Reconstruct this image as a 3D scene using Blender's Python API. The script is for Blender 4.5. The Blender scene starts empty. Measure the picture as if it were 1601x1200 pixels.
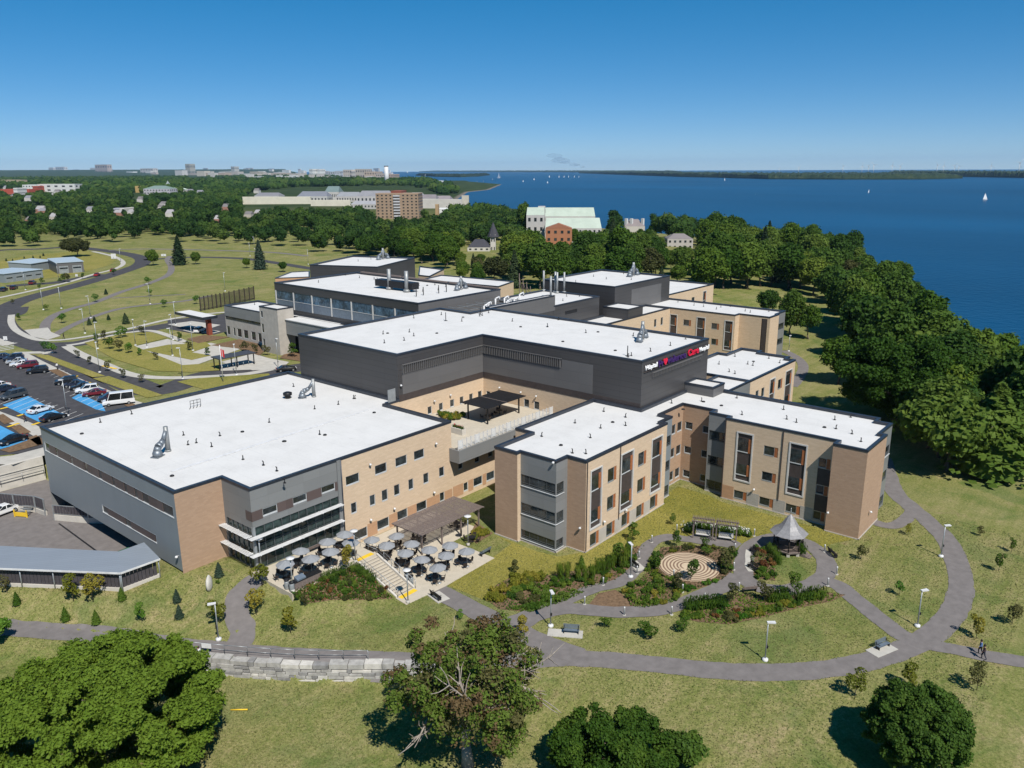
import bpy, math, random
import numpy as np
from mathutils import Vector, Matrix, noise as mnoise
from mathutils.geometry import tessellate_polygon

# ------------------------------------------------------------------ camera
CAMH = 50.0
FPX, PITCH, ROLL, YAW = 1254.55, 0.261360, 0.0043138, 0.697903
cF = np.array([math.cos(YAW)*math.cos(PITCH), math.sin(YAW)*math.cos(PITCH), -math.sin(PITCH)])
cR0 = np.array([math.sin(YAW), -math.cos(YAW), 0.0]); cD0 = np.cross(cF, cR0)
cR = math.cos(ROLL)*cR0+math.sin(ROLL)*cD0
cD = -math.sin(ROLL)*cR0+math.cos(ROLL)*cD0
sc = bpy.context.scene
col = sc.collection
cam = bpy.data.cameras.new('camera'); camo = bpy.data.objects.new('camera', cam); col.objects.link(camo)
cam.sensor_width = 36.0; cam.lens = 36.0*FPX/1601.0; cam.clip_start = 1.0; cam.clip_end = 90000.0
camo.matrix_world = Matrix(((cR[0], -cD[0], -cF[0], 0), (cR[1], -cD[1], -cF[1], 0), (cR[2], -cD[2], -cF[2], CAMH), (0, 0, 0, 1)))
sc.camera = camo

# ------------------------------------------------------------------ sky, sun, exposure
SUN_EL, SUN_AZ = math.radians(51.0), math.radians(245.5)      # azimuth as an angle in the XY plane
w = bpy.data.worlds.new('World'); sc.world = w; w.use_nodes = True
wn = w.node_tree.nodes; wl = w.node_tree.links
bg = wn['Background']
sky = wn.new('ShaderNodeTexSky'); sky.sky_type = 'NISHITA'; sky.sun_disc = False
sky.sun_elevation = SUN_EL; sky.sun_rotation = math.pi/2-SUN_AZ
sky.altitude = 2600; sky.air_density = .8; sky.dust_density = 0.0; sky.ozone_density = 10.0
hsv = wn.new('ShaderNodeHueSaturation'); hsv.inputs['Saturation'].default_value = 1.22; wl.new(sky.outputs[0], hsv.inputs['Color'])
gam = wn.new('ShaderNodeGamma'); gam.inputs[1].default_value = .72; wl.new(hsv.outputs[0], gam.inputs[0])
wl.new(gam.outputs[0], bg.inputs[0]); bg.inputs[1].default_value = 0.132
sl = bpy.data.lights.new('sun', 'SUN'); sl.energy = 4.7; sl.angle = math.radians(0.53); sl.color = (1.0, 0.95, 0.87)
so = bpy.data.objects.new('sun', sl); col.objects.link(so)
sdir = Vector((math.cos(SUN_AZ)*math.cos(SUN_EL), math.sin(SUN_AZ)*math.cos(SUN_EL), math.sin(SUN_EL)))
so.rotation_euler = sdir.to_track_quat('Z', 'Y').to_euler(); so.location = (-50, -100, 160)
sc.view_settings.view_transform = 'Standard'; sc.view_settings.look = 'None'
sc.view_settings.exposure = 0.3; sc.view_settings.gamma = 1.0
sc.cycles.max_bounces = 5; sc.cycles.diffuse_bounces = 2; sc.cycles.glossy_bounces = 2
sc.cycles.transmission_bounces = 2; sc.cycles.transparent_max_bounces = 12; sc.cycles.volume_bounces = 0
sc.cycles.caustics_reflective = False; sc.cycles.caustics_refractive = False

# ------------------------------------------------------------------ geometry of the ground
def sst(a, b, x):
    t = np.clip((np.asarray(x, float)-a)/(b-a), 0, 1); return t*t*(3-2*t)
def ray(px, py):
    return cF*FPX+cR*(px-800.5)+cD*(py-600.0)
def U(px, py, z=0.0):
    "the point at height z that the photograph shows at (px, py)"
    v = ray(px, py); t = (z-CAMH)/v[2]; return (v[0]*t, v[1]*t)
def PR(x, y, z):
    v = np.array([x, y, z-CAMH]); q = v@cF; return (800.5+FPX*(v@cR)/q, 600+FPX*(v@cD)/q)
WATER = -4.0
SHORE = [(60, -900), (120, -420), (175, -150), (215, -50), (240, 30), (285, 44), (322, 60), (357, 69), (366, 83), (420, 100), (474, 127), (505, 165), (526, 204),
         (570, 240), (608, 289), (625, 350), (640, 413), (690, 500), (738, 590), (800, 640), (880, 690), (905, 764), (850, 775), (845, 840), (1000, 960), (1250, 1180), (1499, 1391),
         (1700, 1500), (2350, 2010), (2480, 2180), (2300, 2380), (2188, 2420), (2700, 3200), (4300, 5500), (8500, 12000), (16000, 30000), (-40000, 40000), (-40000, -20000), (-200, -900)]
def seg_dist(x, y, pts, closed=True):
    d = np.full(np.shape(x), 1e12); n = len(pts)
    for i in range(n if closed else n-1):
        ax, ay = pts[i]; bx, by = pts[(i+1) % n]; dx, dy = bx-ax, by-ay
        t = np.clip(((x-ax)*dx+(y-ay)*dy)/(dx*dx+dy*dy), 0, 1)
        d = np.minimum(d, (x-ax-t*dx)**2+(y-ay-t*dy)**2)
    return np.sqrt(d)
def inside(x, y, pts):
    r = np.zeros(np.shape(x), bool); n = len(pts)
    for i in range(n):
        ax, ay = pts[i]; bx, by = pts[(i+1) % n]
        if ay == by: continue
        c = ((ay > y) != (by > y)) & (x < (bx-ax)*(y-ay)/(by-ay)+ax); r ^= c
    return r
PXU = [20, 25, 30, 35, 39, 45, 49.8, 53, 57, 60.2, 66]; PYU = [106, 97.9, 89.7, 80.2, 74, 65, 58, 53.6, 48, 45.4, 37]
PXL = [15, 20, 24.1, 27.4, 35.8, 42, 49.6, 56.9, 62.9, 67.3, 73.5, 81.5, 95]; PYL = [110, 102, 95.3, 89.9, 75, 65.3, 55.9, 46.2, 39, 31, 23.5, 16.5, 6]
YBX = [20, 27, 34, 40, 42, 48.3, 48.4, 62]; YBY = [112, 102.5, 91.8, 89.6, 88.6, 82.0, 73.6, 73.6]
def H(x, y):
    x = np.asarray(x, float); y = np.asarray(y, float)
    h = np.where(x < 47.5, 4.0*sst(143.0, 145.5, y), 4.0*sst(112, 133, y))
    yp = np.interp(x, PXU, PYU); yb = np.interp(x, YBX, YBY)
    top = np.where(x < 41, 2.0, 2.4)
    t = np.clip((y-yp)/np.maximum(yb-yp, .5), 0, 1)
    t = np.where(x > 47.8, np.clip((y-66.3)/7.3, 0, 1), t)
    lawn = top*(t*0.75+0.25*t*t*(3-2*t))*(1-sst(57.7, 58.2, x))*np.where(y > yb+ np.where(x < 41.9, 2.4, 14.5), 0, 1)
    h = h+np.where((x > 10) & (y < 100), lawn, np.where((x > 10) & (y < 112) & (x < 40), lawn, 0))
    yl = np.interp(x, PXL, PYL); d = (yl-y)*0.62; lf = 1-sst(29, 34, x); d0 = .02+.6*lf
    D = 1.75*(1-sst(50, 58, x))*(0.45+0.55*sst(25, 35, x))
    h = h-D*np.clip((d-d0)/(.4+3.0*lf), 0, 1)**1.5-0.018*np.clip(d, 0, 60)
    r = np.hypot(x, y)
    far = r > 60
    shp = np.shape(x); xf, yf = np.atleast_1d(x).ravel(), np.atleast_1d(y).ravel(); m_ = (xf > 150) | (np.hypot(xf, yf) > 220)
    sdf = np.full(xf.shape, 1e4); inf_ = np.ones(xf.shape, bool)
    if m_.any(): sdf[m_] = seg_dist(xf[m_], yf[m_], SHORE); inf_[m_] = inside(xf[m_], yf[m_], SHORE)
    sd = sdf.reshape(shp); ins = inf_.reshape(shp)
    hill = 62*sst(8500, 15000, r)+5*sst(600, 2500, r)
    nz = np.sin(x*.013+1)*np.sin(y*.011)*1.2*sst(600, 800, r)
    land = h+hill+nz-1.0*sst(60, 0, np.where(x > 150, sd, 1e3))
    bank = WATER-.3+sd*0.09
    return np.where(ins, np.minimum(land, np.where(sd < 130, bank, 1e9)), WATER-.5-np.minimum(sd*.15, 9))
def G(px, py):
    "the ground point the photograph shows at (px, py)"
    v = ray(px, py); zs = np.linspace(9, -6, 121); t = (zs-CAMH)/v[2]; h = H(v[0]*t, v[1]*t); k = int(np.argmax(h >= zs))
    if k == 0: x, y = U(px, py, 0); return (x, y, float(H(x, y)))
    zs = np.linspace(zs[k-1], zs[k], 26); t = (zs-CAMH)/v[2]; h = H(v[0]*t, v[1]*t); k = int(np.argmax(h >= zs)); z = zs[k]
    x, y = U(px, py, z); return (x, y, float(H(x, y)))

# ------------------------------------------------------------------ helpers
def tag(o, label=None, cat=None, group=None, kind=None):
    if label: o['label'] = label
    if cat: o['category'] = cat
    if group: o['group'] = group
    if kind: o['kind'] = kind
    return o
def thing(name, label, cat, loc=(0, 0, 0), rz=0.0, group=None):
    o = bpy.data.objects.new(name, None); o.empty_display_size = .3; col.objects.link(o)
    o.location = loc; o.rotation_euler = (0, 0, rz); return tag(o, label, cat, group)
def kids(o):
    return [c for c in KID.get(o.name, [])]
KID = {}
def link_child(o, parent):
    o.parent = parent; KID.setdefault(parent.name, []).append(o)
def copy_tree(o, parent=None):
    c = o.copy(); col.objects.link(c)
    if parent is not None: link_child(c, parent)
    for k in kids(o): copy_tree(k, c)
    return c
class MB:
    def __init__(s): s.v = []; s.f = []; s.m = []; s.sm = []
    def face(s, pts, m=0, smooth=False):
        n = len(s.v); s.v += [tuple(p) for p in pts]; s.f.append(tuple(range(n, n+len(pts)))); s.m.append(m); s.sm.append(smooth)
    def idx(s, verts, faces, m=0, smooth=False):
        n = len(s.v); s.v += [tuple(p) for p in verts]
        for f in faces: s.f.append(tuple(i+n for i in f)); s.m.append(m); s.sm.append(smooth)
    def box(s, x0, x1, y0, y1, z0, z1, m=0):
        v = [(x0, y0, z0), (x1, y0, z0), (x1, y1, z0), (x0, y1, z0), (x0, y0, z1), (x1, y0, z1), (x1, y1, z1), (x0, y1, z1)]
        s.idx(v, [(3, 2, 1, 0), (4, 5, 6, 7), (0, 1, 5, 4), (1, 2, 6, 5), (2, 3, 7, 6), (3, 0, 4, 7)], m)
    def obox(s, c, ux, hx, hy, z0, z1, m=0):
        "box centred at c (xy), long axis along unit ux"
        vx, vy = -ux[1], ux[0]
        b = [(c[0]+ux[0]*a*hx+vx*e*hy, c[1]+ux[1]*a*hx+vy*e*hy) for a, e in ((-1, -1), (1, -1), (1, 1), (-1, 1))]
        s.prism(b, z0, z1, m)
    def prism(s, poly, z0, z1, m=0, mt=None, bottom=True):
        n = len(poly); k = len(s.v)
        zb = z0 if isinstance(z0, (list, tuple)) else [z0]*n
        zt = z1 if isinstance(z1, (list, tuple)) else [z1]*n
        s.v += [(p[0], p[1], zb[i]) for i, p in enumerate(poly)]+[(p[0], p[1], zt[i]) for i, p in enumerate(poly)]
        for i in range(n):
            j = (i+1) % n; s.f.append((k+i, k+j, k+n+j, k+n+i)); s.m.append(m); s.sm.append(False)
        s.f.append(tuple(k+n+i for i in range(n))); s.m.append(m if mt is None else mt); s.sm.append(False)
        if bottom: s.f.append(tuple(k+n-1-i for i in range(n))); s.m.append(m); s.sm.append(False)
    def tube(s, p, q, r, n=6, r2=None, m=0, caps=True, smooth=True):
        p = Vector(p); q = Vector(q); d = (q-p)
        if d.length < 1e-6: return
        d.normalize(); a = d.orthogonal().normalized(); b = d.cross(a); r2 = r if r2 is None else r2
        ring = [(a*math.cos(t)+b*math.sin(t)) for t in [2*math.pi*i/n for i in range(n)]]
        k = len(s.v); s.v += [tuple(p+e*r) for e in ring]+[tuple(q+e*r2) for e in ring]
        for i in range(n):
            j = (i+1) % n; s.f.append((k+i, k+j, k+n+j, k+n+i)); s.m.append(m); s.sm.append(smooth)
        if caps:
            s.f.append(tuple(k+n-1-i for i in range(n))); s.m.append(m); s.sm.append(False)
            s.f.append(tuple(k+n+i for i in range(n))); s.m.append(m); s.sm.append(False)
    def pipe(s, pts, r, n=6, m=0):
        for a, b in zip(pts[:-1], pts[1:]): s.tube(a, b, r, n, m=m)
    def lathe(s, prof, c=(0, 0, 0), n=12, m=0, smooth=True, cap=True):
        k = len(s.v); L = len(prof)
        for r, z in prof:
            s.v += [(c[0]+r*math.cos(2*math.pi*i/n), c[1]+r*math.sin(2*math.pi*i/n), c[2]+z) for i in range(n)]
        for a in range(L-1):
            for i in range(n):
                j = (i+1) % n; s.f.append((k+a*n+i, k+a*n+j, k+(a+1)*n+j, k+(a+1)*n+i)); s.m.append(m); s.sm.append(smooth)
        if cap:
            s.f.append(tuple(k+n-1-i for i in range(n))); s.m.append(m); s.sm.append(False)
            s.f.append(tuple(k+(L-1)*n+i for i in range(n))); s.m.append(m); s.sm.append(False)
    def mesh(s, name, mats):
        me = bpy.data.meshes.new(name); me.from_pydata(s.v, [], s.f)
        for mt in (mats if isinstance(mats, (list, tuple)) else [mats]): me.materials.append(mt)
        me.polygons.foreach_set('material_index', s.m); me.polygons.foreach_set('use_smooth', s.sm); me.update()
        return me
    def build(s, name, mats, parent=None, loc=None, rz=None):
        o = bpy.data.objects.new(name, s.mesh(name, mats)); col.objects.link(o)
        if parent is not None: link_child(o, parent)
        if loc: o.location = loc
        if rz is not None: o.rotation_euler = (0, 0, rz)
        return o
def np_mesh(name, V, Fq, mat, smooth=False):
    me = bpy.data.meshes.new(name); nv, nf, k = len(V), len(Fq), Fq.shape[1]
    me.vertices.add(nv); me.vertices.foreach_set('co', np.ascontiguousarray(V, np.float32).ravel())
    me.loops.add(nf*k); me.loops.foreach_set('vertex_index', np.ascontiguousarray(Fq, np.int32).ravel())
    me.polygons.add(nf); me.polygons.foreach_set('loop_start', np.arange(0, nf*k, k, dtype=np.int32))
    me.polygons.foreach_set('use_smooth', np.full(nf, smooth))
    me.materials.append(mat); me.update(calc_edges=True); return me
def link(name, me, parent=None, loc=None, rz=None):
    o = bpy.data.objects.new(name, me); col.objects.link(o)
    if parent is not None: link_child(o, parent)
    if loc is not None: o.location = loc
    if rz is not None: o.rotation_euler = (0, 0, rz)
    return o

# ------------------------------------------------------------------ materials
class NT:
    "tiny node builder"
    def __init__(s, name):
        s.mat = bpy.data.materials.new(name); s.mat.use_nodes = True; s.t = s.mat.node_tree
        s.b = s.t.nodes['Principled BSDF']; s.b.inputs['Specular IOR Level'].default_value = .25
    def n(s, typ, **k):
        d = s.t.nodes.new('ShaderNode'+typ)
        for a, v in k.items(): setattr(d, a, v)
        return d
    def l(s, a, b): s.t.links.new(a, b)
    def val(s, x, sock):
        if hasattr(x, 'is_linked') or hasattr(x, 'links'): s.l(x, sock)
        else: sock.default_value = x
    def math(s, op, a, b=0.0, c=None, clamp=False):
        d = s.n('Math', operation=op, use_clamp=clamp); s.val(a, d.inputs[0]); s.val(b, d.inputs[1])
        if c is not None: s.val(c, d.inputs[2])
        return d.outputs[0]
    def pos(s, obj=False):
        if obj: return s.n('TexCoord').outputs['Object']
        return s.n('NewGeometry').outputs['Position']
    def noise(s, vec, scale, detail=2.0, rough=.5, dist=0.0):
        d = s.n('TexNoise'); d.inputs['Scale'].default_value = scale; d.inputs['Detail'].default_value = detail
        d.inputs['Roughness'].default_value = rough; d.inputs['Distortion'].default_value = dist; s.l(vec, d.inputs['Vector']); return d.outputs['Fac']
    def map(s, vec, sx, sy, sz):
        d = s.n('VectorMath', operation='MULTIPLY'); s.l(vec, d.inputs[0]); d.inputs[1].default_value = (sx, sy, sz); return d.outputs[0]
    def mix(s, fac, a, b, typ='MIX'):
        d = s.n('Mix', data_type='RGBA', blend_type=typ); s.val(fac, d.inputs[0])
        for q, sk in ((a, d.inputs[6]), (b, d.inputs[7])):
            if isinstance(q, tuple): sk.default_value = (q[0], q[1], q[2], 1)
            else: s.l(q, sk)
        return d.outputs[2]
    def ramp(s, fac, stops):
        d = s.n('ValToRGB'); e = d.color_ramp.elements
        while len(e) > 1: e.remove(e[-1])
        e[0].position = stops[0][0]; e[0].color = (*stops[0][1], 1)
        for p, c in stops[1:]:
            q = e.new(p); q.color = (*c, 1)
        s.l(fac, d.inputs[0]); return d.outputs[0]
    def out(s, color, rough=.8, metal=0.0, spec=None, bump=None, bd=.05):
        if isinstance(color, tuple): s.b.inputs['Base Color'].default_value = (*color, 1)
        else: s.l(color, s.b.inputs['Base Color'])
        s.b.inputs['Roughness'].default_value = rough; s.b.inputs['Metallic'].default_value = metal
        if spec is not None: s.b.inputs['Specular IOR Level'].default_value = spec
        if bump is not None:
            d = s.n('Bump'); d.inputs['Distance'].default_value = bd; d.inputs['Strength'].default_value = .6; s.l(bump, d.inputs['Height']); s.l(d.outputs[0], s.b.inputs['Normal'])
        return s.mat
def plain(name, c, rough=.6, metal=0.0, spec=.3, var=.15, scale=1.5, obj=True):
    t = NT(name); n = t.noise(t.pos(obj), scale, 4, .6)
    lo = tuple(x*(1-var) for x in c); hi = tuple(min(1, x*(1+var)) for x in c)
    return t.out(t.ramp(n, [(.3, lo), (.7, hi)]), rough, metal, spec)
def wallvec(t):
    "running metres along axis-aligned walls, and height"
    p = t.pos(); s = t.n('SeparateXYZ'); t.l(p, s.inputs[0])
    u = t.math('ADD', s.outputs[0], s.outputs[1]); return p, u, s.outputs[2]
def line(t, x, period, width, off=0.0):
    f = t.math('FRACT', t.math('DIVIDE', t.math('ADD', x, off), period))
    return t.math('LESS_THAN', f, width/period)
def brick(name, a, b, c):
    t = NT(name); p, u, z = wallvec(t)
    cb = t.n('CombineXYZ'); t.l(u, cb.inputs[0]); t.l(z, cb.inputs[1])
    br = t.n('TexBrick'); t.l(cb.outputs[0], br.inputs['Vector']); br.inputs['Scale'].default_value = 1.0
    br.inputs['Brick Width'].default_value = .6; br.inputs['Row Height'].default_value = .2; br.inputs['Mortar Size'].default_value = .012
    br.inputs['Color1'].default_value = (*a, 1); br.inputs['Color2'].default_value = (*b, 1); br.inputs['Mortar'].default_value = (*c, 1)
    n1 = t.noise(t.map(cb.outputs[0], .25, 3.0, 1), 1.0, 3)
    n2 = t.noise(cb.outputs[0], .12, 3)
    k = t.mix(t.math('MULTIPLY', n1, .5), br.outputs['Color'], tuple(x*.72 for x in a))
    k = t.mix(t.math('MULTIPLY', n2, .3), k, tuple(min(1, x*1.25) for x in b))
    return t.out(k, .85, bump=br.outputs['Fac'], bd=-.01)
def panel(name, c, ph, pw, seam=.6, rough=.45, metal=.0, var=.1, z0=0.0, lw=.05):
    t = NT(name); p, u, z = wallvec(t)
    hz = line(t, z, ph, lw, z0); vt = line(t, u, pw, lw*.8)
    cb = t.n('CombineXYZ'); t.l(t.math('FLOOR', t.math('DIVIDE', u, pw)), cb.inputs[0]); t.l(t.math('FLOOR', t.math('DIVIDE', t.math('ADD', z, z0), ph)), cb.inputs[1])
    wn_ = t.n('TexWhiteNoise'); t.l(cb.outputs[0], wn_.inputs['Vector'])
    k = t.ramp(wn_.outputs['Value'], [(0, tuple(x*(1-var) for x in c)), (1, tuple(x*(1+var) for x in c))])
    k = t.mix(t.math('MULTIPLY', t.noise(p, .35, 3), .25), k, tuple(x*1.3 for x in c))
    k = t.mix(t.math('MULTIPLY', t.math('MAXIMUM', hz, t.math('MULTIPLY', vt, .7)), seam), k, tuple(x*.25 for x in c))
    return t.out(k, rough, metal, .4)
def grass(name, stops, sc1, sc2, bump=True, streak=None):
    t = NT(name); p = t.pos()
    a = t.noise(p, sc1, 5, .6, .4); b = t.noise(p, sc2, 3, .65); c = t.noise(p, sc1*.22, 2)
    if streak:
        m = t.n('Mapping'); m.inputs['Rotation'].default_value = (0, 0, streak[0]); m.inputs['Scale'].default_value = (.06, 1.0, 1); t.l(p, m.inputs['Vector'])
        b = t.math('ADD', t.math('MULTIPLY', b, .6), t.math('MULTIPLY', t.noise(m.outputs[0], streak[1], 2, .5), .4))
    f = t.math('ADD', t.math('ADD', t.math('MULTIPLY', a, .42), t.math('MULTIPLY', b, .36)), t.math('MULTIPLY', c, .30))
    f = t.math('SUBTRACT', f, .04)
    spk = t.ramp(t.math('ADD', t.math('MULTIPLY', t.noise(p, 3.6, 3, .7), .6), t.math('MULTIPLY', t.noise(p, 8.5, 2, .7), .4)), [(.36, (.58, .6, .55)), (.5, (1, 1, 1)), (.64, (1.34, 1.3, 1.35))])
    return t.out(t.mix(1.0, t.ramp(f, stops), spk, 'MULTIPLY'), .95, spec=.05, bump=t.noise(p, sc2*1.6, 3, .7) if bump else None, bd=.12)
M = {}
M['brick'] = brick('buff_brick', (.54, .405, .275), (.63, .48, .335), (.50, .42, .33))
M['brick_tan'] = brick('tan_brick', (.36, .235, .155), (.43, .29, .195), (.33, .26, .2))
M['brick_brown'] = brick('brown_brick', (.40, .235, .135), (.47, .28, .165), (.36, .25, .17))
M['stone'] = brick('rubble_stone', (.42, .39, .35), (.33, .31, .28), (.22, .2, .18))
M['dark_panel'] = panel('charcoal_metal_panel', (.055, .053, .054), .95, 6.0, .6, rough=.42, var=.06)
M['mid_panel'] = panel('grey_metal_panel', (.115, .112, .112), 1.9, 5.2, .35, rough=.45, var=.05, lw=.04)
M['grey_panel'] = panel('silver_grey_panel', (.19, .195, .195), 1.45, 2.6, .3, rough=.4, var=.06, lw=.035)
M['blue_and_shaded_panel'] = panel('blue_grey_and_shaded_panel', (.20, .225, .24), 40, 1.25, .12, rough=.38, var=.02, lw=.03)  # shade and sky tint of grey cladding put into colour; garages are blue grey
M['purple_panel'] = panel('brown_grey_panel', (.095, .07, .065), 40, 3.0, .3, rough=.5)
M['strip_panel'] = plain('dark_brown_infill_panel', (.06, .048, .045), .5)
M['orange'] = plain('orange_wood_panel', (.32, .115, .045), .5, var=.2, scale=3)
M['dark_frame'] = plain('dark_aluminium', (.10, .11, .115), .4, .3)
M['frame'] = plain('grey_aluminium', (.30, .32, .33), .4, .3)
M['white_frame'] = plain('pale_precast_surround', (.50, .49, .47), .7, var=.06)
M['sill'] = plain('light_metal_sill', (.55, .57, .58), .45, .2)
M['parapet'] = plain('dark_navy_coping', (.035, .042, .056), .35, .3, .5, var=.2)
M['blue_coping'] = plain('blue_grey_coping', (.17, .21, .26), .35, .3, .5)
M['limestone'] = plain('pale_limestone', (.40, .37, .33), .85, var=.1, scale=.8)
M['concrete'] = plain('pale_concrete', (.50, .47, .42), .9, var=.1, scale=.6, obj=False)
def roofmat():
    t = NT('white_roof_membrane'); p = t.pos()
    a = t.noise(p, .25, 5, .65); b = t.noise(p, 3.0, 3, .7); s = t.n('SeparateXYZ'); t.l(p, s.inputs[0])
    ln = t.math('MAXIMUM', line(t, s.outputs[0], 3.0, .10), t.math('MULTIPLY', line(t, s.outputs[1], 14.0, .12), 1.0))
    k = t.ramp(t.math('ADD', t.math('MULTIPLY', a, .6), t.math('MULTIPLY', b, .4)), [(.25, (.50, .495, .485)), (.5, (.59, .585, .575)), (.75, (.64, .635, .625))])
    k = t.mix(t.math('MULTIPLY', ln, .22), k, (.4, .4, .4)); sp = t.ramp(t.noise(p, .45, 5, .7, .8), [(.60, (0, 0, 0)), (.72, (1, 1, 1))]); k = t.mix(t.math('MULTIPLY', sp, .22), k, (.38, .37, .35))
    return t.out(k, .8, spec=.1)
M['roof'] = roofmat()
def glassmat(name, c, r=.06, spec=.6):
    t = NT(name); n = t.noise(t.pos(), .35, 2); b = t.noise(t.pos(), 1.7, 2)
    k = t.ramp(t.math('ADD', t.math('MULTIPLY', n, .6), t.math('MULTIPLY', b, .4)), [(.35, tuple(x*.4 for x in c)), (.5, c), (.66, tuple(x*2.2 for x in c))])
    return t.out(k, r, 0, spec)
M['glass'] = glassmat('window_glass', (.022, .028, .03))
M['curtain_glass'] = glassmat('curtain_wall_glass', (.018, .032, .030), .05, .45)
M['blue_glass'] = glassmat('blue_tinted_glazing', (.05, .09, .13), .15, .6)
M['black'] = plain('black_metal', (.02, .02, .022), .45, .2)
M['dark_wood'] = plain('dark_stained_timber', (.035, .026, .022), .7)
M['grey_wood'] = plain('weathered_timber', (.17, .135, .12), .85, var=.25, scale=5)
M['rail'] = plain('galvanised_rail', (.35, .37, .38), .4, .5)
M['white_metal'] = plain('white_metal', (.6, .6, .6), .5)
M['silver'] = plain('bare_steel_duct', (.22, .245, .27), .5, .6, var=.2, scale=2)
M['galv'] = plain('dull_galvanised', (.30, .31, .31), .55, .5, var=.15)
M['asphalt'] = plain('road_asphalt', (.062, .06, .064), .9, spec=.15, var=.22, scale=.5, obj=False)
M['path'] = plain('path_asphalt', (.17, .155, .15), .95, spec=.1, var=.14, scale=.9, obj=False)
M['patio'] = plain('patio_paving', (.47, .42, .34), .9, spec=.1, var=.07, scale=1.2, obj=False)
M['walk'] = plain('pavement_concrete', (.43, .41, .37), .9, spec=.1, var=.1, scale=.8, obj=False)
M['yellow'] = plain('yellow_paint', (.72, .47, .03), .7)
M['white_paint'] = plain('white_road_paint', (.6, .6, .58), .8)
M['blue_paint'] = plain('blue_bay_paint', (.06, .27, .52), .8, var=.15, scale=.6, obj=False)
M['mulch'] = plain('bark_mulch', (.16, .105, .065), .95, spec=.02, var=.35, scale=2.5, obj=False)
M['bark'] = plain('tree_bark', (.13, .105, .085), .95, var=.3, scale=3)
M['dead_bark'] = plain('bleached_bark', (.30, .26, .22), .95, var=.3, scale=3)
M['umbrella'] = plain('grey_umbrella_fabric', (.235, .245, .26), .8, var=.06)
M['skin'] = plain('skin', (.45, .26, .18), .6)
# ------------------------------------------------------------------ ground sheet, lake, islands
GR = [(.30, (.055, .085, .02)), (.42, (.105, .135, .034)), (.52, (.158, .170, .052)), (.62, (.215, .205, .08)), (.74, (.30, .245, .13))]
def groundmat():
    t = NT('ground'); p = t.pos()
    a = t.noise(p, .055, 5, .6, .4); b = t.noise(p, 1.1, 4, .7); c = t.noise(p, .012, 2); g2 = t.noise(p, .16, 4, .6)
    m = t.n('Mapping'); m.inputs['Rotation'].default_value = (0, 0, .9); m.inputs['Scale'].default_value = (.05, 1.0, 1); t.l(p, m.inputs['Vector'])
    st = t.noise(m.outputs[0], .7, 2, .5)
    f = t.math('ADD', t.math('ADD', t.math('MULTIPLY', a, .28), t.math('MULTIPLY', b, .30)), t.math('ADD', t.math('MULTIPLY', g2, .32), t.math('MULTIPLY', st, .24)))
    fine = t.math('ADD', t.math('MULTIPLY', t.noise(p, 3.2, 3, .8), .55), t.math('MULTIPLY', t.noise(p, 9.0, 2, .8), .45))
    f = t.math('ADD', f, t.math('MULTIPLY', t.math('SUBTRACT', fine, .5), .75))
    near = t.ramp(f, GR)
    gp = t.ramp(t.noise(p, .09, 4, .65, .8), [(.54, (0, 0, 0)), (.66, (1, 1, 1))])
    near = t.mix(t.math('MULTIPLY', gp, .6), near, (.075, .125, .03))
    g3 = t.ramp(t.noise(p, .5, 4, .7, .6), [(.56, (0, 0, 0)), (.7, (1, 1, 1))]); near = t.mix(t.math('MULTIPLY', g3, .45), near, (.09, .12, .03))
    bp = t.ramp(t.noise(p, .14, 5, .7, .5), [(.60, (0, 0, 0)), (.72, (1, 1, 1))])
    near = t.mix(t.math('MULTIPLY', bp, .6), near, (.24, .175, .105)); dp_ = t.ramp(t.noise(p, .045, 4, .6, .6), [(.5, (0, 0, 0)), (.64, (1, 1, 1))]); near = t.mix(t.math('MULTIPLY', dp_, .22), near, (.27, .235, .125))
    spk = t.ramp(t.math('ADD', t.math('MULTIPLY', t.noise(p, 3.6, 3, .7), .6), t.math('MULTIPLY', t.noise(p, 8.5, 2, .7), .4)), [(.36, (.62, .64, .58)), (.5, (1, 1, 1)), (.64, (1.3, 1.27, 1.3))]); near = t.mix(1.0, near, spk, 'MULTIPLY')
    ln = t.n('VectorMath', operation='LENGTH'); t.l(p, ln.inputs[0])
    far = t.math('MULTIPLY', t.math('SUBTRACT', ln.outputs['Value'], 620.0), 1/500.0, clamp=True)
    wood = t.ramp(t.noise(p, .03, 6, .7), [(.3, (.018, .032, .014)), (.55, (.04, .06, .022)), (.75, (.09, .10, .045))])
    s = t.n('SeparateXYZ'); t.l(p, s.inputs[0])
    k = t.mix(far, near, wood)
    sh = t.math('MULTIPLY', t.math('SUBTRACT', -2.9, s.outputs[2]), 1.6, clamp=True)
    k = t.mix(sh, k, (.16, .14, .12))
    return t.out(k, .95, spec=.04, bump=t.noise(p, 2.2, 4, .75), bd=.12)
M['ground'] = groundmat()
rr = 22.0*1.0135**np.arange(525); rr = rr[rr < 24500]
aa = np.radians(np.arange(-30, 112.01, .3))
RR, AA = np.meshgrid(rr, aa, indexing='ij'); gx = RR*np.cos(AA); gy = RR*np.sin(AA); gz = H(gx, gy)
n1, n2 = RR.shape; ix = np.arange(n1*n2).reshape(n1, n2)
q = np.stack([ix[:-1, :-1], ix[1:, :-1], ix[1:, 1:], ix[:-1, 1:]], -1).reshape(-1, 4)
tag(link('ground', np_mesh('ground', np.stack([gx, gy, gz], -1).reshape(-1, 3), q, M['ground'], True)), kind='structure')
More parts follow.
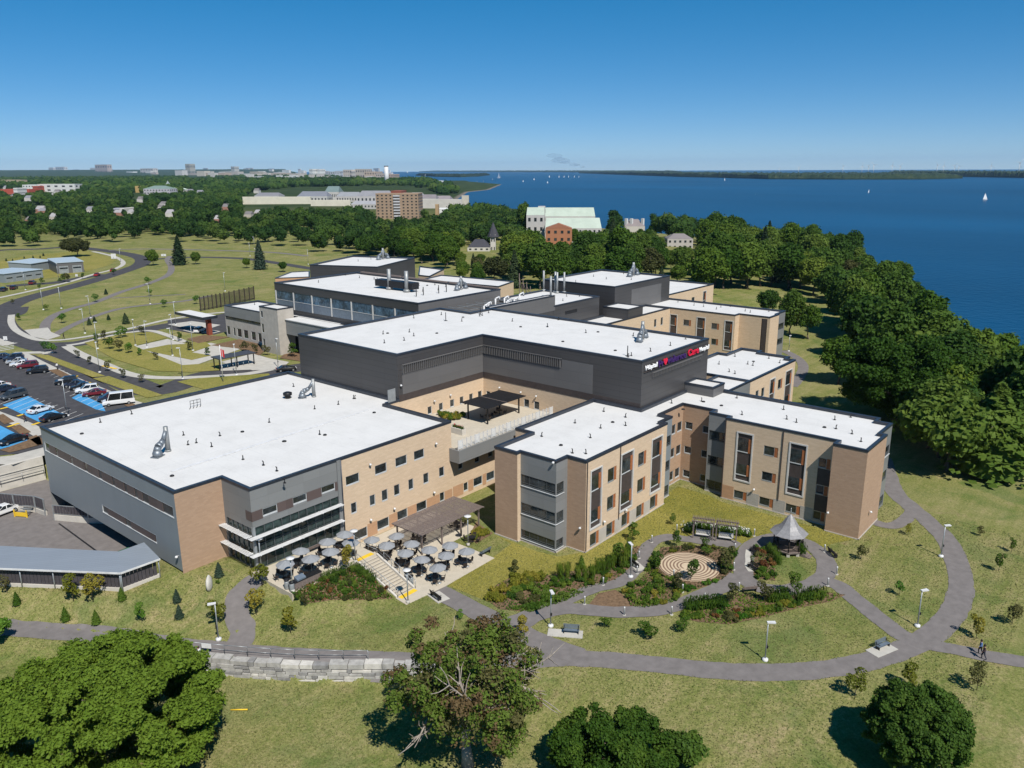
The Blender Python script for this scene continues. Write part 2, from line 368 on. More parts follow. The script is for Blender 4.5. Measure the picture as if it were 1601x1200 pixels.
def watermat():
    t = NT('lake_water'); p = t.pos()
    a = t.noise(p, .035, 4, .6); b = t.noise(p, .25, 3, .6); big = t.noise(t.map(p, .002, .0007, 1), 1.0, 3, .6)
    k = t.ramp(big, [(.3, (.002, .030, .078)), (.7, (.004, .060, .145))])
    ln = t.n('VectorMath', operation='LENGTH'); t.l(p, ln.inputs[0])
    ad = t.math('ADD', t.math('MULTIPLY', a, .5), t.math('MULTIPLY', b, .5))
    t.out(k, .3, spec=.03, bump=ad, bd=1.3); t.b.inputs['Specular Tint'].default_value = (.35, .75, 1, 1); return t.mat
M['water'] = watermat()
mb = MB(); N = 96
mb.face([(24400*math.cos(2*math.pi*i/N), 24400*math.sin(2*math.pi*i/N), WATER) for i in range(N)])
tag(mb.build('lake', M['water']), kind='structure')
def woodmat():
    t = NT('far_wooded_land'); p = t.pos()
    return t.out(t.ramp(t.noise(p, .02, 6, .75), [(.3, (.012, .024, .012)), (.55, (.028, .045, .02)), (.72, (.075, .085, .04))]), .95, spec=.03)
M['wood'] = woodmat()
def island(pts, deep, ht, label, seed):
    "pts: waterline as seen in the photograph, left to right"
    rng = np.random.RandomState(seed); xs = [p[0] for p in pts]; n = 220
    X = np.linspace(xs[0], xs[-1], n); Yv = np.interp(X, xs, [p[1] for p in pts])
    rows = [1.0, 1.0, 1.004, 1.012, 1.03, 1.06, 1.12, 1.25, 1+deep*.5, 1+deep]
    V = []
    e = np.minimum(1, np.minimum(np.arange(n), n-1-np.arange(n))/12.0)
    for k, f in enumerate(rows):
        for i in range(n):
            x, y = U(X[i], Yv[i], WATER)
            ff = 1+(f-1)*max(e[i], .02)
            hh = -1.0 if k == 0 else (ht*(.25 if k == 1 else 1)*(.45+.55*e[i]))*(.75+.5*rng.rand())
            if k == len(rows)-1: hh = -1
            V.append((x*ff, y*ff, WATER+hh))
    ii = np.arange(len(rows)*n).reshape(len(rows), n)
    q = np.stack([ii[:-1, :-1], ii[:-1, 1:], ii[1:, 1:], ii[1:, :-1]], -1).reshape(-1, 4)
    tag(link('island', np_mesh('island', np.array(V), q, M['wood'], False)), label, None, kind='structure')
island([(650, 274.0), (680, 276), (720, 276.6), (748, 275.5), (766, 273.6)], .25, 17, None, 1)
island([(655, 268.2), (800, 268.6), (950, 269.2), (1075, 270.6)], .6, 24, None, 2)
island([(905, 270.5), (960, 272.5), (1060, 276), (1130, 277.5), (1200, 279.6), (1320, 280.2), (1440, 280), (1505, 278.6)], 1.2, 21, None, 3)
island([(1380, 274), (1500, 276), (1560, 277), (1640, 278.5), (1720, 279)], 1.3, 24, None, 4)

# ------------------------------------------------------------------ sheets lying on the ground: lawns, paths, roads
def poly_sheet(name, pts, mat, dz, flat=None, kind='structure', step=1.6):
    "a polygon (xy) draped on the ground, cut on a grid so that it follows the slope"
    P = [Vector((p[0], p[1], 0)) for p in pts]
    mb = MB()
    if flat is not None:
        for t in tessellate_polygon([P]): mb.face([(P[i].x, P[i].y, flat) for i in t])
        return tag(mb.build(name, mat), kind=kind)
    import bmesh
    bm = bmesh.new(); vs = [bm.verts.new(p) for p in P]
    for t in tessellate_polygon([P]):
        try: bm.faces.new([vs[i] for i in t])
        except ValueError: pass
    x0, x1 = min(p.x for p in P), max(p.x for p in P); y0, y1 = min(p.y for p in P), max(p.y for p in P)
    for ax, lo, hi in ((0, x0, x1), (1, y0, y1)):
        c = lo+step
        while c < hi:
            bmesh.ops.bisect_plane(bm, geom=bm.verts[:]+bm.edges[:]+bm.faces[:], plane_co=(c, 0, 0) if ax == 0 else (0, c, 0), plane_no=(1, 0, 0) if ax == 0 else (0, 1, 0)); c += step
    for v in bm.verts: v.co.z = float(H(v.co.x, v.co.y))+dz
    bmesh.ops.recalc_face_normals(bm, faces=bm.faces[:])
    me = bpy.data.meshes.new(name); bm.to_mesh(me); bm.free(); me.materials.append(mat)
    for p in me.polygons: p.use_smooth = True
    return tag(link(name, me), kind=kind)
def smooth_line(pts, n=8, closed=False):
    P = [np.array(p, float) for p in pts]; out = []; N = len(P)
    for i in range(N if closed else N-1):
        a, b, c, d = (P[(i-1) % N], P[i], P[(i+1) % N], P[(i+2) % N]) if closed else (P[max(i-1, 0)], P[i], P[i+1], P[min(i+2, N-1)])
        for k in range(n):
            t = k/n; out.append(.5*((2*b)+(-a+c)*t+(2*a-5*b+4*c-d)*t*t+(-a+3*b-3*c+d)*t**3))
    if not closed: out.append(P[-1])
    return out
PATHS = []
def ribbon(name, pix, width, mat, dz, z=None, kind='structure', closed=False, n=8, add=None):
    "a strip of constant width (metres) along a line given as pixels"
    pts = [np.array((G(*p) if z is None else U(p[0], p[1], z))[:2]) for p in pix]
    if z is None and kind == 'structure': PATHS.append((np.array(smooth_line(pts, 4, closed)), width))
    L = smooth_line(pts, n, closed); m = len(L); mb = add if add is not None else MB(); rows = []
    for i in range(m):
        a = L[(i-1) % m] if closed else L[max(i-1, 0)]; b = L[(i+1) % m] if closed else L[min(i+1, m-1)]
        t = b-a; t /= max(np.hypot(*t), 1e-6); nn = np.array([-t[1], t[0]])
        wd = width if not callable(width) else width(i/(m-1)); row = []
        for e in (-.5, -.25, 0, .25, .5):
            jit = (mnoise.noise(Vector((L[i][0]*.9, L[i][1]*.9, e*3)))*.16 if abs(e) == .5 and z is None else 0)
            p = L[i]+nn*(wd*e+jit); row.append((p[0], p[1], (float(H(p[0], p[1])) if z is None else z)+dz))
        rows.append(row)
    k = len(mb.v)
    for r_ in rows: mb.v += r_
    for i in range(m if closed else m-1):
        j = (i+1) % m
        for c in range(4):
            mb.f.append((k+i*5+c, k+i*5+c+1, k+j*5+c+1, k+j*5+c)); mb.m.append(0); mb.sm.append(True)
    if add is None: return tag(mb.build(name, mat), kind=kind)
M['lawn'] = grass('garden_lawn', [(.28, (.10, .115, .025)), (.45, (.18, .168, .036)), (.6, (.245, .215, .055)), (.78, (.29, .245, .09))], .12, 1.3, True, (.4, .9))
M['bedgreen'] = grass('low_ground_cover', [(.3, (.03, .055, .015)), (.5, (.07, .11, .02)), (.7, (.14, .17, .04))], .5, 3.0)
PW = 2.9
mb = MB()
p1 = [(-60, 980), (0, 981), (60, 986), (150, 993), (250, 1007), (330, 1015), (400, 1021), (500, 1027), (600, 1031), (700, 1034), (800, 1033), (870, 1029), (940, 1031), (1020, 1038), (1120, 1048), (1200, 1051), (1290, 1046), (1360, 1033), (1420, 1012), (1462, 988), (1488, 960), (1501, 930), (1502, 905), (1493, 870), (1478, 842), (1452, 816), (1424, 792), (1400, 770), (1388, 740), (1380, 715)]
ribbon('path', p1, PW, M['path'], .035, add=mb)
ribbon('path', [(352, 1022), (374, 1006), (380, 985), (370, 960), (372, 935), (388, 915), (408, 899)], 2.8, M['path'], .043, add=mb)
ribbon('path', [(684, 923), (725, 945), (770, 968), (805, 985), (850, 1005), (905, 1026)], 3.0, M['path'], .05, add=mb)
ribbon('path', [(735, 950), (775, 975), (792, 1000), (788, 1030)], 2.9, M['path'], .057, add=mb)
ribbon('path', [(790, 975), (830, 960), (870, 946), (905, 930), (930, 920), (968, 911), (992, 893), (1005, 868), (1018, 850), (1042, 840), (1075, 843), (1110, 848), (1150, 851)], 1.9, M['path'], .064, add=mb)
ribbon('path', [(800, 985), (840, 962), (890, 952), (960, 957), (1020, 955), (1065, 944), (1105, 928), (1140, 912), (1155, 900)], 2.4, M['path'], .071, add=mb)
ribbon('path', [(1165, 872), (1180, 850), (1215, 840), (1255, 847), (1283, 865), (1293, 888), (1280, 908), (1240, 921), (1195, 920), (1165, 904)], 2.5, M['path'], .05, closed=True, add=mb)
ribbon('path', [(1275, 905), (1310, 915), (1335, 935), (1370, 963), (1405, 990), (1440, 1008)], 2.5, M['path'], .043, add=mb)
ribbon('path', [(1430, 1003), (1480, 1013), (1540, 1025), (1601, 1035), (1680, 1046)], 2.2, M['path'], .05, add=mb)
ribbon('path', [(1428, 797), (1412, 815), (1392, 822), (1368, 817)], 2.0, M['path'], .05, add=mb)
ribbon('path', [(1226, 548), (1247, 560), (1256, 573), (1250, 590), (1238, 604)], 2.6, M['path'], .06, add=mb)
tag(mb.build('path', M['path']), kind='structure')
# garden lawn between the wings
poly_sheet('lawn', [G(*p)[:2] for p in [(772, 836), (840, 862), (872, 870), (918, 862), (1046, 770), (1060, 760), (1110, 775), (1130, 785), (1342, 842), (1300, 850), (1280, 862), (1250, 845), (1215, 838), (1180, 850), (1150, 848), (1040, 838), (1015, 850), (1000, 880), (960, 905), (900, 900), (850, 905), (800, 905), (762, 940), (700, 915), (768, 873), (800, 850)]], M['lawn'], .022)

# plateau beyond the hospital: roads, car park, pavements, all flat at its level
PZ = 4.0
def flat_poly(name, pix, mat, dz, add=None):
    P = [Vector((*U(*p, PZ), 0)) for p in pix]; mb = add if add is not None else MB()
    for t in tessellate_polygon([P]): mb.face([(P[i].x, P[i].y, PZ+dz) for i in t])
    if add is None: return tag(mb.build(name, mat), kind='structure')
road = MB()
ribbon('road', [(-60, 400), (0, 391), (60, 389), (110, 386), (160, 391), (200, 397), (222, 404), (220, 413), (200, 421), (160, 434), (115, 447), (65, 460), (25, 473), (4, 488), (2, 505), (18, 522), (50, 537), (100, 552), (150, 576), (200, 598), (250, 610), (330, 585), (420, 580), (500, 570)], 8.0, None, .03, PZ, add=road)
ribbon('road', [(60, 540), (120, 537), (190, 523), (260, 509), (330, 498), (420, 478)], 7.5, None, .038, PZ, add=road)
ribbon('road', [(-30, 500), (20, 492), (30, 480)], 6, None, .034, PZ, add=road)
flat_poly('road', [(262, 500), (360, 490), (362, 516), (335, 523), (300, 521), (262, 514)], None, .046, add=road)
ribbon('road', [(165, 433), (152, 430), (90, 441), (50, 444), (10, 447)], 7, None, .026, PZ, add=road)
ribbon('road', [(225, 406), (300, 402), (380, 404), (440, 412), (490, 420), (560, 428)], 6, None, .03, PZ, add=road)
flat_poly('road', [(-60, 545), (10, 552), (60, 555), (120, 572), (160, 598), (215, 628), (300, 640), (250, 690), (110, 705), (40, 708), (0, 712), (-80, 720)], None, .03, add=road)
tag(road.build('road', M['asphalt']), kind='structure')
mp = MB()
ribbon('path', [(70, 518), (72, 505), (85, 493), (110, 483), (150, 472), (190, 456), (232, 443), (262, 430), (268, 418), (262, 406), (266, 400)], 3.0, None, .05, PZ, add=mp)
ribbon('path', [(85, 524), (110, 510), (140, 497), (185, 483), (235, 476), (290, 470), (330, 462)], 2.6, None, .056, PZ, add=mp)
ribbon('path', [(175, 466), (230, 463), (290, 460)], 1.6, None, .062, PZ, add=mp)
ribbon('path', [(170, 391), (230, 389), (330, 391), (420, 394), (480, 400)], 4, None, .05, PZ, add=mp)
tag(mp.build('path', M['path']), kind='structure')
wk = MB()
ribbon('pavement', [(18, 492), (18, 505), (28, 518), (55, 530), (85, 532), (130, 527), (200, 514), (260, 500), (310, 492), (352, 488)], 2.0, None, .07, PZ, add=wk)
flat_poly('pavement', [(38, 516), (75, 512), (80, 519), (95, 525), (75, 531), (50, 526)], None, .075, add=wk)
ribbon('pavement', [(104, 541), (125, 553), (165, 570), (200, 584), (240, 590), (300, 590), (380, 585), (425, 577)], 2.6, None, .07, PZ, add=wk)
ribbon('pavement', [(104, 540), (130, 536), (165, 527), (200, 520), (235, 517), (262, 524), (290, 535)], 2.0, None, .074, PZ, add=wk)
ribbon('pavement', [(32, 551), (60, 566), (110, 590), (170, 615), (215, 632)], 2.2, None, .07, PZ, add=wk)
ribbon('pavement', [(20, 552), (70, 551), (75, 553)], 2.6, None, .078, PZ, add=wk)
ribbon('pavement', [(-40, 635), (0, 650), (40, 665), (66, 680)], 2.6, None, .07, PZ, add=wk)
ribbon('pavement', [(-40, 472), (0, 465), (60, 452), (110, 440), (145, 429), (180, 420), (193, 411), (182, 402), (160, 396), (145, 393)], 2.2, None, .06, PZ, add=wk)
ribbon('pavement', [(-40, 520), (5, 536), (20, 538)], 3.6, None, .066, PZ, add=wk)
flat_poly('pavement', [(208, 542), (262, 530), (300, 540), (330, 536), (372, 545), (420, 560), (452, 566), (440, 577), (395, 579), (345, 566), (398, 552), (375, 546), (300, 573), (285, 572)], None, .08, add=wk)
flat_poly('pavement', [(340, 570), (395, 562), (440, 576), (345, 580)], None, .086, add=wk)
flat_poly('pavement', [(262, 507), (300, 502), (345, 508), (330, 513), (280, 511)], None, .09, add=wk)
flat_poly('pavement', [(285, 516), (318, 514), (345, 518), (335, 521), (300, 520)], None, .09, add=wk)
flat_poly('pavement', [(-60, 741), (0, 726), (20, 726.5), (66, 713), (110, 700), (110, 690), (66, 700), (20, 712), (-60, 720)], None, .05, add=wk)
tag(wk.build('pavement', M['walk']), kind='structure')
M['verge'] = grass('mown_verge', [(.28, (.12, .125, .03)), (.45, (.20, .19, .05)), (.65, (.27, .23, .075))], .15, 1.0)
vg = MB()
flat_poly('verge', [(132, 536), (168, 527), (200, 520.5), (232, 519), (262, 528), (210, 541), (285, 571), (345, 567), (345, 579), (300, 582), (240, 580), (180, 562)], None, .11, add=vg)
flat_poly('verge', [(222, 547), (263, 539), (288, 538), (318, 532), (330, 541), (300, 551), (330, 556), (300, 563), (275, 558)], None, .115, add=vg)
flat_poly('verge', [(55, 556), (75, 555), (165, 588), (145, 590)], None, .1, add=vg)
flat_poly('verge', [(145, 592), (170, 588), (255, 618), (230, 622)], None, .1, add=vg)
flat_poly('verge', [(277, 597), (300, 592), (420, 584), (425, 590), (330, 612)], None, .1, add=vg)
flat_poly('verge', [(130, 391), (160, 398), (182, 406), (172, 414), (120, 428), (60, 437), (-10, 440), (-40, 415), (40, 400)], None, .05, add=vg)
tag(vg.build('verge', M['verge']), kind='structure')
ml = MB()
flat_poly('planting_bed', [(292, 530), (318, 524), (360, 527), (330, 533), (310, 537)], None, .12, add=ml)
flat_poly('planting_bed', [(330, 540), (385, 528), (420, 545), (405, 556), (372, 545)], None, .12, add=ml)
flat_poly('planting_bed', [(437, 560), (455, 545), (475, 552), (470, 565)], None, .12, add=ml)
for a in range(5):
    o = (a*29.5, a*13.5)
    flat_poly('planting_bed', [(76+o[0], 579+o[1]), (90+o[0], 577+o[1]), (112+o[0], 588+o[1]), (98+o[0], 591+o[1])], None, .12, add=ml)
for a in range(4):
    o = (a*26-40, a*16.5-5)
    flat_poly('planting_bed', [(5+o[0], 640+o[1]), (19+o[0], 636+o[1]), (37+o[0], 648+o[1]), (21+o[0], 652+o[1])], None, .12, add=ml)
flat_poly('planting_bed', [(0, 704), (40, 690), (62, 682), (66, 695), (40, 702), (15, 708)], None, .12, add=ml)
tag(ml.build('planting_bed', M['mulch']), kind='structure')
bl = MB()
for a in ([(4, 633), (44, 619), (100, 649), (62, 660)], [(112, 622), (125, 615), (160, 632), (165, 643), (150, 640)], [(-20, 685), (0, 665), (30, 680), (46, 690), (0, 702)]):
    flat_poly('parking_bay', a, None, .045, add=bl)
tag(bl.build('parking_bay', M['blue_paint']), kind='structure')
st = MB()
for k in range(9):
    ribbon('l', [(52+k*5.2+22, 583+k*3.6), (74+k*5.2+22, 575+k*3.6)], .12, None, .052, PZ, add=st, n=2)
for k in range(10):
    ribbon('l', [(0+k*10, 632+k*3.4), (40+k*10, 616+k*3.4)], .12, None, .056, PZ, add=st, n=2)
for k in range(7):
    ribbon('l', [(100+k*9, 615+k*4.3), (128+k*9, 603+k*4.3)], .12, None, .053, PZ, add=st, n=2)
for k in range(5): ribbon('l', [(-8, 540+k*2.4), (22, 535+k*2.4)], .5, None, .06, PZ, add=st, n=2)
tag(st.build('road_marking', M['white_paint']), kind='structure')
yl = MB()
for p in ([(0, 640), (12, 637)], [(27, 651), (37, 648)], [(50, 665), (62, 661)], [(12, 668), (30, 662)], [(112, 590), (122, 588)], [(130, 601), (142, 598)], [(157, 611), (166, 609)], [(160, 572), (182, 577)]):
    ribbon('k', p, .7, None, .125, PZ, add=yl, n=2)
tag(yl.build('tactile_strip', M['yellow']), kind='structure')
# ------------------------------------------------------------------ buildings
class Frame:
    "wall plane: s metres along p0->p1, z up, d metres inwards"
    def __init__(s, p0, p1):
        s.p0 = np.array(p0, float); v = np.array(p1, float)-s.p0; s.L = float(np.hypot(*v)); s.t = v/s.L; s.n = np.array([s.t[1], -s.t[0]])
    def pt(s, a, z, d=0.0):
        q = s.p0+s.t*a-s.n*d; return (q[0], q[1], z)
    def slab(s, mb, a0, a1, z0, z1, d0, d1, m=0):
        v = [s.pt(a, z, d) for z in (z0, z1) for a, d in ((a0, d0), (a1, d0), (a1, d1), (a0, d1))]
        mb.idx(v, [(3, 2, 1, 0), (4, 5, 6, 7), (0, 1, 5, 4), (1, 2, 6, 5), (2, 3, 7, 6), (3, 0, 4, 7)], m)
    def along(s, c):
        "world coordinate along the axis -> metres along the wall"
        i = 0 if abs(s.t[0]) > abs(s.t[1]) else 1
        return (c-s.p0[i])/s.t[i]
def facade(mb, fr, z0, z1, holes, m=0, depth=.14):
    xs = sorted({0.0, fr.L, *[h[0] for h in holes], *[h[1] for h in holes]}); zs = sorted({z0, z1, *[h[2] for h in holes], *[h[3] for h in holes]})
    for i in range(len(xs)-1):
        for j in range(len(zs)-1):
            cx, cz = (xs[i]+xs[i+1])/2, (zs[j]+zs[j+1])/2
            if any(h[0] < cx < h[1] and h[2] < cz < h[3] for h in holes): continue
            mb.face([fr.pt(xs[i], zs[j]), fr.pt(xs[i+1], zs[j]), fr.pt(xs[i+1], zs[j+1]), fr.pt(xs[i], zs[j+1])], m)
    for a0, a1, b0, b1 in [h[:4] for h in holes]:
        mb.face([fr.pt(a0, b0), fr.pt(a1, b0), fr.pt(a1, b0, depth), fr.pt(a0, b0, depth)], m); mb.face([fr.pt(a0, b1), fr.pt(a0, b1, depth), fr.pt(a1, b1, depth), fr.pt(a1, b1)], m)
        mb.face([fr.pt(a0, b0), fr.pt(a0, b0, depth), fr.pt(a0, b1, depth), fr.pt(a0, b1)], m); mb.face([fr.pt(a1, b0), fr.pt(a1, b1), fr.pt(a1, b1, depth), fr.pt(a1, b0, depth)], m)
def window(root, fr, a0, a1, z0, z1, kind='w'):
    if kind == 's':                                              # tall framed strip of two storeys
        mb = MB()
        for x0, x1, y0, y1 in ((a0, a0+.21, z0, z1), (a1-.21, a1, z0, z1), (a0+.21, a1-.21, z0, z0+.21), (a0+.21, a1-.21, z1-.21, z1)): fr.slab(mb, x0, x1, y0, y1, -.09, .16)
        o = mb.build('window_surround', M['white_frame'], root)
        mb = MB(); fr.slab(mb, a0+.2, a1-.2, z0+.2, z1-.2, .10, .15); mb.build('infill_panel', M['strip_panel'], o)
        for b0, b1 in ((z0+.55+.55, z0+2.75), (z1-3.05, z1-1.0)):
            mb = MB(); fr.slab(mb, a0+.22, a1-.78, b0, b1, .06, .099); mb.build('pane', M['glass'], o)
            mb = MB(); fr.slab(mb, a0+.22, a1-.78, b0-.13, b0-.002, .0, .099); mb.build('sill', M['sill'], o)
            mb = MB(); fr.slab(mb, a1-.77, a1-.22, b0-.1, b1+.05, .03, .099); mb.build('side_panel', M['orange'], o)
        return o
    t = .075; mb = MB(); e = a1
    if kind == 'o': e = a1-.55
    fr.slab(mb, a0, a0+t, z0, z1, .05, .16); fr.slab(mb, e-t, e, z0, z1, .05, .16)
    fr.slab(mb, a0+t, e-t, z0, z0+t*2.2, -.01, .16); fr.slab(mb, a0+t, e-t, z1-t, z1, .05, .16)
    n = int((e-a0)/1.3)
    if kind == 'r': n = int((e-a0)/1.45)
    for i in range(1, n):
        x = a0+(e-a0)*i/n; fr.slab(mb, x-.03, x+.03, z0+t*2.2, z1-t, .07, .15)
    if kind == 'r': fr.slab(mb, a0+t, e-t, z0+.36, z0+.42, .06, .15)
    o = mb.build('window', M['sill'] if kind == 'w' else M['dark_frame'] if kind == 'r' else M['frame'], root)
    mb = MB(); fr.slab(mb, a0+t*.5, e-t*.5, z0+t, z1-t*.5, .11, .135); mb.build('pane', M['glass'], o)
    if kind == 'o':
        mb = MB(); fr.slab(mb, e+.002, a1-.002, z0+.02, z1-.02, .04, .13); mb.build('side_panel', M['orange'], o)
    return o
def offset_poly(P, d):
    n = len(P); out = []
    for i in range(n):
        a, b, c = np.array(P[i-1], float), np.array(P[i], float), np.array(P[(i+1) % n], float)
        u = (b-a)/np.hypot(*(b-a)); v = (c-b)/np.hypot(*(c-b)); n1 = np.array([u[1], -u[0]]); n2 = np.array([v[1], -v[0]])
        k = 1+n1@n2
        out.append(tuple(b+(n1+n2)*d/max(k, .3)))
    return out
def block(root, P, z0, zt, mats, em={}, holes={}, cope='parapet', pz=.5, cut={}, pw=.42, roof='roof'):
    "walls with openings, a sunk white roof and a coping; em: edge -> material index"
    n = len(P); mb = MB(); wins = []
    for i in range(n):
        fr = Frame(P[i], P[(i+1) % n]); hs = []
        for h in holes.get(i, []):
            a, b = sorted((fr.along(h[0]), fr.along(h[1]))); hs.append((a, b, h[2], h[3], h[4] if len(h) > 4 else 'w'))
        facade(mb, fr, cut.get(i, z0), zt-.3, hs, em.get(i, 0))
        for h in hs:
            if h[4] != '-': wins.append((fr, h))
    wall = mb.build('wall', mats, root)
    rp = offset_poly(P, -.25); mb = MB()
    for t in tessellate_polygon([[Vector((p[0], p[1], 0)) for p in rp]]): mb.face([(rp[i][0], rp[i][1], zt-pz) for i in t])
    rf = mb.build('roof', M[roof], root)
    o1, o2 = offset_poly(P, .06), offset_poly(P, -pw); mb = MB()
    for i in range(n):
        j = (i+1) % n
        mb.face([(*o1[i], zt-.32), (*o1[j], zt-.32), (*o1[j], zt), (*o1[i], zt)]); mb.face([(*o1[i], zt), (*o1[j], zt), (*o2[j], zt-.03), (*o2[i], zt-.03)])
        mb.face([(*o2[i], zt-.03), (*o2[j], zt-.03), (*o2[j], zt-pz-.05), (*o2[i], zt-pz-.05)]); mb.face([(*o1[i], zt-.32), (*P[i], zt-.32), (*P[j], zt-.32), (*o1[j], zt-.32)])
    mb.build('parapet', M[cope], root)
    for fr, h in wins: window(root, fr, *h[:4], h[4])
    return wall, rf
VENT = []
def vents(root, pix, z):
    "small soil pipes and flues standing on a roof"
    if not VENT:
        mb = MB(); mb.tube((0, 0, 0), (0, 0, .5), .07, 8); mb.tube((0, 0, .5), (.14, 0, .62), .07, 8); mb.lathe([(.2, 0), (.2, .06), (.1, .1)], n=8); VENT.append(mb.mesh('roof_vent', M['black']))
        mb = MB(); mb.lathe([(.28, 0), (.28, .1), (.2, .16), (.05, .2)], n=10); VENT.append(mb.mesh('roof_drain', M['black']))
    for i, p in enumerate(pix):
        x, y = U(p[0], p[1], z); d = len(p) > 2
        o = link('roof_drain' if d else 'roof_vent', VENT[1 if d else 0], root, (x, y, z), i*1.3)
def duct_stack(root, x, y, z, s=1.0, rz=0.0, twin=True):
    "exhaust stack with bent feed ducts and fans"
    mb = MB(); mb.tube((0, 0, 0), (0, 0, 4.2*s), .42*s, 12, r2=.36*s); mb.lathe([(.5*s, 0), (.5*s, .25*s), (.42*s, .3*s)], n=12)
    o = mb.build('exhaust_stack', M['galv'], root, (x, y, z), rz)
    for sg in ((-1, 1) if twin else (1,)):
        mb = MB(); r = .34*s
        P = [(sg*2.6*s, 0, .9*s), (sg*2.3*s, 0, 1.5*s), (sg*1.7*s, 0, 1.7*s), (sg*1.0*s, 0, 2.1*s), (0, 0, 3.6*s)]
        for a, b, rr_ in zip(P[:-1], P[1:], (.62*s, .6*s, .5*s, .36*s)): mb.tube(a, b, rr_, 10, r2=rr_*.92)
        mb.lathe([(.75*s, 0), (.78*s, .6*s), (.55*s, 1.1*s)], (sg*2.6*s, 0, 0), n=12)
        mb.box(sg*2.6*s-.9*s, sg*2.6*s+.9*s, -.7*s, .7*s, .0, .14*s)
        mb.build('feed_duct', M['silver'], o)
    return o
def lamp_wall(root, p, n):
    mb = MB(); mb.lathe([(.06, .0), (.17, .06), (.2, .16), (.12, .28), (.02, .32)], (p[0]+n[0]*.32, p[1]+n[1]*.32, p[2]-.2), n=8)
    mb.tube((p[0], p[1], p[2]+.02), (p[0]+n[0]*.3, p[1]+n[1]*.3, p[2]+.06), .04, 5)
    mb.build('wall_light', M['white_metal'], root)

# ---- front left wing (grey cladding, dining room glazing, buff brick)
A = thing('hospital_wing', 'front left wing with grey cladding and glazed dining room above the patio', 'building', (42.2, 81.75, 2.4))
A.location = (0, 0, 0)
PA = [(42.2, 88.0), (48.4, 88.0), (48.4, 81.75), (61.9, 81.75), (83.0, 81.75), (83.0, 96.5), (85.95, 96.5), (85.95, 127.5), (42.2, 127.5)]
ha = {3: [(62.7, 65.0, 8.9, 10.3), (67.8, 69.95, 8.9, 10.35), (71.6, 73.8, 8.95, 10.4), (75.2, 77.25, 8.95, 10.4),
          (63.3, 64.3, 4.65, 6.25), (66.6, 67.6, 4.65, 6.3), (68.8, 69.9, 4.65, 6.35), (71.1, 72.2, 4.7, 6.4), (73.9, 74.9, 4.7, 6.4), (76.9, 78.0, 4.75, 6.4), (80.2, 81.3, 4.8, 6.4),
          (63.4, 65.9, .5, 2.0), (67.7, 69.9, .6, 2.1), (71.5, 73.5, .7, 2.2), (75.3, 77.4, .7, 2.2), (80.2, 81.2, .8, 2.3)],
      2: [(49.9, 52.0, 9.0, 10.0, '-'), (54.3, 56.4, 9.05, 10.05, '-'), (58.7, 60.9, 9.1, 10.1, '-'), (48.7, 61.3, 2.45, 8.0, '-')],
      1: [(84.6, 81.95, 2.45, 8.0, '-')] if False else [],
      8: [(126.8, 88.6, 9.5, 11.0, '-'), (109.2, 94.0, 4.5, 5.7, '-')]}
ha[1] = [(87.6, 82.1, 2.45, 7.9, '-')]
block(A, PA, -.3, 13.2, [M['brick'], M['grey_panel'], M['blue_and_shaded_panel'], M['brick_tan']], {0: 3, 1: 1, 2: 1, 3: 0, 4: 0, 7: 1, 8: 2}, ha, cut={8: 2.7})
frA2, frA1, frA8 = Frame(PA[2], PA[3]), Frame(PA[1], PA[2]), Frame(PA[8], PA[0])
# brown lower storey, set a little proud of the brick
mb = MB(); f3 = Frame(PA[3], PA[4])
for a0, a1 in ((.25, 1.5), (4.05, 5.8), (8.05, 9.6), (11.65, 13.4), (15.55, 18.25), (19.35, 21.0)): mb = MB(); f3.slab(mb, a0, a1, .3, 2.25, -.02, .02); mb.build('brick_band', M['brick_brown'], A)
mb = MB(); frA2.slab(mb, 0, frA2.L, 8.95, 10.15, -.02, .03); frA1.slab(mb, frA1.L-1.3, frA1.L+.02, 8.95, 10.15, -.02, .03)
# leave the three window openings free
mb = MB(); xs = [0, 1.5, 3.6, 5.9, 8.0, 10.3, 12.5, 13.0]
for a0, a1 in ((-.02, 1.5), (3.6, 5.9), (8.0, 10.3), (12.5, 12.9)): mb = MB(); frA2.slab(mb, a0, a1, 8.85, 10.1, -.02, .03); mb.build('band_panel', M['purple_panel'], A)
mb = MB(); frA1.slab(mb, frA1.L-1.3, frA1.L, 8.85, 10.1, -.02, .03)
mb.build('band_panel', M['purple_panel'], A)
for a0, z0 in ((1.5, 9.0), (5.9, 9.05), (10.3, 9.1)): window(A, frA2, a0, a0+(2.1 if a0 < 9 else 2.2), z0, z0+1.0)
mb = MB(); frA2.slab(mb, 12.92, 13.5, .0, 13.0, -.12, .05); mb.build('corner_pilaster', M['grey_panel'], A)
def curtain(fr, a0, a1, z0, z1, n, mid=()):
    mb = MB(); w_ = (a1-a0)/n
    for i in range(n+1): fr.slab(mb, a0+i*w_-.035, a0+i*w_+.035, z0, z1, .0, .12)
    for z in (z0, z1, *mid): fr.slab(mb, a0+.036, a1-.036, z-.04, z+.04, .015, .11)
    o = mb.build('curtain_wall', M['dark_frame'], A)
    mb = MB(); fr.slab(mb, a0, a1, z0, z1, .13, .15); mb.build('pane', M['curtain_glass'], o)
curtain(frA2, .3, 12.9, 2.45, 8.0, 10, (4.7, 6.9, 5.6)); curtain(frA1, .4, 5.9, 2.45, 7.9, 5, (4.7, 6.9))
mb = MB(); frA1.slab(mb, 5.95, 6.25, 2.4, 8.1, -.03, .1); frA2.slab(mb, 0.0, .28, 2.4, 8.1, -.031, .1); mb.build('corner_post', M['frame'], A)
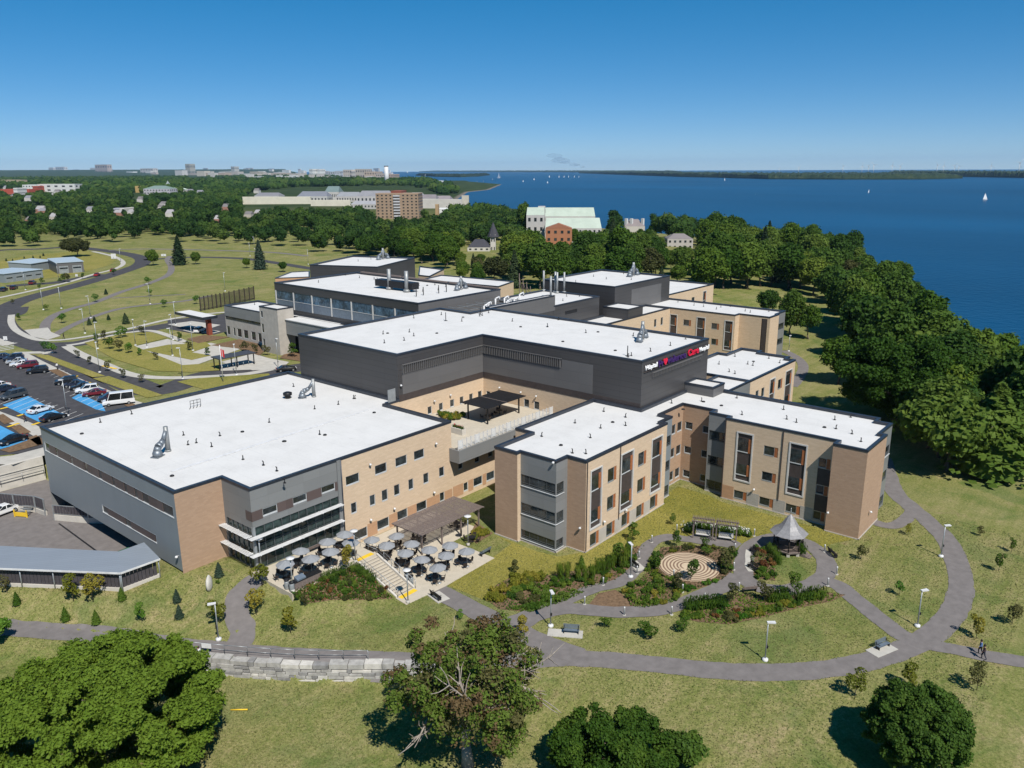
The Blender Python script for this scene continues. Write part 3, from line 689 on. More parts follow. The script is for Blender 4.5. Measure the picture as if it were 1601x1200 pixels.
# pale interior glimpsed at the foot of the glazing
for z in (4.65, 6.95):                                            # sun shades of white blades
    mb = MB()
    for k in range(4):
        d0 = -.2-k*.22
        frA2.slab(mb, -.95, 13.1, z, z+.05, d0-.15, d0); frA1.slab(mb, -.2, 6.25, z, z+.05, d0-.15, d0)
    for a in (0.2, 3.2, 6.4, 9.6, 12.8): frA2.slab(mb, a-.04, a+.04, z-.06, z-.002, -1.05, 0)
    for a in (.3, 3.0, 5.8): frA1.slab(mb, a-.04, a+.04, z-.06, z-.002, -1.05, 0)
    mb.build('sun_shade', M['white_metal'], A)
def ribbonwin(fr, a0, a1, z0, z1, cuts):
    mb = MB(); fr.slab(mb, a0, a1, z0, z0+.1, -.05, .14); fr.slab(mb, a0, a1, z1-.06, z1, .0, .14); fr.slab(mb, a0, a0+.06, z0+.1, z1-.06, 0, .14); fr.slab(mb, a1-.06, a1, z0+.1, z1-.06, 0, .14)
    o = mb.build('window', M['sill'], A)
    mb = MB(); fr.slab(mb, a0+.06, a1-.06, z0+.1, z1-.06, .10, .13); mb.build('pane', M['glass'], o)
    mb = MB()
    for c0, c1 in cuts: fr.slab(mb, c0, c1, z0+.1, z1-.06, .04, .098)
    mb.build('infill_panel', M['purple_panel'], o)
ribbonwin(frA8, .7, 38.9, 9.5, 11.0, [(2.2, 4.4), (5.2, 9.5), (10.4, 14.2), (15.2, 18.6), (19.6, 22.6), (23.4, 26.0), (26.9, 28.9), (29.7, 31.0), (32.6, 36.2)])
ribbonwin(frA8, 18.3, 33.5, 4.5, 5.7, [(19.8, 25.0), (26.6, 33.0)])
mb = MB(); mb.face([(42.2, 89.5, 2.7), (42.2, 127.5, 2.7), (46.5, 127.5, 2.7), (46.5, 89.5, 2.7)]); mb.build('soffit', M['blue_and_shaded_panel'], A)
mb = MB(); fr = Frame((46.4, 127.4), (46.4, 89.4)); fr.slab(mb, 0, fr.L, -.4, 2.69, 0, .2); fr.slab(mb, fr.L-.01, fr.L+1.1, -.3, 2.69, -4.0, .19)
mb.build('dock_wall', M['purple_panel'], A)
for i, a in enumerate((9.0, 16.0, 24.0)):
    mb = MB(); fr.slab(mb, a, a+3, -.2, 2.3, -.06, -.004); mb.build('dock_door', M['frame'], A)
zr = 12.72
vents(A, [(128, 678, 1), (157, 660), (206, 647), (287, 680), (294, 695), (307, 692), (331, 698), (344, 681), (380, 718), (379, 675, 1), (421, 660), (445, 690, 1), (508, 680, 1), (492, 639), (529, 632), (421, 660), (412, 727), (433, 736), (445, 755), (585, 645, 1), (553, 623), (459, 604), (444, 690, 1), (269, 744, 1), (555, 623), (500, 679)], zr)
x, y = U(263, 705, zr); duct_stack(A, x, y, zr, .85, 3.6, False)
x, y = U(491, 620, zr); duct_stack(A, x, y, zr, .75, 2.6, False)
x, y = U(450, 622, zr); mb = MB(); mb.lathe([(.5, 0), (.5, .5), (.75, .55), (.75, .95), (.4, 1.1)], (x, y, zr), n=14); mb.build('roof_fan', M['black'], A)
x, y = U(298, 637, zr); mb = MB()                                 # access ladder rail
for k in range(4): mb.pipe([(x+k*.6, y, zr), (x+k*.6, y, zr+1.1)], .04, 5); mb.pipe([(x+k*.6-.6, y-.8, zr+.06), (x+k*.6, y, zr+.06)], .05, 5)
mb.pipe([(x, y, zr+1.1), (x+1.8, y, zr+1.1)], .04, 5); mb.pipe([(x, y, zr+.6), (x+1.8, y, zr+.6)], .04, 5); mb.build('guard_rail', M['black'], A)
mb = MB(); a = np.array(U(268, 737, zr)); b = np.array(U(577, 640, zr)); d = (b-a)/np.hypot(*(b-a)); mb.obox((a+b)/2, d, np.hypot(*(b-a))/2, .3, zr, zr+.05); mb.build('walkway_pad', M['white_metal'], A)
for p in ((66.8, 81.75, 11.0), (79.5, 81.75, 10.6), (70.8, 81.75, 3.1), (66.4, 81.75, 2.9), (78.8, 81.75, 3.0)): lamp_wall(A, p, (0, -1))
lamp_wall(A, (42.2, 88.6, 4.6), (-1, 0))
mb = MB(); mb.tube((61.95, 81.6, .1), (61.95, 81.6, 13.0), .09, 6); mb.build('downpipe', M['parapet'], A)

# ---- middle link below the terrace
LK = thing('hospital_link', 'low brick link with roof terrace between the two front wings', 'building')
mb = MB(); f = Frame((83.0, 81.75), (107.0, 81.75)); hs = [(2.5, 3.5, .8, 2.25), (4.8, 6.9, .8, 2.3), (7.9, 9.9, .8, 2.3), (1.4, 2.4, 4.8, 6.3), (5.2, 6.3, 4.8, 6.3), (8.4, 9.5, 4.8, 6.3)]
facade(mb, f, -.2, 8.5, hs)
mb.build('wall', M['brick'], LK)
for h in hs: window(LK, f, *h)
mb = MB(); mb.box(83.02, 106.95, 79.9, 96.65, 8.52, 8.9); mb.build('terrace_deck', M['patio'], LK)
mb = MB(); mb.box(82.45, 95.3, 79.66, 79.9, 6.9, 8.95); mb.box(82.45, 82.7, 79.9, 81.7, 6.9, 8.95); mb.box(95.06, 95.3, 79.9, 81.7, 6.9, 8.95); mb.box(95.3, 106.9, 79.7, 79.9, 8.0, 8.95); mb.box(82.72, 95.04, 79.91, 81.72, 6.9, 7.0)
mb.build('fascia', M['grey_panel'], LK)
mb = MB()
for a0, a1 in ((.1, 2.4), (3.6, 4.7), (7.0, 7.8), (10, 23.8)): mb = MB(); f.slab(mb, a0, a1, .5, 2.4, -.02, .02); mb.build('brick_band', M['brick_brown'], LK)
R = random.Random(5)
gl = NT('terrace_screen_glass'); gl.b.inputs['Base Color'].default_value = (.75, .78, .8, 1); gl.b.inputs['Roughness'].default_value = .2; gl.b.inputs['Alpha'].default_value = .2; M['screen'] = gl.mat; g2_ = gl.mat.copy(); g2_.name = 'frosted_screen_glass'; g2_.node_tree.nodes['Principled BSDF'].inputs['Alpha'].default_value = .5; M['screen_pale'] = g2_
tr = thing('terrace_railing', 'pale glass railing with white posts along the roof terrace edge', 'railing')
x = 82.6; k = 0
while x < 106:
    wd = .95; yy = 79.98
    mb = MB(); mb.box(x, x+.1, yy-.05, yy+.05, 8.955, 10.55); mb.build('post', M['white_metal'], tr)
    mb = MB(); mb.box(x+.12, x+wd-.02, yy-.012, yy+.012, 9.05, 10.45); mb.build('glass_panel', M['screen'] if k % 4 else M['screen_pale'], tr)
    x += wd; k += 1

# ---- right front wing
Rw = thing('hospital_wing', 'three storey buff brick wing with L shaped white roof round the garden lawn', 'building')
PR_ = [(78.6, 69.1), (78.6, 65.05), (79.3, 65.05), (79.3, 59.0), (81.8, 59.0), (81.8, 55.95), (103.0, 55.95), (103.0, 57.0), (106.4, 57.0), (106.4, 59.0), (113.7, 59.0), (113.7, 53.6), (112.0, 53.6), (112.0, 50.3),
       (110.9, 50.3), (110.9, 33.5), (109.2, 33.5), (109.2, 28.9), (118.0, 28.9), (118.0, 29.8), (123.9, 29.8), (123.9, 32.0), (125.6, 32.0), (125.6, 62.9), (106.8, 62.9), (106.8, 72.0), (86.6, 72.0), (86.6, 69.1)]
hr = {}
hr[2] = [(65.0, 59.0+.16, 8.3, 9.9, '-'), (65.0, 59.16, 4.15, 5.75, '-'), (65.0, 59.16, .45, 1.75, '-')]
hr[3] = [(79.46, 81.0, 8.3, 9.9, '-'), (79.46, 81.0, 4.15, 5.75, '-'), (79.46, 81.0, .45, 1.75, '-')]
hr[5] = [(82.75, 85.6, 2.8, 11.5, 's'), (90.2, 93.6, 2.85, 11.7, 's'), (98.5, 101.8, 2.9, 11.7, 's'), (87.0, 89.15, 8.35, 10.4, 'o'), (87.0, 89.15, 4.2, 6.3, 'o'), (94.9, 97.1, 8.4, 10.5, 'o'), (94.9, 97.1, 4.3, 6.4, 'o'),
         (83.0, 85.1, .3, 2.2, 'o'), (87.0, 89.1, .3, 2.25, 'o'), (90.9, 93.0, .35, 2.3, 'o'), (94.9, 97.0, .35, 2.3, 'o'), (98.8, 101.0, .4, 2.4, 'o')]
hr[7] = [(103.4, 106.2, z, z+1.6, '-') for z in (.4, 4.5, 8.6)]
hr[9] = [(x0, x1, z, z+1.7) for z in (.6, 4.6, 8.6) for x0, x1 in ((110.2, 111.4), (112.0, 113.5))]
hr[10] = [(58.5, 57.2, z, z+1.3) for z in (.6, 4.75, 8.9)]+[(55.4, 54.2, z, z+1.3) for z in (.6, 4.75, 8.9)]
hr[12] = [(53.45, 50.45, z, z+1.6, '-') for z in (.4, 4.5, 8.65)]
hr[14] = [(48.35, 45.65, 3.5, 11.4, 's'), (40.2, 37.5, 3.4, 11.5, 's'), (44.0, 41.8, 8.55, 10.1, 'o'), (44.0, 41.8, 4.5, 6.0, 'o'), (35.85, 34.15, 8.55, 10.1, 'o'), (35.85, 34.15, 4.5, 5.95, 'o'),
          (48.2, 46.1, .5, 1.9, 'o'), (44.1, 41.9, .5, 1.9, 'o'), (40.0, 37.8, .5, 1.9, 'o'), (35.9, 34.2, .5, 1.9, 'o')]
hr[19] = [(118.3, 123.6, z, z+1.5, '-') for z in (.5, 4.5, 8.5)]
block(Rw, PR_, -.4, 13.2, [M['brick'], M['grey_panel'], M['blue_and_shaded_panel'], M['brick_tan']], {0: 3, 4: 3, 9: 3, 10: 3, 16: 3, 17: 3, 2: 1, 3: 1, 6: 1, 7: 2, 8: 2, 11: 1, 12: 1, 13: 1, 18: 1, 19: 1, 20: 1}, hr)
for e, z in ((2, 8.3), (2, 4.15), (2, .45), (3, 8.3), (3, 4.15), (3, .45)):
    f = Frame(PR_[e], PR_[e+1]); hgt = 1.6 if z > 1 else 1.3
    window(Rw, f, .05 if e == 2 else .16, f.L-.16 if e == 2 else 1.7, z, z+hgt, 'r')
for z in (8.3, 4.15, .45):                                        # projecting sill rails that turn the corner
    mb = MB(); f = Frame(PR_[2], PR_[3]); f.slab(mb, .05, f.L+.1, z-.09, z-.02, -.12, .02); f2 = Frame(PR_[3], PR_[4]); f2.slab(mb, .02, 1.75, z-.09, z-.02, -.12, .02); mb.build('sill', M['sill'], Rw)
for e, zz in ((7, (.4, 4.5, 8.6)), (12, (.4, 4.5, 8.65)), (19, (.5, 4.5, 8.5))):
    f = Frame(PR_[e], PR_[e+1]); hh = hr[e]
    for h in hh:
        a, b = sorted((f.along(h[0]), f.along(h[1]))); window(Rw, f, a, b, h[2], h[3], 'r')
f = Frame(PR_[14], PR_[15]); mb = MB()
for c0, c1 in ((46.1, 44.1), (41.9, 40.0), (37.8, 35.9)): mb = MB(); f.slab(mb, f.along(c0)+.03, f.along(c1)-.03, .1, 2.1, -.03, .02); mb.build('stone_band', M['stone'], Rw)
mb = MB(); f.slab(mb, f.along(50.25), f.along(48.25), -.2, 2.3, -.025, .02); mb.build('brick_band', M['brick_brown'], Rw)
for z0, z1 in ((6.02, 8.5), (1.95, 4.45)): mb = MB(); f.slab(mb, f.along(35.85), f.along(33.9), z0, z1, -.02, .02); mb.build('infill_panel', M['strip_panel'], Rw)
f5 = Frame(PR_[5], PR_[6]); mb = MB()
for c0, c1 in ((85.1, 87.0), (89.1, 90.9), (93.0, 94.9), (97.0, 98.8)): mb = MB(); f5.slab(mb, f5.along(c0)+.03, f5.along(c1)-.03, .1, 2.2, -.03, .02); mb.build('stone_band', M['limestone'], Rw)
mb = MB()
for fr_, a in ((f5, .18), (f5, 8.2), (f, f.along(41.2)), (f, .1)): mb = MB(); fr_.slab(mb, a-.07, a+.07, 2.0 if a > 1 else -.2, 12.86, -.1, .0); mb.build('downpipe', M['strip_panel'], Rw)
mb = MB(); f = Frame(PR_[19], PR_[20]); f.slab(mb, 0, f.L, 8.36, 8.45, -.1, .0); mb.build('sill', M['sill'], Rw)
mb = MB(); pb = offset_poly(PR_, .12)
for i in list(range(0, 19)):
    fr_ = Frame(pb[i], pb[i+1]); fr_.slab(mb, .0, fr_.L, -.3, .14, 0, .11)
mb.build('plinth', M['limestone'], Rw)
vents(Rw, [(847, 682), (895, 708), (923, 684), (899, 661), (877, 696, 1), (944, 643), (958, 660, 1), (978, 665), (939, 669), (1152, 622), (1225, 640), (1160, 648), (1245, 660), (1289, 668, 1), (1307, 670), (1305, 656), (1332, 678), (1346, 690), (1330, 652), (1128, 634, 1), (1097, 627), (1050, 630), (1100, 628, 1), (1068, 640, 1), (978, 652), (916, 709), (1230, 655)], zr)
for p in ((91.6, 55.95, 3.0), (86.0, 55.95, 3.2)): lamp_wall(Rw, p, (0, -1))
for p in ((110.9, 44.9, 2.9), (109.2, 33.2, 3.0), (81.8, 56.6, 3.6), (79.3, 59.3, 13.0)): lamp_wall(Rw, p, (-1, 0))
lamp_wall(Rw, (113, 28.9, 3), (0, -1)); lamp_wall(Rw, (119.5, 29.8, 2.6), (0, -1))
mb = MB(); mb.tube((108.4, 64.6, zr), (108.4, 64.6, zr+1.7), .3, 10); mb.lathe([(.3, 1.7), (.42, 1.75), (.42, 1.95), (.1, 2.1)], (108.4, 64.6, zr), n=10); mb.build('roof_fan', M['galv'], Rw) if False else None

# ---- central tall block with the sign
T = thing('hospital_block', 'central tall charcoal clad block with stepped white roof and lettered sign', 'building')
PT = [(107.0, 63.05), (129.7, 63.05), (129.7, 114.6), (123.0, 114.6), (123.0, 123.6), (86.05, 123.6), (86.05, 96.7), (107.0, 96.7)]
block(T, PT, 12.75, 20.9, [M['dark_panel']], {}, {}, cope='parapet', pz=.45)
mb = MB(); fi, fj = Frame(PT[6], PT[7]), Frame(PT[7], PT[0])
hl = [(6.5, 7.5, 8.9, 10.35), (9.25, 10.25, 8.92, 10.35), (12.05, 13.1, 8.92, 10.35), (14.55, 15.55, 8.92, 10.35), (17.05, 18.05, 8.92, 10.35), (19.45, 20.5, 8.95, 10.35)]
hj = [(.7, 1.7, 8.95, 10.3), (9.7, 10.9, 8.85, 10.4), (12.0, 13.2, 8.85, 10.4)]
facade(mb, fi, 8.4, 12.74, hl); facade(mb, fj, 8.4, 12.74, hj); f0 = Frame(PT[0], PT[1]); facade(mb, f0, -.3, 12.74, []); fr_ = Frame(PT[1], PT[2]); facade(mb, fr_, -.3, 12.74, []); fr_ = Frame(PT[5], PT[6]); facade(mb, fr_, 3, 12.74, []); fr_ = Frame(PT[3], PT[4]); facade(mb, fr_, 3, 12.74, []); fr_ = Frame(PT[4], PT[5]); facade(mb, fr_, 3, 12.74, [])
mb.build('wall', M['brick'], T)
for h in hl: window(T, fi, *h)
for h in hj: window(T, fj, *h)
mb = MB(); fi.slab(mb, .05, fi.L-.1, 12.74, 13.85, -.06, .03); fj.slab(mb, .1, fj.L-.05, 12.74, 13.85, -.06, .03); mb.build('band_panel', M['strip_panel'], T)
mb = MB(); fi.slab(mb, .9, fi.L-.07, 13.86, 17.3, -.05, .03); fj.slab(mb, .07, 24.4, 13.86, 17.25, -.05, .03); fj.slab(mb, 18.02, 24.4, 17.26, 18.8, -.05, .03); mb.build('cladding', M['mid_panel'], T)
def louvre(fr, a0, a1, z0, z1, step, out, parent):
    mb = MB(); fr.slab(mb, a0, a1, z1-.1, z1, -out, .02); fr.slab(mb, a0, a1, z0, z0+.1, -out*.3, .02)
    a = a0
    while a < a1-.1: fr.slab(mb, a, a+.09, z0+.1, z1-.1, -out, .0); a += step
    return mb.build('louvre', M['mid_panel'], parent)
louvre(fi, .9, fi.L-.06, 17.35, 18.95, .46, .34, T); louvre(fj, .06, 18.0, 17.3, 19.0, .42, .30, T)
louvre(f0, 3.2, 20.0, 17.5, 18.4, .5, .3, T)
mb = MB(); mb.box(83.6, 85.2, 96.52, 96.62, 12.72, 15.3); mb.build('door', M['frame'], T)
lamp_wall(T, (86.4, 96.7, 15.6), (0, -1))
for p in ((98, 96.7, 11.4), (94, 96.7, 11.2)): lamp_wall(T, p, (0, -1))
for p in ((107, 92.5, 11.6), (107, 87.5, 11.6), (107, 84.0, 11.5)): lamp_wall(T, p, (-1, 0))
zt2 = 20.45
vents(T, [(599, 522), (601, 536), (632, 532), (647, 525), (683, 521, 1), (640, 519), (606, 521, 1), (647, 497), (690, 492), (724, 496, 1), (750, 494), (754, 493), (764, 489), (722, 502), (801, 502), (856, 511), (814, 511, 1), (856, 510), (935, 519, 1), (990, 525), (1048, 540), (1017, 549), (987, 556), (982, 558), (962, 548, 1), (880, 534, 1), (916, 520), (1072, 530), (873, 500)], zt2)
for p in ((697, 501), (751, 491), (981, 556)):
    x, y = U(*p, zt2); mb = MB(); mb.tube((x, y, zt2), (x, y, zt2+1.7), .08, 6); mb.lathe([(.4, 0), (.1, .1)], (x, y, zt2), n=8); mb.build('flue', M['black'], T)
x, y = U(1004, 531, zt2); duct_stack(T, x, y, zt2, .8, .3)
def text_mesh(s, size, mat, name, parent, fr, a, z, ext=.08, shear=0.0):
    cu = bpy.data.curves.new(name, 'FONT'); cu.body = s; cu.size = size; cu.extrude = ext; cu.offset = .012*size; cu.shear = shear
    ob = bpy.data.objects.new(name, cu); col.objects.link(ob); dg = bpy.context.evaluated_depsgraph_get(); dg.update()
    me = bpy.data.meshes.new_from_object(ob.evaluated_get(dg)); wd = max(v.co.x for v in me.vertices)-min(v.co.x for v in me.vertices)
    bpy.data.objects.remove(ob); me.materials.clear(); me.materials.append(mat)
    o = link(name, me, parent)
    t, n_ = fr.t, fr.n; q = fr.pt(a, z, -.22)
    o.matrix_world = Matrix(((t[0], 0, n_[0], q[0]), (t[1], 0, n_[1], q[1]), (0, 1, 0, z), (0, 0, 0, 1))); return o, wd
M['sg_white'] = plain('white_letter', (.85, .85, .85), .5, var=.02); M['sg_purple'] = plain('dark_purple_letter', (.045, .018, .11), .4, var=.05); M['sg_red'] = plain('red_letter', (.62, .015, .05), .4, var=.05)
def word(s, a0, a1, z, hgt, mat):
    o, wd = text_mesh(s, hgt/.73, mat, 'sign_lettering', T, f0, a0, z)
    k = (a1-a0)/wd; t = f0.t; n_ = f0.n; q = f0.pt(a0, z, -.22)
    o.matrix_world = Matrix(((t[0]*k, 0, n_[0], q[0]), (t[1]*k, 0, n_[1], q[1]), (0, 1, 0, z), (0, 0, 0, 1)))
word('Hôpital', .7, 4.3, 19.25, .75, M['sg_white']); word('Pr', 4.7, 6.35, 18.95, 1.15, M['sg_purple']); word('vidence', 7.6, 14.0, 19.0, 1.15, M['sg_purple']); word('Care', 14.7, 18.5, 19.0, 1.2, M['sg_red']); word('Hospital', 18.9, 22.4, 19.1, .75, M['sg_white'])
mb = MB()                                                          # the red emblem standing for the o
hp = [(0, -.55), (.3, -.28), (.58, .05), (.62, .35), (.42, .58), (.18, .55), (0, .36), (-.18, .55), (-.42, .58), (-.62, .35), (-.58, .05), (-.3, -.28)]
c = (7.0, 19.5); b0 = [f0.pt(c[0]+p[0], c[1]+p[1], -.16) for p in hp]; b1 = [f0.pt(c[0]+p[0], c[1]+p[1], -.3) for p in hp]
mb.face(b1)
for i in range(12): mb.face([b0[i], b0[(i+1) % 12], b1[(i+1) % 12], b1[i]])
mb.build('sign_emblem', M['sg_red'], T)
mb = MB(); f0.slab(mb, .5, 22.5, 18.86, 18.92, -.2, -.02); f0.slab(mb, .5, 22.5, 19.9, 19.95, -.12, -.02); mb.build('sign_rail', M['strip_panel'], T)
# small rooftop box where block and wing meet, and its neighbour
mb = MB(); PB = [(121.4, 57.6), (125.5, 57.6), (125.5, 63.0), (121.4, 63.0)]
block(T, PB, 12.4, 14.5, [M['mid_panel']], {}, {}, pz=.25, pw=.3)
block(T, [(125.65, 56.7), (134.2, 56.7), (134.2, 63.0), (125.65, 63.0)], -.3, 13.25, [M['grey_panel']], {}, {}, pz=.4, pw=.3)

# ---- rear blocks
B2 = thing('hospital_block', 'left rear charcoal block with long band of blue glazing facing the forecourt', 'building')
P2 = [(124.5, 188.0), (124.5, 132.0), (153.0, 132.0), (153.0, 188.0)]
block(B2, P2, 3.0, 20.9, [M['dark_panel'], M['mid_panel']], {1: 1}, {0: [(187.6, 132.4, 14.2, 18.8, '-')]})
f = Frame(P2[0], P2[1]); hs = f.along
mb = MB()
for k in range(8): a = .4+k*7.93; f.slab(mb, min(a, 55.4)-.16, min(a, 55.4)+.16, 14.2, 18.8, -.1, .14)
f.slab(mb, .4, 55.6, 16.35, 16.45, .0, .13)
o = mb.build('window_band', M['white_frame'], B2)
mb = MB(); f.slab(mb, .3, 55.7, 16.4, 18.8, .1, .14); mb.build('pane', M['blue_glass'], o)
mb = MB(); f.slab(mb, .3, 55.7, 14.2, 16.35, .06, .13); mb.build('spandrel_panel', M['blue_coping'], o)
block(B2, [(122.4, 182.0), (122.4, 158.4), (124.4, 158.4), (124.4, 182.0)], 3, 13.2, [M['mid_panel']], {}, {}, pz=.3, pw=.25)
x, y = U(627, 449, zt2)
for k, (px, py) in enumerate(((609, 452), (636, 456))):
    x, y = U(px, py, zt2); mb = MB(); mb.tube((x, y, zt2), (x, y, zt2+5.2), .5, 12); mb.lathe([(.9, 0), (.9, .5), (.55, .7)], (x, y, zt2), n=12); mb.build('exhaust_stack', M['galv'], B2)
x0, y0 = U(592, 449, zt2); x1, y1 = U(650, 456, zt2)
mb = MB(); mb.obox(((x0+x1)/2, (y0+y1)/2), ((x1-x0)/math.hypot(x1-x0, y1-y0), (y1-y0)/math.hypot(x1-x0, y1-y0)), math.hypot(x1-x0, y1-y0)/2, 1.2, zt2+.6, zt2+2.3); mb.build('roof_unit', M['black'], B2)
vents(B2, [(498, 441), (562, 434), (590, 437), (585, 436), (661, 455), (685, 453), (697, 448), (725, 447), (540, 430), (655, 446), (668, 446, 1), (680, 445)], zt2)
for p in ((651, 463), (662, 461), (686, 458), (698, 456)):
    x, y = U(*p, zt2); mb = MB(); mb.tube((x, y, zt2), (x, y, zt2+2.0), .12, 6); mb.build('flue', M['black'], B2)
x, y = U(721, 452, zt2); duct_stack(B2, x, y, zt2, .8, .2)
mb = MB()
for k in range(3): mb.box(152.2, 152.9, 132.5+k*18, 149.5+k*18, 20.9, 21.15+k*.05)
mb.build('pipe_bridge', M['grey_wood'], B2)
YD = thing('plant_yard', 'sunken rooftop plant yard with white bent pipes between the rear blocks', 'plant yard')
mb = MB(); mb.box(123.1, 153, 114.8, 131.9, 16.8, 17.2); mb.box(130.2, 153.0, 114.72, 115.1, 17.2, 20.9); mb.build('floor', M['mid_panel'], YD)
rng = random.Random(3)
for k in range(9):
    x = 133+k*2.0; y = 121+rng.uniform(-3, 4); mb = MB(); hgt = rng.uniform(2.4, 3.8)
    mb.pipe([(x, y, 17.2), (x, y, 17.2+hgt), (x+1.4, y, 17.2+hgt+.3), (x+1.5, y, 17.2+hgt-.5)], .2, 8); mb.build('bent_pipe', M['white_metal'], YD)
mb = MB()
for k in range(7): mb.box(131+k*3, 131.15+k*3, 116, 129, 19.3, 19.45); mb.box(131+k*3, 131.15+k*3, 118, 118.15, 17.2, 19.3)
for y in (116.5, 119, 122, 126): mb.box(131, 150, y, y+.12, 19.46, 19.55)
mb.build('pipe_rack', M['galv'], YD)
S1 = thing('hospital_block', 'stepped charcoal block with five slim steel flues behind the central roof', 'building')
block(S1, [(129.9, 114.8-.05), (152.5, 114.75), (152.5, 116.5), (129.9, 116.5)], 12.5, 20.9, [M['dark_panel']], {}, {}, pz=.2, pw=.2)
block(S1, [(152.55, 114.75), (172.0, 114.75), (172.0, 133.0), (152.55, 133.0)], 3, 18.4, [M['dark_panel']], {}, {}, pz=.4)
for p in ((850, 455), (861, 465), (868, 457), (871, 458), (882, 458)):
    x, y = U(*p, 18.0); mb = MB(); mb.tube((x, y, 18.0), (x, y, 18+5.6), .28, 10); mb.lathe([(.6, 0), (.6, .4), (.3, .6)], (x, y, 18.0), n=10); mb.build('flue', M['galv'], S1)
vents(S1, [(906, 463), (886, 463), (865, 467), (880, 470)], 18.0)
mb = MB(); f = Frame((152.55, 114.75), (172, 114.75)); f.slab(mb, 4.6, 9.6, 15.6, 16.4, -.05, .0); mb.build('louvre', M['black'], S1)
B5 = thing('hospital_block', 'right rear charcoal block with flat white roof and grey front panel', 'building')
P5 = [(179.7, 115.0), (209.0, 115.0), (209.0, 139.0), (179.7, 139.0)]
block(B5, P5, -.3, 20.0, [M['dark_panel']], {}, {})
mb = MB(); f = Frame(P5[0], P5[1]); f.slab(mb, 8.3, 24.4, 12.6, 18.2, -.05, .02); mb.build('cladding', M['mid_panel'], B5)
x, y = U(990, 431, 19.5); duct_stack(B5, x, y, 19.5, .95, .1)
vents(B5, [(900, 441), (948, 436), (987, 437), (928, 432), (975, 428)], 19.5)
block(B5, [(174.1, 107.2), (181.2, 107.2), (181.2, 114.9), (174.1, 114.9)], 12.5, 15.5, [M['dark_panel']], {}, {}, pz=.25, pw=.3)
BL = thing('hospital_link', 'low rear link of orange brown brick with small white roof decks', 'building')
block(BL, [(130.0, 107.0), (195.4, 107.0), (195.4, 114.9), (130.0, 114.9)], -.3, 13.2, [M['brick']], {}, {0: [(187.0, 188.2, 8.8, 11.0), (190.5, 191.7, 8.8, 11.0)]})
RB = thing('hospital_wing', 'right rear brick wing with tall white framed window strips above the sloping lawn', 'building')
PRB = [(195.6, 125.0), (195.6, 88.0), (198.2, 88.0), (198.2, 79.7), (204.0, 79.7), (204.0, 80.4), (210.0, 80.4), (210.0, 125.0)]
block(RB, PRB, -1.5, 13.2, [M['brick'], M['grey_panel']], {4: 1, 5: 1}, {0: [(107.1, 104.7, 3.4, 11.4, 's'), (99.0, 96.3, 3.4, 11.5, 's'), (90.9, 88.4, 3.4, 11.5, 's'), (102.9, 100.6, 8.6, 10.3, 'o'), (94.6, 92.4, 8.6, 10.3, 'o'), (94.4, 92.4, 4.4, 6.1, 'o'), (102.9, 100.6, 4.4, 6.1, 'o')],
      2: [(82.0, 80.4, 3.0, 12.5, '-')], 5: [(204.4, 209.4, 4.4, 6.0, '-'), (204.4, 209.4, 8.5, 10.1, '-')]})
f = Frame(PRB[2], PRB[3]); mb = MB(); f.slab(mb, 6.2, 7.8, 3.0, 12.5, .06, .12); mb.build('window', M['strip_panel'], RB)
f = Frame(PRB[5], PRB[6]); window(RB, f, .4, 5.4, 4.4, 6.0, 'r'); window(RB, f, .4, 5.4, 8.5, 10.1, 'r')
vents(RB, [(1085, 477), (1100, 479), (1127, 480), (1142, 479), (1165, 486), (1173, 488), (1202, 487), (1060, 472), (1120, 483)], zr)
RC = thing('hospital_wing', 'far right rear brick wing end with flat white roof below dark trees', 'building')
c = [U(1046, 452, 13.2), U(1062, 465.5, 13.2), U(1119, 451, 13.2), U(1052, 442, 13.2)]
block(RC, [(212.0, 119.0), (246.0, 119.0), (246.0, 141.0), (212.0, 141.0)], -1.5, 13.2, [M['brick']], {}, {0: [(238.5, 241.0, 5, 11.6, 's'), (231, 233, 8.6, 10.4), (225, 227, 8.6, 10.4)]})
MW = thing('hospital_wing', 'short middle right brick wing with white roof beside the curved footpath', 'building')
PM = [(134.3, 56.7), (155.6, 56.7), (155.6, 58.6), (157.5, 58.6), (157.5, 65.2), (159.2, 65.2), (159.2, 69.8), (152.0, 69.8), (152.0, 71.8), (134.3, 71.8)]
block(MW, PM, -.4, 13.2, [M['brick'], M['grey_panel']], {1: 1, 2: 1}, {0: [(137.0, 138.4, 8.7, 10.6), (139.6, 141.0, 8.7, 10.6), (143.2, 145.9, 3.5, 11.6, 's'), (147.4, 149.5, 8.6, 10.6, 'o'), (150.8, 154.3, 3.5, 11.7, 's'), (147.4, 149.5, 4.4, 6.4, 'o')]})
vents(MW, [(1124, 569), (1149, 557), (1202, 560), (1178, 565, 1), (1177, 571), (1169, 569), (1140, 581), (1149, 584), (1118, 590, 1), (1219, 567)], zr)
# link along the far side of the tall block to the middle wing
LM = thing('hospital_link', 'plain low link with white roof between tall block and middle right wing', 'building')
block(LM, [(129.9, 71.9), (140.0, 71.9), (140.0, 106.9), (129.9, 106.9)], -.3, 13.2, [M['brick']], {}, {}, pz=.4)
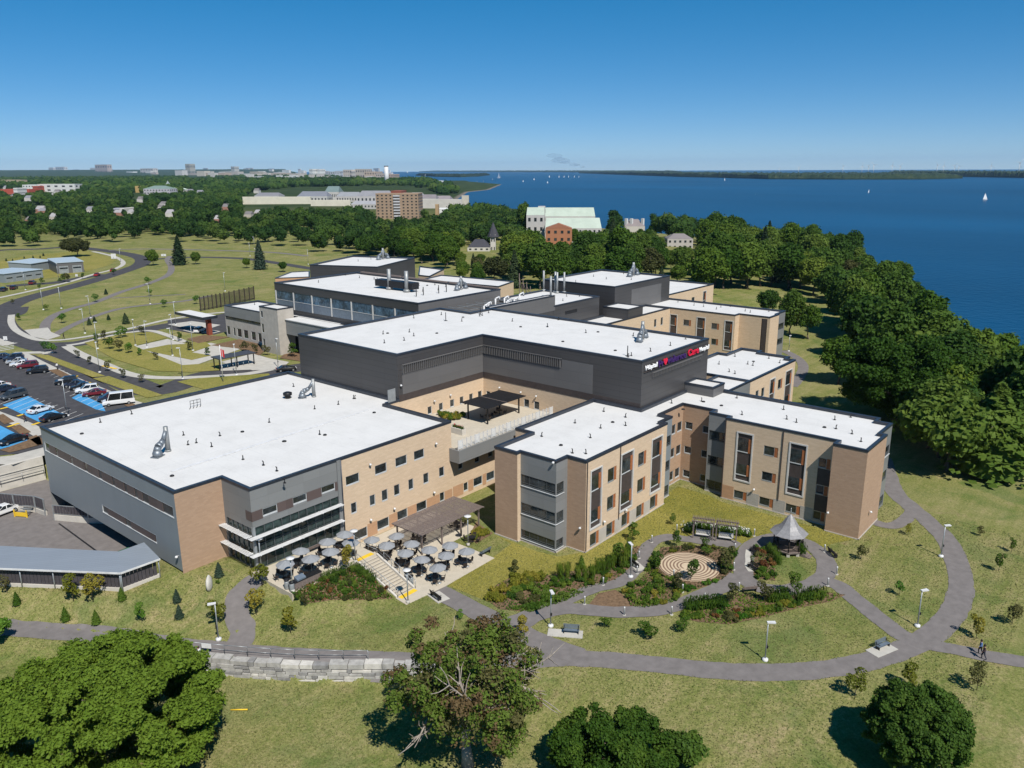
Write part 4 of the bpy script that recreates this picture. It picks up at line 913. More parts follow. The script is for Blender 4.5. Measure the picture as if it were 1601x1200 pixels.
# entrance block and limestone stair tower
B4 = thing('entrance_block', 'two storey entrance block of limestone and grey cladding with white roof', 'building')
P4 = [(120.5, 207.5), (120.5, 183.0), (131.5, 183.0), (131.5, 207.5)]
block(B4, P4, 3.5, 13.2, [M['limestone']], {}, {0: [(207.2, 205.6, 4.7, 7.3), (203.9, 202.9, 4.7, 7.2), (201.9, 199.8, 4.7, 7.2), (198.7, 196.5, 4.7, 7.2), (194.9, 192.8, 4.7, 7.2), (191.6, 189.6, 4.7, 7.2), (207.4, 184, 9.2, 10.2, '-')]})
f = Frame(P4[0], P4[1]); mb = MB(); f.slab(mb, .0, 23.5, 10.2, 12.88, -.08, .02); f.slab(mb, 23.6, 24.4, 8.9, 12.88, -.08, .02); mb.build('cladding', M['grey_panel'], B4)
window(B4, f, .1, 23.5, 9.2, 10.2, 'r')
vents(B4, [(398, 476)], zr)
ST = thing('stair_tower', 'square pale limestone stair tower rising beside the entrance block', 'tower')
block(ST, [(116.1, 183.0), (116.1, 175.0), (120.9, 175.0), (120.9, 183.0)], 3.5, 16.1, [M['limestone']], {}, {0: [(182.6, 181.6, 5, 7.5), (182.6, 181.6, 9, 11.5), (182.6, 181.6, 13, 14.8)]}, pz=.3, pw=.3)
SK = thing('link_bridge', 'grey clad bridge with white roof strip joining stair tower to rear block', 'building')
mb = MB(); mb.box(118.3, 121.4, 150.0, 174.9, 9.3, 13.0); mb.build('wall', M['grey_panel'], SK); mb = MB(); mb.box(118.1, 122.3, 150, 174.9, 13.0, 13.2); mb.build('roof', M['roof'], SK)
B3 = thing('hospital_block', 'rear most charcoal block turned askew with white roof and roof fan by the trees', 'building')
P3 = [(155.6, 214.5), (165.0, 192.7), (190.7, 203.2), (181.9, 225.5)]
block(B3, P3, 3.5, 21.0, [M['dark_panel']], {}, {})
x, y = U(599, 405, 20.5); duct_stack(B3, x, y, 20.5, .9, .1); vents(B3, [(543, 401), (560, 408), (580, 405), (570, 402)], 20.5)
B6 = thing('hospital_wing', 'low rear brick wing with narrow white roof peeping out between rear block and trees', 'building')
block(B6, [U(654, 430, 13), U(672, 432, 13), U(694, 421, 13), U(656, 416, 13)], 3.5, 13.2, [M['brick']], {}, {})
B7 = thing('hospital_wing', 'long low rear brick wing with white roof and scaffold stair at its end', 'building')
c7 = [U(660, 437, 13), U(780, 448, 13), U(803, 440, 13), U(690, 430, 13)]
block(B7, c7, 3.0, 13.2, [M['brick']], {}, {}, pz=.35)
mb = MB(); x, y = U(812, 452, 10)
for k in range(5): mb.tube((x+k*1.4, y-k*.5, 4), (x+k*1.4, y-k*.5, 15.5-k*1.6), .12, 5, m=0); mb.tube((x+k*1.4, y-k*.5, 14-k*1.6), (x+k*1.4+1.4, y-k*.5-.5, 8), .1, 5)
mb.build('scaffold_stair', M['grey_wood'], B7)
B8 = thing('hospital_wing', 'low left rear brick wing with narrow white roof before the meadow', 'building')
block(B8, [U(430, 434, 9), U(484, 432, 9), U(484, 423, 9), U(455, 424.5, 9)], 3.5, 9.0, [M['brick_brown']], {}, {}, pz=.3)
# ------------------------------------------------------------------ trees and other plants
def leafmat(name, dark, mid, light, sc=.5, rnd=.5):
    t = NT(name); p = t.pos(); oi = t.n('ObjectInfo')
    n = t.noise(p, sc, 3, .6); n2 = t.noise(p, sc*6, 2)
    f = t.math('ADD', t.math('ADD', t.math('MULTIPLY', n, .55), t.math('MULTIPLY', n2, .3)), t.math('MULTIPLY', t.math('SUBTRACT', oi.outputs['Random'], .2), rnd))
    k = t.ramp(f, [(.32, dark), (.55, mid), (.82, light)])
    t.b.inputs['Roughness'].default_value = .6; t.b.inputs['Specular IOR Level'].default_value = .08; t.l(k, t.b.inputs['Base Color'])
    tr = t.n('BsdfTranslucent'); t.l(k, tr.inputs['Color']); mx = t.n('MixShader'); mx.inputs[0].default_value = .32
    t.l(t.b.outputs[0], mx.inputs[1]); t.l(tr.outputs[0], mx.inputs[2]); t.l(mx.outputs[0], t.t.nodes['Material Output'].inputs['Surface'])
    return t.mat
M['leaf_dark'] = leafmat('dark_foliage', (.032, .074, .013), (.066, .122, .019), (.12, .175, .03))
M['leaf_mid'] = leafmat('mid_green_foliage', (.036, .082, .011), (.064, .122, .015), (.105, .165, .024))
M['leaf_light'] = leafmat('light_green_foliage', (.05, .10, .014), (.095, .155, .018), (.15, .20, .03))
M['leaf_olive'] = leafmat('olive_foliage', (.045, .055, .020), (.075, .082, .026), (.12, .115, .042))
M['leaf_yellow'] = leafmat('yellow_green_foliage', (.10, .125, .016), (.17, .175, .022), (.26, .22, .035))
M['leaf_blue'] = leafmat('blue_spruce_foliage', (.03, .055, .035), (.06, .09, .06), (.10, .13, .095))
M['leaf_spruce'] = leafmat('dark_spruce_foliage', (.018, .036, .018), (.034, .060, .026), (.062, .09, .04))
M['leaf_red'] = leafmat('russet_foliage', (.11, .045, .02), (.17, .075, .028), (.22, .12, .04))
M['leaf_maple'] = leafmat('maple_foliage', (.05, .105, .010), (.085, .155, .014), (.13, .20, .024), .9)
M['leaf_brown'] = leafmat('withered_foliage', (.07, .045, .025), (.11, .07, .035), (.15, .105, .05))
M['leaf_bright'] = leafmat('bright_green_foliage', (.04, .12, .012), (.07, .18, .02), (.12, .22, .03))
M['flower'] = leafmat('white_flower_heads', (.6, .6, .5), (.75, .75, .68), (.85, .85, .8))
M['red_flower'] = plain('red_flowers', (.45, .03, .04), .7)
def leaf_quads(P, Nn, size, rng):
    n = len(P); a = rng.normal(size=(n, 3)); a -= (a*Nn).sum(1, keepdims=True)*Nn; a /= np.linalg.norm(a, axis=1, keepdims=True)+1e-9; b = np.cross(Nn, a)
    s = size*rng.uniform(.6, 1.35, (n, 1)); r = rng.uniform(.5, .85, (n, 1))
    V = np.stack([P+a*s, P+b*s*r, P-a*s, P-b*s*r], 1).reshape(-1, 3)
    return V
def crown_arrays(blobs, n, size, rng, core=.7, keep=.82, updir=.25, squash=1.0, fuzz=(.78, 1.04)):
    B = np.array(blobs, float); c, r = B[:, :3], B[:, 3]
    m = int(n*1.7); k = rng.choice(len(B), m, p=r**2/np.sum(r**2)); d = rng.normal(size=(m, 3)); d[:, 2] += updir; d /= np.linalg.norm(d, axis=1, keepdims=True)
    P = c[k]+d*(r[k]*rng.uniform(*fuzz, m))[:, None]*np.array([1, 1, squash])
    ok = np.ones(m, bool)
    for i in range(len(B)):
        q = (P-c[i])/np.array([1, 1, squash]); ok &= ~((np.einsum('ij,ij->i', q, q) < (r[i]*keep)**2*.9) & (k != i))
    P, d = P[ok][:n], d[ok][:n]; m = len(P)
    Nn = d*.65+rng.normal(size=(m, 3))*.55+np.array([0, 0, .35]); Nn /= np.linalg.norm(Nn, axis=1, keepdims=True)
    V = [leaf_quads(P, Nn, size, rng)]
    if core:
        for i in range(len(B)):
            th = np.linspace(0, 2*np.pi, 7)[:-1]; ph = np.linspace(-1.35, 1.35, 5); quads = []
            S = [[c[i]+core*r[i]*np.array([math.cos(p)*math.cos(t), math.cos(p)*math.sin(t), squash*math.sin(p)]) for t in th] for p in ph]
            for a in range(4):
                for b in range(6): quads += [S[a][b], S[a][(b+1) % 6], S[a+1][(b+1) % 6], S[a+1][b]]
            V.append(np.array(quads))
    V = np.concatenate(V); return V
def quads_mesh(name, V, mat): return np_mesh(name, V, np.arange(len(V)).reshape(-1, 4), mat)
def blobs_round(h, w_, rng, n=24, zlo=.28, flat=1.0, rb=(.3, .46), kr=(.74, 1.06)):
    out = []; R_ = w_/2; zc = h*(zlo+1)/2; rz = h*(1-zlo)/2
    for i in range(n):
        d = rng.normal(size=3); d /= np.linalg.norm(d); r = R_*rng.uniform(*rb)
        k = rng.uniform(*kr)
        p = np.array([d[0]*(R_-r)*k, d[1]*(R_-r)*k, zc+d[2]*max(rz-r*flat, .1)*k]); out.append((*p, r))
    out.append((0, 0, zc, min(R_, rz)*.75)); return out
def trunk_mb(h, r, rng, lim=5, spread=1.5, top=.5):
    mb = MB(); p = np.array([0, 0, -.15]); n = 4; pts = [p]
    for i in range(n): p = p+np.array([rng.uniform(-.04, .04)*h, rng.uniform(-.04, .04)*h, (h*top+.15)/n]); pts.append(p)
    for i in range(n): mb.tube(pts[i], pts[i+1], r*(1-.16*i)*(1.25 if i == 0 else 1), 7, r2=r*(1-.16*(i+1)))
    for i in range(lim):
        a = rng.uniform(0, 6.28); b = pts[rng.randint(2, n+1)]; e = b+np.array([math.cos(a)*spread, math.sin(a)*spread, h*rng.uniform(.12, .28)]); mb.tube(b, e, r*.45, 5, r2=r*.15)
    return mb
PROTO = {}
def proto(kind, seed):
    "crown and trunk meshes of one tree form about 12 m tall"
    key = (kind, seed)
    if key in PROTO: return PROTO[key]
    rng = np.random.RandomState(seed*17+len(kind))
    if kind == 'round': h, w_ = 13.0, 11.5; V = crown_arrays(blobs_round(h, w_, rng, 34, .2, rb=(.2, .4)), 4200, .38, rng, fuzz=(.62, 1.12), keep=.65)
    elif kind == 'tall': h, w_ = 15.5, 10.0; V = crown_arrays(blobs_round(h, w_, rng, 38, .16, rb=(.22, .46)), 4400, .38, rng, fuzz=(.62, 1.12), keep=.65)
    elif kind == 'loose': h, w_ = 12.5, 11.0; V = crown_arrays(blobs_round(h, w_, rng, 20, .25, rb=(.24, .4)), 2200, .40, rng, core=.55, fuzz=(.62, 1.12), keep=.65)
    elif kind == 'wide': h, w_ = 10.5, 14.5; V = crown_arrays(blobs_round(h, w_, rng, 30, .22, rb=(.2, .34)), 4000, .38, rng, fuzz=(.62, 1.12), keep=.65)
    elif kind == 'spruce':
        h, w_ = 13.5, 6.5; B = []
        V = conifer_arrays(h, w_, 2600, .36, rng)
    tm = trunk_mb(h, .28, rng).mesh('trunk', M['bark'])
    PROTO[key] = (quads_mesh('crown', V, M['leaf_mid']), tm, h, w_); return PROTO[key]
def conifer_arrays(h, w_, n, size, rng):
    t = rng.uniform(0, 1, n)**.8; z = h*(.06+.94*t); lay = np.floor(t*14); fr = t*14-lay
    R_ = (w_/2)*(1-t)**.85*(.72+.42*(1-fr)); a = rng.uniform(0, 6.283, n); lob = 1+.16*np.sin(a*5+lay*1.7); q = np.sqrt(rng.uniform(.25, 1, n))
    P = np.stack([np.cos(a)*R_*q*lob, np.sin(a)*R_*q*lob, z-.12*R_*q], 1)
    Nn = np.stack([np.cos(a)*.5, np.sin(a)*.5, np.full(n, .7)], 1)+rng.normal(size=(n, 3))*.35; Nn /= np.linalg.norm(Nn, axis=1, keepdims=True)
    V = leaf_quads(P, Nn, size, rng); C = []
    for k in range(6):
        z0, z1 = h*(.05+.9*k/6), h*(.05+.9*(k+1)/6); r0, r1 = w_/2*.7*(1-k/6)**.85, w_/2*.7*(1-(k+1)/6)**.85+.01
        for b in range(8):
            a0, a1 = b*.7854, (b+1)*.7854; C += [(math.cos(a0)*r0, math.sin(a0)*r0, z0), (math.cos(a1)*r0, math.sin(a1)*r0, z0), (math.cos(a1)*r1, math.sin(a1)*r1, z1), (math.cos(a0)*r1, math.sin(a0)*r1, z1)]
    return np.concatenate([V, np.array(C)])
def put_tree(kind, seed, x, y, z, sx, sz, mat, name, label, cat='tree', group=None, rz=None):
    cm, tm, h, w_ = proto(kind, seed)
    t = thing(name, label, cat, (x, y, z), 0, group)
    t.scale = (sx, sx, sz); t.rotation_euler = (0, 0, (x*7.3+y*3.1) % 6.28 if rz is None else rz)
    c = link('crown', cm, t); c.material_slots[0].link = 'OBJECT'; c.material_slots[0].material = M[mat]
    link('trunk', tm, t); return t
# protected views of far buildings: no nearer tree may cover these parts of the picture
KEEP = [(588, 297, 658, 336), (380, 300, 550, 318), (505, 289, 533, 300), (550, 298, 736, 324), (822, 326, 941, 356), (858, 350, 888, 374), (728, 376, 778, 391), (974, 344, 1010, 356), (1042, 368, 1084, 382), (601, 258, 609, 291), (210, 290, 288, 302), (-5, 288, 119, 300),
        (678, 318, 686, 332), (74, 262, 104, 270), (140, 257, 170, 270), (216, 263, 242, 270), (290, 256, 300, 272), (296, 262, 625, 279), (60, 257, 260, 273), (-5, 279, 40, 286), (30, 390, 145, 470), (150, 392, 240, 440), (210, 398, 480, 420)]
rh = random.Random(31); HOUSES = []
for k in range(26):
    px = rh.uniform(0, 400); yb = rh.uniform(290, 350); s_ = (yb-245)/80; w_ = rh.uniform(6, 11)*s_+2; HOUSES.append((px, px+w_, yb, yb-rh.uniform(7, 10)*s_-1)); KEEP.append((px+1, HOUSES[-1][3], px+w_-1, yb-4*s_))
def hides(x, y, z, h, w_):
    px, py = PR(x, y, z); _, pt = PR(x, y, z+h); hw = w_*.45*FPX/math.hypot(math.hypot(x, y), 50)
    for a, b, c, d in KEEP:
        if px+hw > a and px-hw < c and pt < d and py > d-1: return True
    return False
F1 = [(-90, 389), (60, 385), (100, 381), (150, 383), (215, 374), (300, 379), (330, 386), (430, 381), (470, 392), (540, 399), (600, 404), (660, 414), (700, 428), (735, 448), (800, 452), (842, 458), (850, 430), (848, 376), (822, 352), (795, 343), (740, 346), (660, 352), (585, 352), (530, 346), (380, 340), (330, 335), (250, 322), (-90, 318)]
F2 = [(842, 455), (1050, 446), (1075, 452), (1125, 459), (1165, 450), (1210, 452), (1290, 463), (1335, 440), (1400, 428), (1310, 412), (1235, 398), (1130, 375), (1000, 366), (960, 360), (900, 370), (848, 360)]
F3 = [(1296, 468), (1300, 500), (1318, 540), (1335, 600), (1372, 650), (1432, 690), (1475, 725), (1560, 742), (1660, 745), (1680, 560), (1500, 508), (1480, 492), (1440, 472), (1400, 425), (1330, 440)]
FAR = [(-90, 320), (250, 323), (340, 337), (380, 340), (375, 325), (390, 300), (470, 292), (600, 290), (640, 290), (700, 306), (735, 304), (690, 290), (640, 277), (600, 276), (-90, 268)]
FAR2 = [(530, 346), (585, 352), (660, 352), (740, 346), (790, 340), (742, 330), (690, 330), (660, 336), (590, 336)]
def scatter(poly, cell, rng, dmin, dmax):
    out = []
    xs = [U(max(-60, min(1640, p[0])), p[1], 3) for p in poly]; x0, x1 = min(p[0] for p in xs), max(p[0] for p in xs); y0, y1 = min(p[1] for p in xs), max(p[1] for p in xs)
    gx_, gy_ = np.meshgrid(np.arange(x0, x1, cell), np.arange(y0, y1, cell)); gx_ = gx_.ravel(); gy_ = gy_.ravel()
    gx_ = gx_+rng.uniform(-.42, .42, len(gx_))*cell; gy_ = gy_+rng.uniform(-.42, .42, len(gy_))*cell
    r = np.hypot(gx_, gy_); k = (r > dmin) & (r < dmax); gx_, gy_, r = gx_[k], gy_[k], r[k]; hz_ = H(gx_, gy_)
    v = np.stack([gx_, gy_, hz_-CAMH], 1); qq = v@cF; px = 800.5+FPX*(v@cR)/qq; py = 600+FPX*(v@cD)/qq
    k = inside(px, py, poly) & (hz_ > -2.6) & (px > -70) & (px < 1670)
    return list(zip(gx_[k], gy_[k], hz_[k], r[k], px[k], py[k]))
rng = np.random.RandomState(11)
cand = [('left', *c) for c in scatter(F1, 11.5, rng, 240, 1100)]+[('lake', *c) for c in scatter(F2, 12.0, rng, 200, 900)]+[('right', *c) for c in scatter(F3, 10.0, rng, 120, 460)]
cand.sort(key=lambda c: c[4]-(400 if c[0] == 'right' else 0)-(40 if c[0] == 'lake' else 0))
FL = {'left': 'in the wood beyond the meadow and rear blocks', 'lake': 'in the lakeside wood behind the right rear wing', 'right': 'in the wood right of the garden path'}
KD = [('round', 'leaf_dark', 'dark green round crowned tree'), ('tall', 'leaf_dark', 'tall dark green broadleaf tree'), ('round', 'leaf_mid', 'mid green round crowned tree'), ('tall', 'leaf_mid', 'tall mid green broadleaf tree'),
      ('loose', 'leaf_light', 'light green loosely leaved tree'), ('loose', 'leaf_olive', 'olive grey loosely leaved tree'), ('wide', 'leaf_dark', 'low wide dark crowned tree'), ('spruce', 'leaf_spruce', 'dark pointed spruce tree')]
stuffV = []; cnt = 0
def lowtree(x, y, z, h, w_, rng, n, size):
    B = [(rng.uniform(-.24, .24)*w_, rng.uniform(-.24, .24)*w_, h*rng.uniform(.35, .78), w_*rng.uniform(.2, .32)) for _ in range(7)]
    V = crown_arrays(B, n, size, rng, core=.78); return V+np.array([x, y, z])
for c in cand:
    reg, x, y, z, r, px, py = c
    if reg == 'left' and py > 366 and px < 560 and rng.rand() < .6: continue
    pk = rng.choice(8, p=[.14, .12, .22, .16, .15, .11, .05, .05]) if reg == 'left' else rng.choice(8, p=[.27, .25, .17, .1, .06, .04, .05, .06])
    kind, mat, lab = KD[pk]; s = rng.uniform(.72, 1.12); 
    if reg == 'right' and px > 1420 and py < 560: s *= .62
    s *= 1.3 if reg != 'left' else (1.25 if r < 480 else 1.0)
    h0 = {'round': 13, 'tall': 15.5, 'loose': 12.5, 'wide': 10.5, 'spruce': 13.5}[kind]; w0 = {'round': 11.5, 'tall': 10, 'loose': 11, 'wide': 14.5, 'spruce': 6.5}[kind]
    if hides(x, y, z, h0*s, w0*s):
        s *= .5
        if hides(x, y, z, h0*s, w0*s): continue
    if cnt < 285:
        cnt += 1
        put_tree(kind, int(rng.randint(3)), x, y, z, s, s*rng.uniform(.88, 1.1), mat, 'spruce_tree' if kind == 'spruce' else 'broadleaf_tree', lab+' '+FL[reg], 'tree', lab+'s '+FL[reg])
    else:
        d = (r-300)/800; stuffV.append(lowtree(x, y, z, h0*s, w0*s*1.05, rng, int(max(150, 420-d*330)), .55+.35*max(d, 0)))
wd = stuffV[:]
for c in scatter(FAR, 16, rng, 700, 1700)+scatter(FAR2, 12, rng, 400, 1300):
    if hides(c[0], c[1], c[2], 10, 16) or rng.rand() < .12: continue
    wd.append(lowtree(c[0], c[1], c[2], rng.uniform(8, 14), rng.uniform(13, 20), rng, 75, 1.15))
for c in scatter(FAR, 34, rng, 1700, 5200):
    if hides(c[0], c[1], c[2], 9, 30) or rng.rand() < .2: continue
    wd.append(lowtree(c[0], c[1], c[2], rng.uniform(8, 15), rng.uniform(24, 42), rng, 26, 2.6))
for k, cs in enumerate((((.02, .05, .012), (.045, .088, .018), (.095, .14, .03)), ((.03, .07, .014), (.07, .122, .022), (.125, .175, .038)), ((.05, .09, .02), (.105, .155, .03), (.165, .21, .05)))):
    tag(link('far_wood', quads_mesh('far_wood', np.concatenate([v for i, v in enumerate(wd) if (i*7+i//5) % 7 in ((0, 3, 5), (1, 4, 6), (2,))[k]]), leafmat('far_wood_foliage', *cs, .12, .06))), kind='stuff')
# trees that stand alone
def solo(kind, seed, px, py, hpx, wscale, mat, name, label, z=None):
    p = G(px, py) if z is None else (*U(px, py, z), z)
    lo, hi = 0, 60
    for _ in range(40):
        m = (lo+hi)/2
        if PR(p[0], p[1], p[2]+m)[1] > hpx: lo = m
        else: hi = m
    h = proto(kind, seed)[2]; s = lo/h
    return put_tree(kind, seed, p[0], p[1], p[2], s*wscale, s, mat, name, label)
solo('wide', 1, 121, 401, 371, 1.15, 'leaf_olive', 'broadleaf_tree', 'wide low olive green tree standing alone beside the road bend')
solo('round', 2, 239, 415, 388, .9, 'leaf_mid', 'broadleaf_tree', 'small round tree beside the road between bend and spruce')
solo('spruce', 1, 281, 414, 368, 1.25, 'leaf_spruce', 'spruce_tree', 'dark spruce at the meadow top beside the round bush')
solo('round', 1, 306, 413, 393, 1.0, 'leaf_dark', 'bush', 'round dark bush right of the spruce at the meadow top')
solo('spruce', 2, 407, 421, 375, 1.15, 'leaf_blue', 'spruce_tree', 'broad grey green spruce standing in the meadow left of the rear blocks')
solo('loose', 1, 443, 425, 408, 1.1, 'leaf_mid', 'broadleaf_tree', 'small leaning green tree right of the meadow spruce')
solo('loose', 2, 386, 419, 402, 1.0, 'leaf_light', 'broadleaf_tree', 'small pale tree close left of the meadow spruce')
solo('tall', 2, 820, 372, 314, .8, 'leaf_dark', 'broadleaf_tree', 'very tall dark tree against the lake left of the green roofed hall')
solo('round', 0, 1104, 461, 386, 1.05, 'leaf_light', 'broadleaf_tree', 'bright green round tree close behind the right rear wing roof')
solo('round', 1, 1168, 452, 376, 1.0, 'leaf_mid', 'broadleaf_tree', 'dense round tree at the edge of the rear lawn')
solo('tall', 1, 1232, 452, 378, 1.2, 'leaf_mid', 'broadleaf_tree', 'tall tree in the lakeside tree line above the rear lawn')
solo('round', 2, 1272, 462, 398, 1.0, 'leaf_light', 'broadleaf_tree', 'lighter green tree at right end of the rear lawn tree line')
solo('tall', 0, 1236, 524, 452, 1.0, 'leaf_dark', 'broadleaf_tree', 'dark bushy tree right of the rear wing corner')
solo('loose', 0, 1264, 530, 476, .8, 'leaf_mid', 'broadleaf_tree', 'slim lighter tree in front of the dark bushy tree by the rear wing')
solo('round', 1, 1200, 492, 452, 1.1, 'leaf_dark', 'broadleaf_tree', 'low dark round tree behind the rear wing corner')
# the large trees near the camera
def near_tree(px, py, z, h, w_, mats, seed, label, n, size, name='broadleaf_tree', nb=70, zlo=.2, rb=(.12, .2), core=.7, squash=.8, lim=9, bark='bark', thin=None, cat='tree', kr=(.74, 1.06), spread=.3, fuzz=(.5, 1.16), shape=None, keep=.5):
    rng = np.random.RandomState(seed); x, y = U(px, py, z); z = float(H(x, y))
    t = thing(name, label, cat, (x, y, z)); B = blobs_round(h, w_, rng, nb, zlo, .8, rb, kr)
    if thin: B = [b for b in B if not (thin(b))]
    if shape: B = [(b[0]*shape(b[2]/h), b[1]*shape(b[2]/h), b[2], b[3]) for b in B]
    V = crown_arrays(B, n, size, rng, core=core, squash=squash, keep=keep, fuzz=fuzz)
    me = quads_mesh('crown', V, M[mats[0]]); o = link('crown', me, t)
    if len(mats) > 1:
        for m_ in mats[1:]: me.materials.append(M[m_])
        nf = len(me.polygons); cx = V.reshape(-1, 4, 3).mean(1); f = np.sin(cx[:, 0]*.9+seed)*np.sin(cx[:, 1]*.8+1)*np.sin(cx[:, 2]*1.1+2)+rng.normal(size=len(cx))*.15
        me.polygons.foreach_set('material_index', np.where(f > .28, 1, 0).astype(np.int32) if len(mats) == 2 else np.where(f > .25, 1, np.where(f < -.3, 2, 0)).astype(np.int32))
    trunk_mb(h, .034*h, rng, lim, w_*spread, .6).build('trunk', M[bark], t); return t, B, rng
near_tree(166, 1218, -2.6, 10.5, 21.2, ['leaf_maple'], 5, 'huge spreading maple with dense bright green leaves at the lower left corner', 150000, .15, nb=330, zlo=.04, rb=(.05, .13), squash=.6, core=.42, kr=(.82, 1.06), spread=.1, shape=lambda t: 1.12-.22*t)
near_tree(1425, 1222, -1.8, 8.2, 9.2, ['leaf_dark'], 8, 'round dark green tree at the lower right edge with its shadow on grass', 52000, .14, nb=190, zlo=.08, rb=(.08, .17), core=.42, kr=(.8, 1.06), spread=.12, shape=lambda t: 1.12-.5*t*t)
dt, DB, drng = near_tree(732, 1206, -2.6, 14.6, 14.2, ['leaf_dark', 'leaf_brown', 'leaf_olive'], 21, 'half dead tree with bleached limbs and thin russet and olive leaves', 34000, .15, nb=125, zlo=.12, rb=(.07, .16), core=0, lim=0, kr=(.7, 1.08), bark='dead_bark', thin=lambda b: (b[2] < 8.0 and b[0]*cR[0]+b[1]*cR[1] < 2.2 and b[0]*cF[0]+b[1]*cF[1] < 1.0))
mb = MB()
def limb(p, d, L, r, lev):
    q = p
    for i in range(3):
        d = d+np.array([drng.normal()*.22, drng.normal()*.22, drng.normal()*.12+.05]); d /= np.linalg.norm(d); e = q+d*L/3
        mb.tube(q, e, r*(1-.2*i), 6 if lev < 2 else 4, r2=r*(1-.2*(i+1)), caps=False); q = e
        if lev < 3 and (i > 0 or lev > 0):
            for _ in range(2 if lev < 3 else 1):
                dd = d+drng.normal(size=3)*.75; dd /= np.linalg.norm(dd); limb(q, dd, L*drng.uniform(.5, .72), r*.5, lev+1)
for k in range(5):
    a = k*1.25+.3; limb(np.array([0, 0, 3.2+k*.75]), np.array([math.cos(a)*.75, math.sin(a)*.75, .75]), 5.2, .25, 1)
mb.build('dead_limb', M['dead_bark'], dt)
t, _, _ = near_tree(955, 1228, -2.6, 6.0, 11.0, ['leaf_mid', 'leaf_light'], 31, 'broad bright green thicket bush at the bottom centre', 46000, .14, 'bush', nb=150, zlo=.02, rb=(.08, .16), spread=.15, kr=(.8, 1.08), core=.42, cat='bush')
near_tree(1065, 1212, -2.2, 3.0, 4.4, ['leaf_dark'], 33, 'small dark bush right of the bright thicket at the bottom edge', 4000, .17, 'bush', nb=18, zlo=.0, rb=(.2, .4), cat='bush')
near_tree(285, 1200, -2.6, 3.0, 7.0, ['leaf_olive', 'leaf_yellow'], 35, 'thin yellowish shrub at the right foot of the huge maple', 3500, .16, 'bush', nb=26, zlo=.0, rb=(.14, .3), core=0, cat='bush')
near_tree(-12, 1008, 0, 3.6, 4.0, ['leaf_bright'], 36, 'bright green tree cut off by the left edge above the path', 4500, .17, nb=20, zlo=.3, rb=(.2, .35))
near_tree(1400, 662, 0, 18.5, 26.0, ['leaf_mid'], 41, 'very large spreading oak left of the dark firs beside the rear lawn', 52000, .28, nb=170, zlo=.08, rb=(.08, .18), core=.45)
for i, (a, b, c, kd, m_, wd_, lb) in enumerate([(1478, 735, 612, 'wide', 'leaf_dark', 1.0, 'broad dark tree at the wood edge above the curved path'), (1545, 742, 600, 'spruce', 'leaf_dark', 1.9, 'broad dark fir right of the broad dark tree at the wood edge'), (1450, 700, 590, 'tall', 'leaf_dark', 1.2, 'dark tree between the large oak and the broad fir'),
    (1520, 640, 540, 'round', 'leaf_dark', 1.3, 'dark round tree behind the firs right of the large oak'), (1590, 640, 545, 'tall', 'leaf_mid', 1.2, 'tall mid green tree at right edge behind the firs'), (1600, 735, 640, 'round', 'leaf_dark', 1.1, 'dark tree at right edge below the tall mid green tree'), (1310, 600, 525, 'round', 'leaf_mid', 1.0, 'lower mid green tree leaning out left of the large oak')]):
    solo(kd, i % 3, a, b, c, wd_, m_, 'fir_tree' if kd == 'spruce' else 'broadleaf_tree', lb)
# young planted trees
YP = []
def young_proto(seed):
    rng = np.random.RandomState(100+seed); h = 4.0; B = [(rng.normal()*.32, rng.normal()*.32, rng.uniform(1.4, 3.6), rng.uniform(.35, .65)) for _ in range(9)]
    V = crown_arrays(B, 620, .13, rng, core=0); mb = MB(); mb.tube((0, 0, -.1), (.05, .03, 2.2), .045, 6, r2=.03); mb.tube((.05, .03, 2.2), (0, .05, 3.6), .03, 5, r2=.01)
    for k in range(5): a = rng.uniform(0, 6.28); mb.tube((.05, .03, 1.5+k*.3), (.05+math.cos(a)*.5, math.sin(a)*.5, 2.1+k*.3), .02, 4, r2=.008)
    return quads_mesh('crown', V, M['leaf_mid']), mb.mesh('trunk', M['bark'])
def conifer_small(seed):
    rng = np.random.RandomState(200+seed); V = conifer_arrays(2.0, 1.5, 900, .09, rng); mb = MB(); mb.tube((0, 0, -.1), (0, 0, 1.8), .05, 5, r2=.01); return quads_mesh('crown', V, M['leaf_blue']), mb.mesh('trunk', M['bark'])
YP = [young_proto(i) for i in range(5)]; CP = [conifer_small(i) for i in range(2)]
def young(px, py, top, mat, label, wide=1.0, con=False, z=None, group=None, name=None):
    p = G(px, py) if z is None else (*U(px, py, z), z); lo, hi = 0, 30
    for _ in range(40):
        m = (lo+hi)/2
        if PR(p[0], p[1], p[2]+m)[1] > top: lo = m
        else: hi = m
    s = lo/(2.0 if con else 4.1); cm, tm = (CP if con else YP)[int(px+py) % (2 if con else 5)]
    t = thing(name or ('young_conifer' if con else 'young_tree'), label, 'tree', p, (px*1.7) % 6.28, group); t.scale = (s*wide, s*wide, s)
    c = link('crown', cm, t); c.material_slots[0].link = 'OBJECT'; c.material_slots[0].material = M[mat]; link('trunk', tm, t); return t
Y_ = 'leaf_yellow'; O_ = 'leaf_olive'; D_ = 'leaf_mid'; L_ = 'leaf_bright'
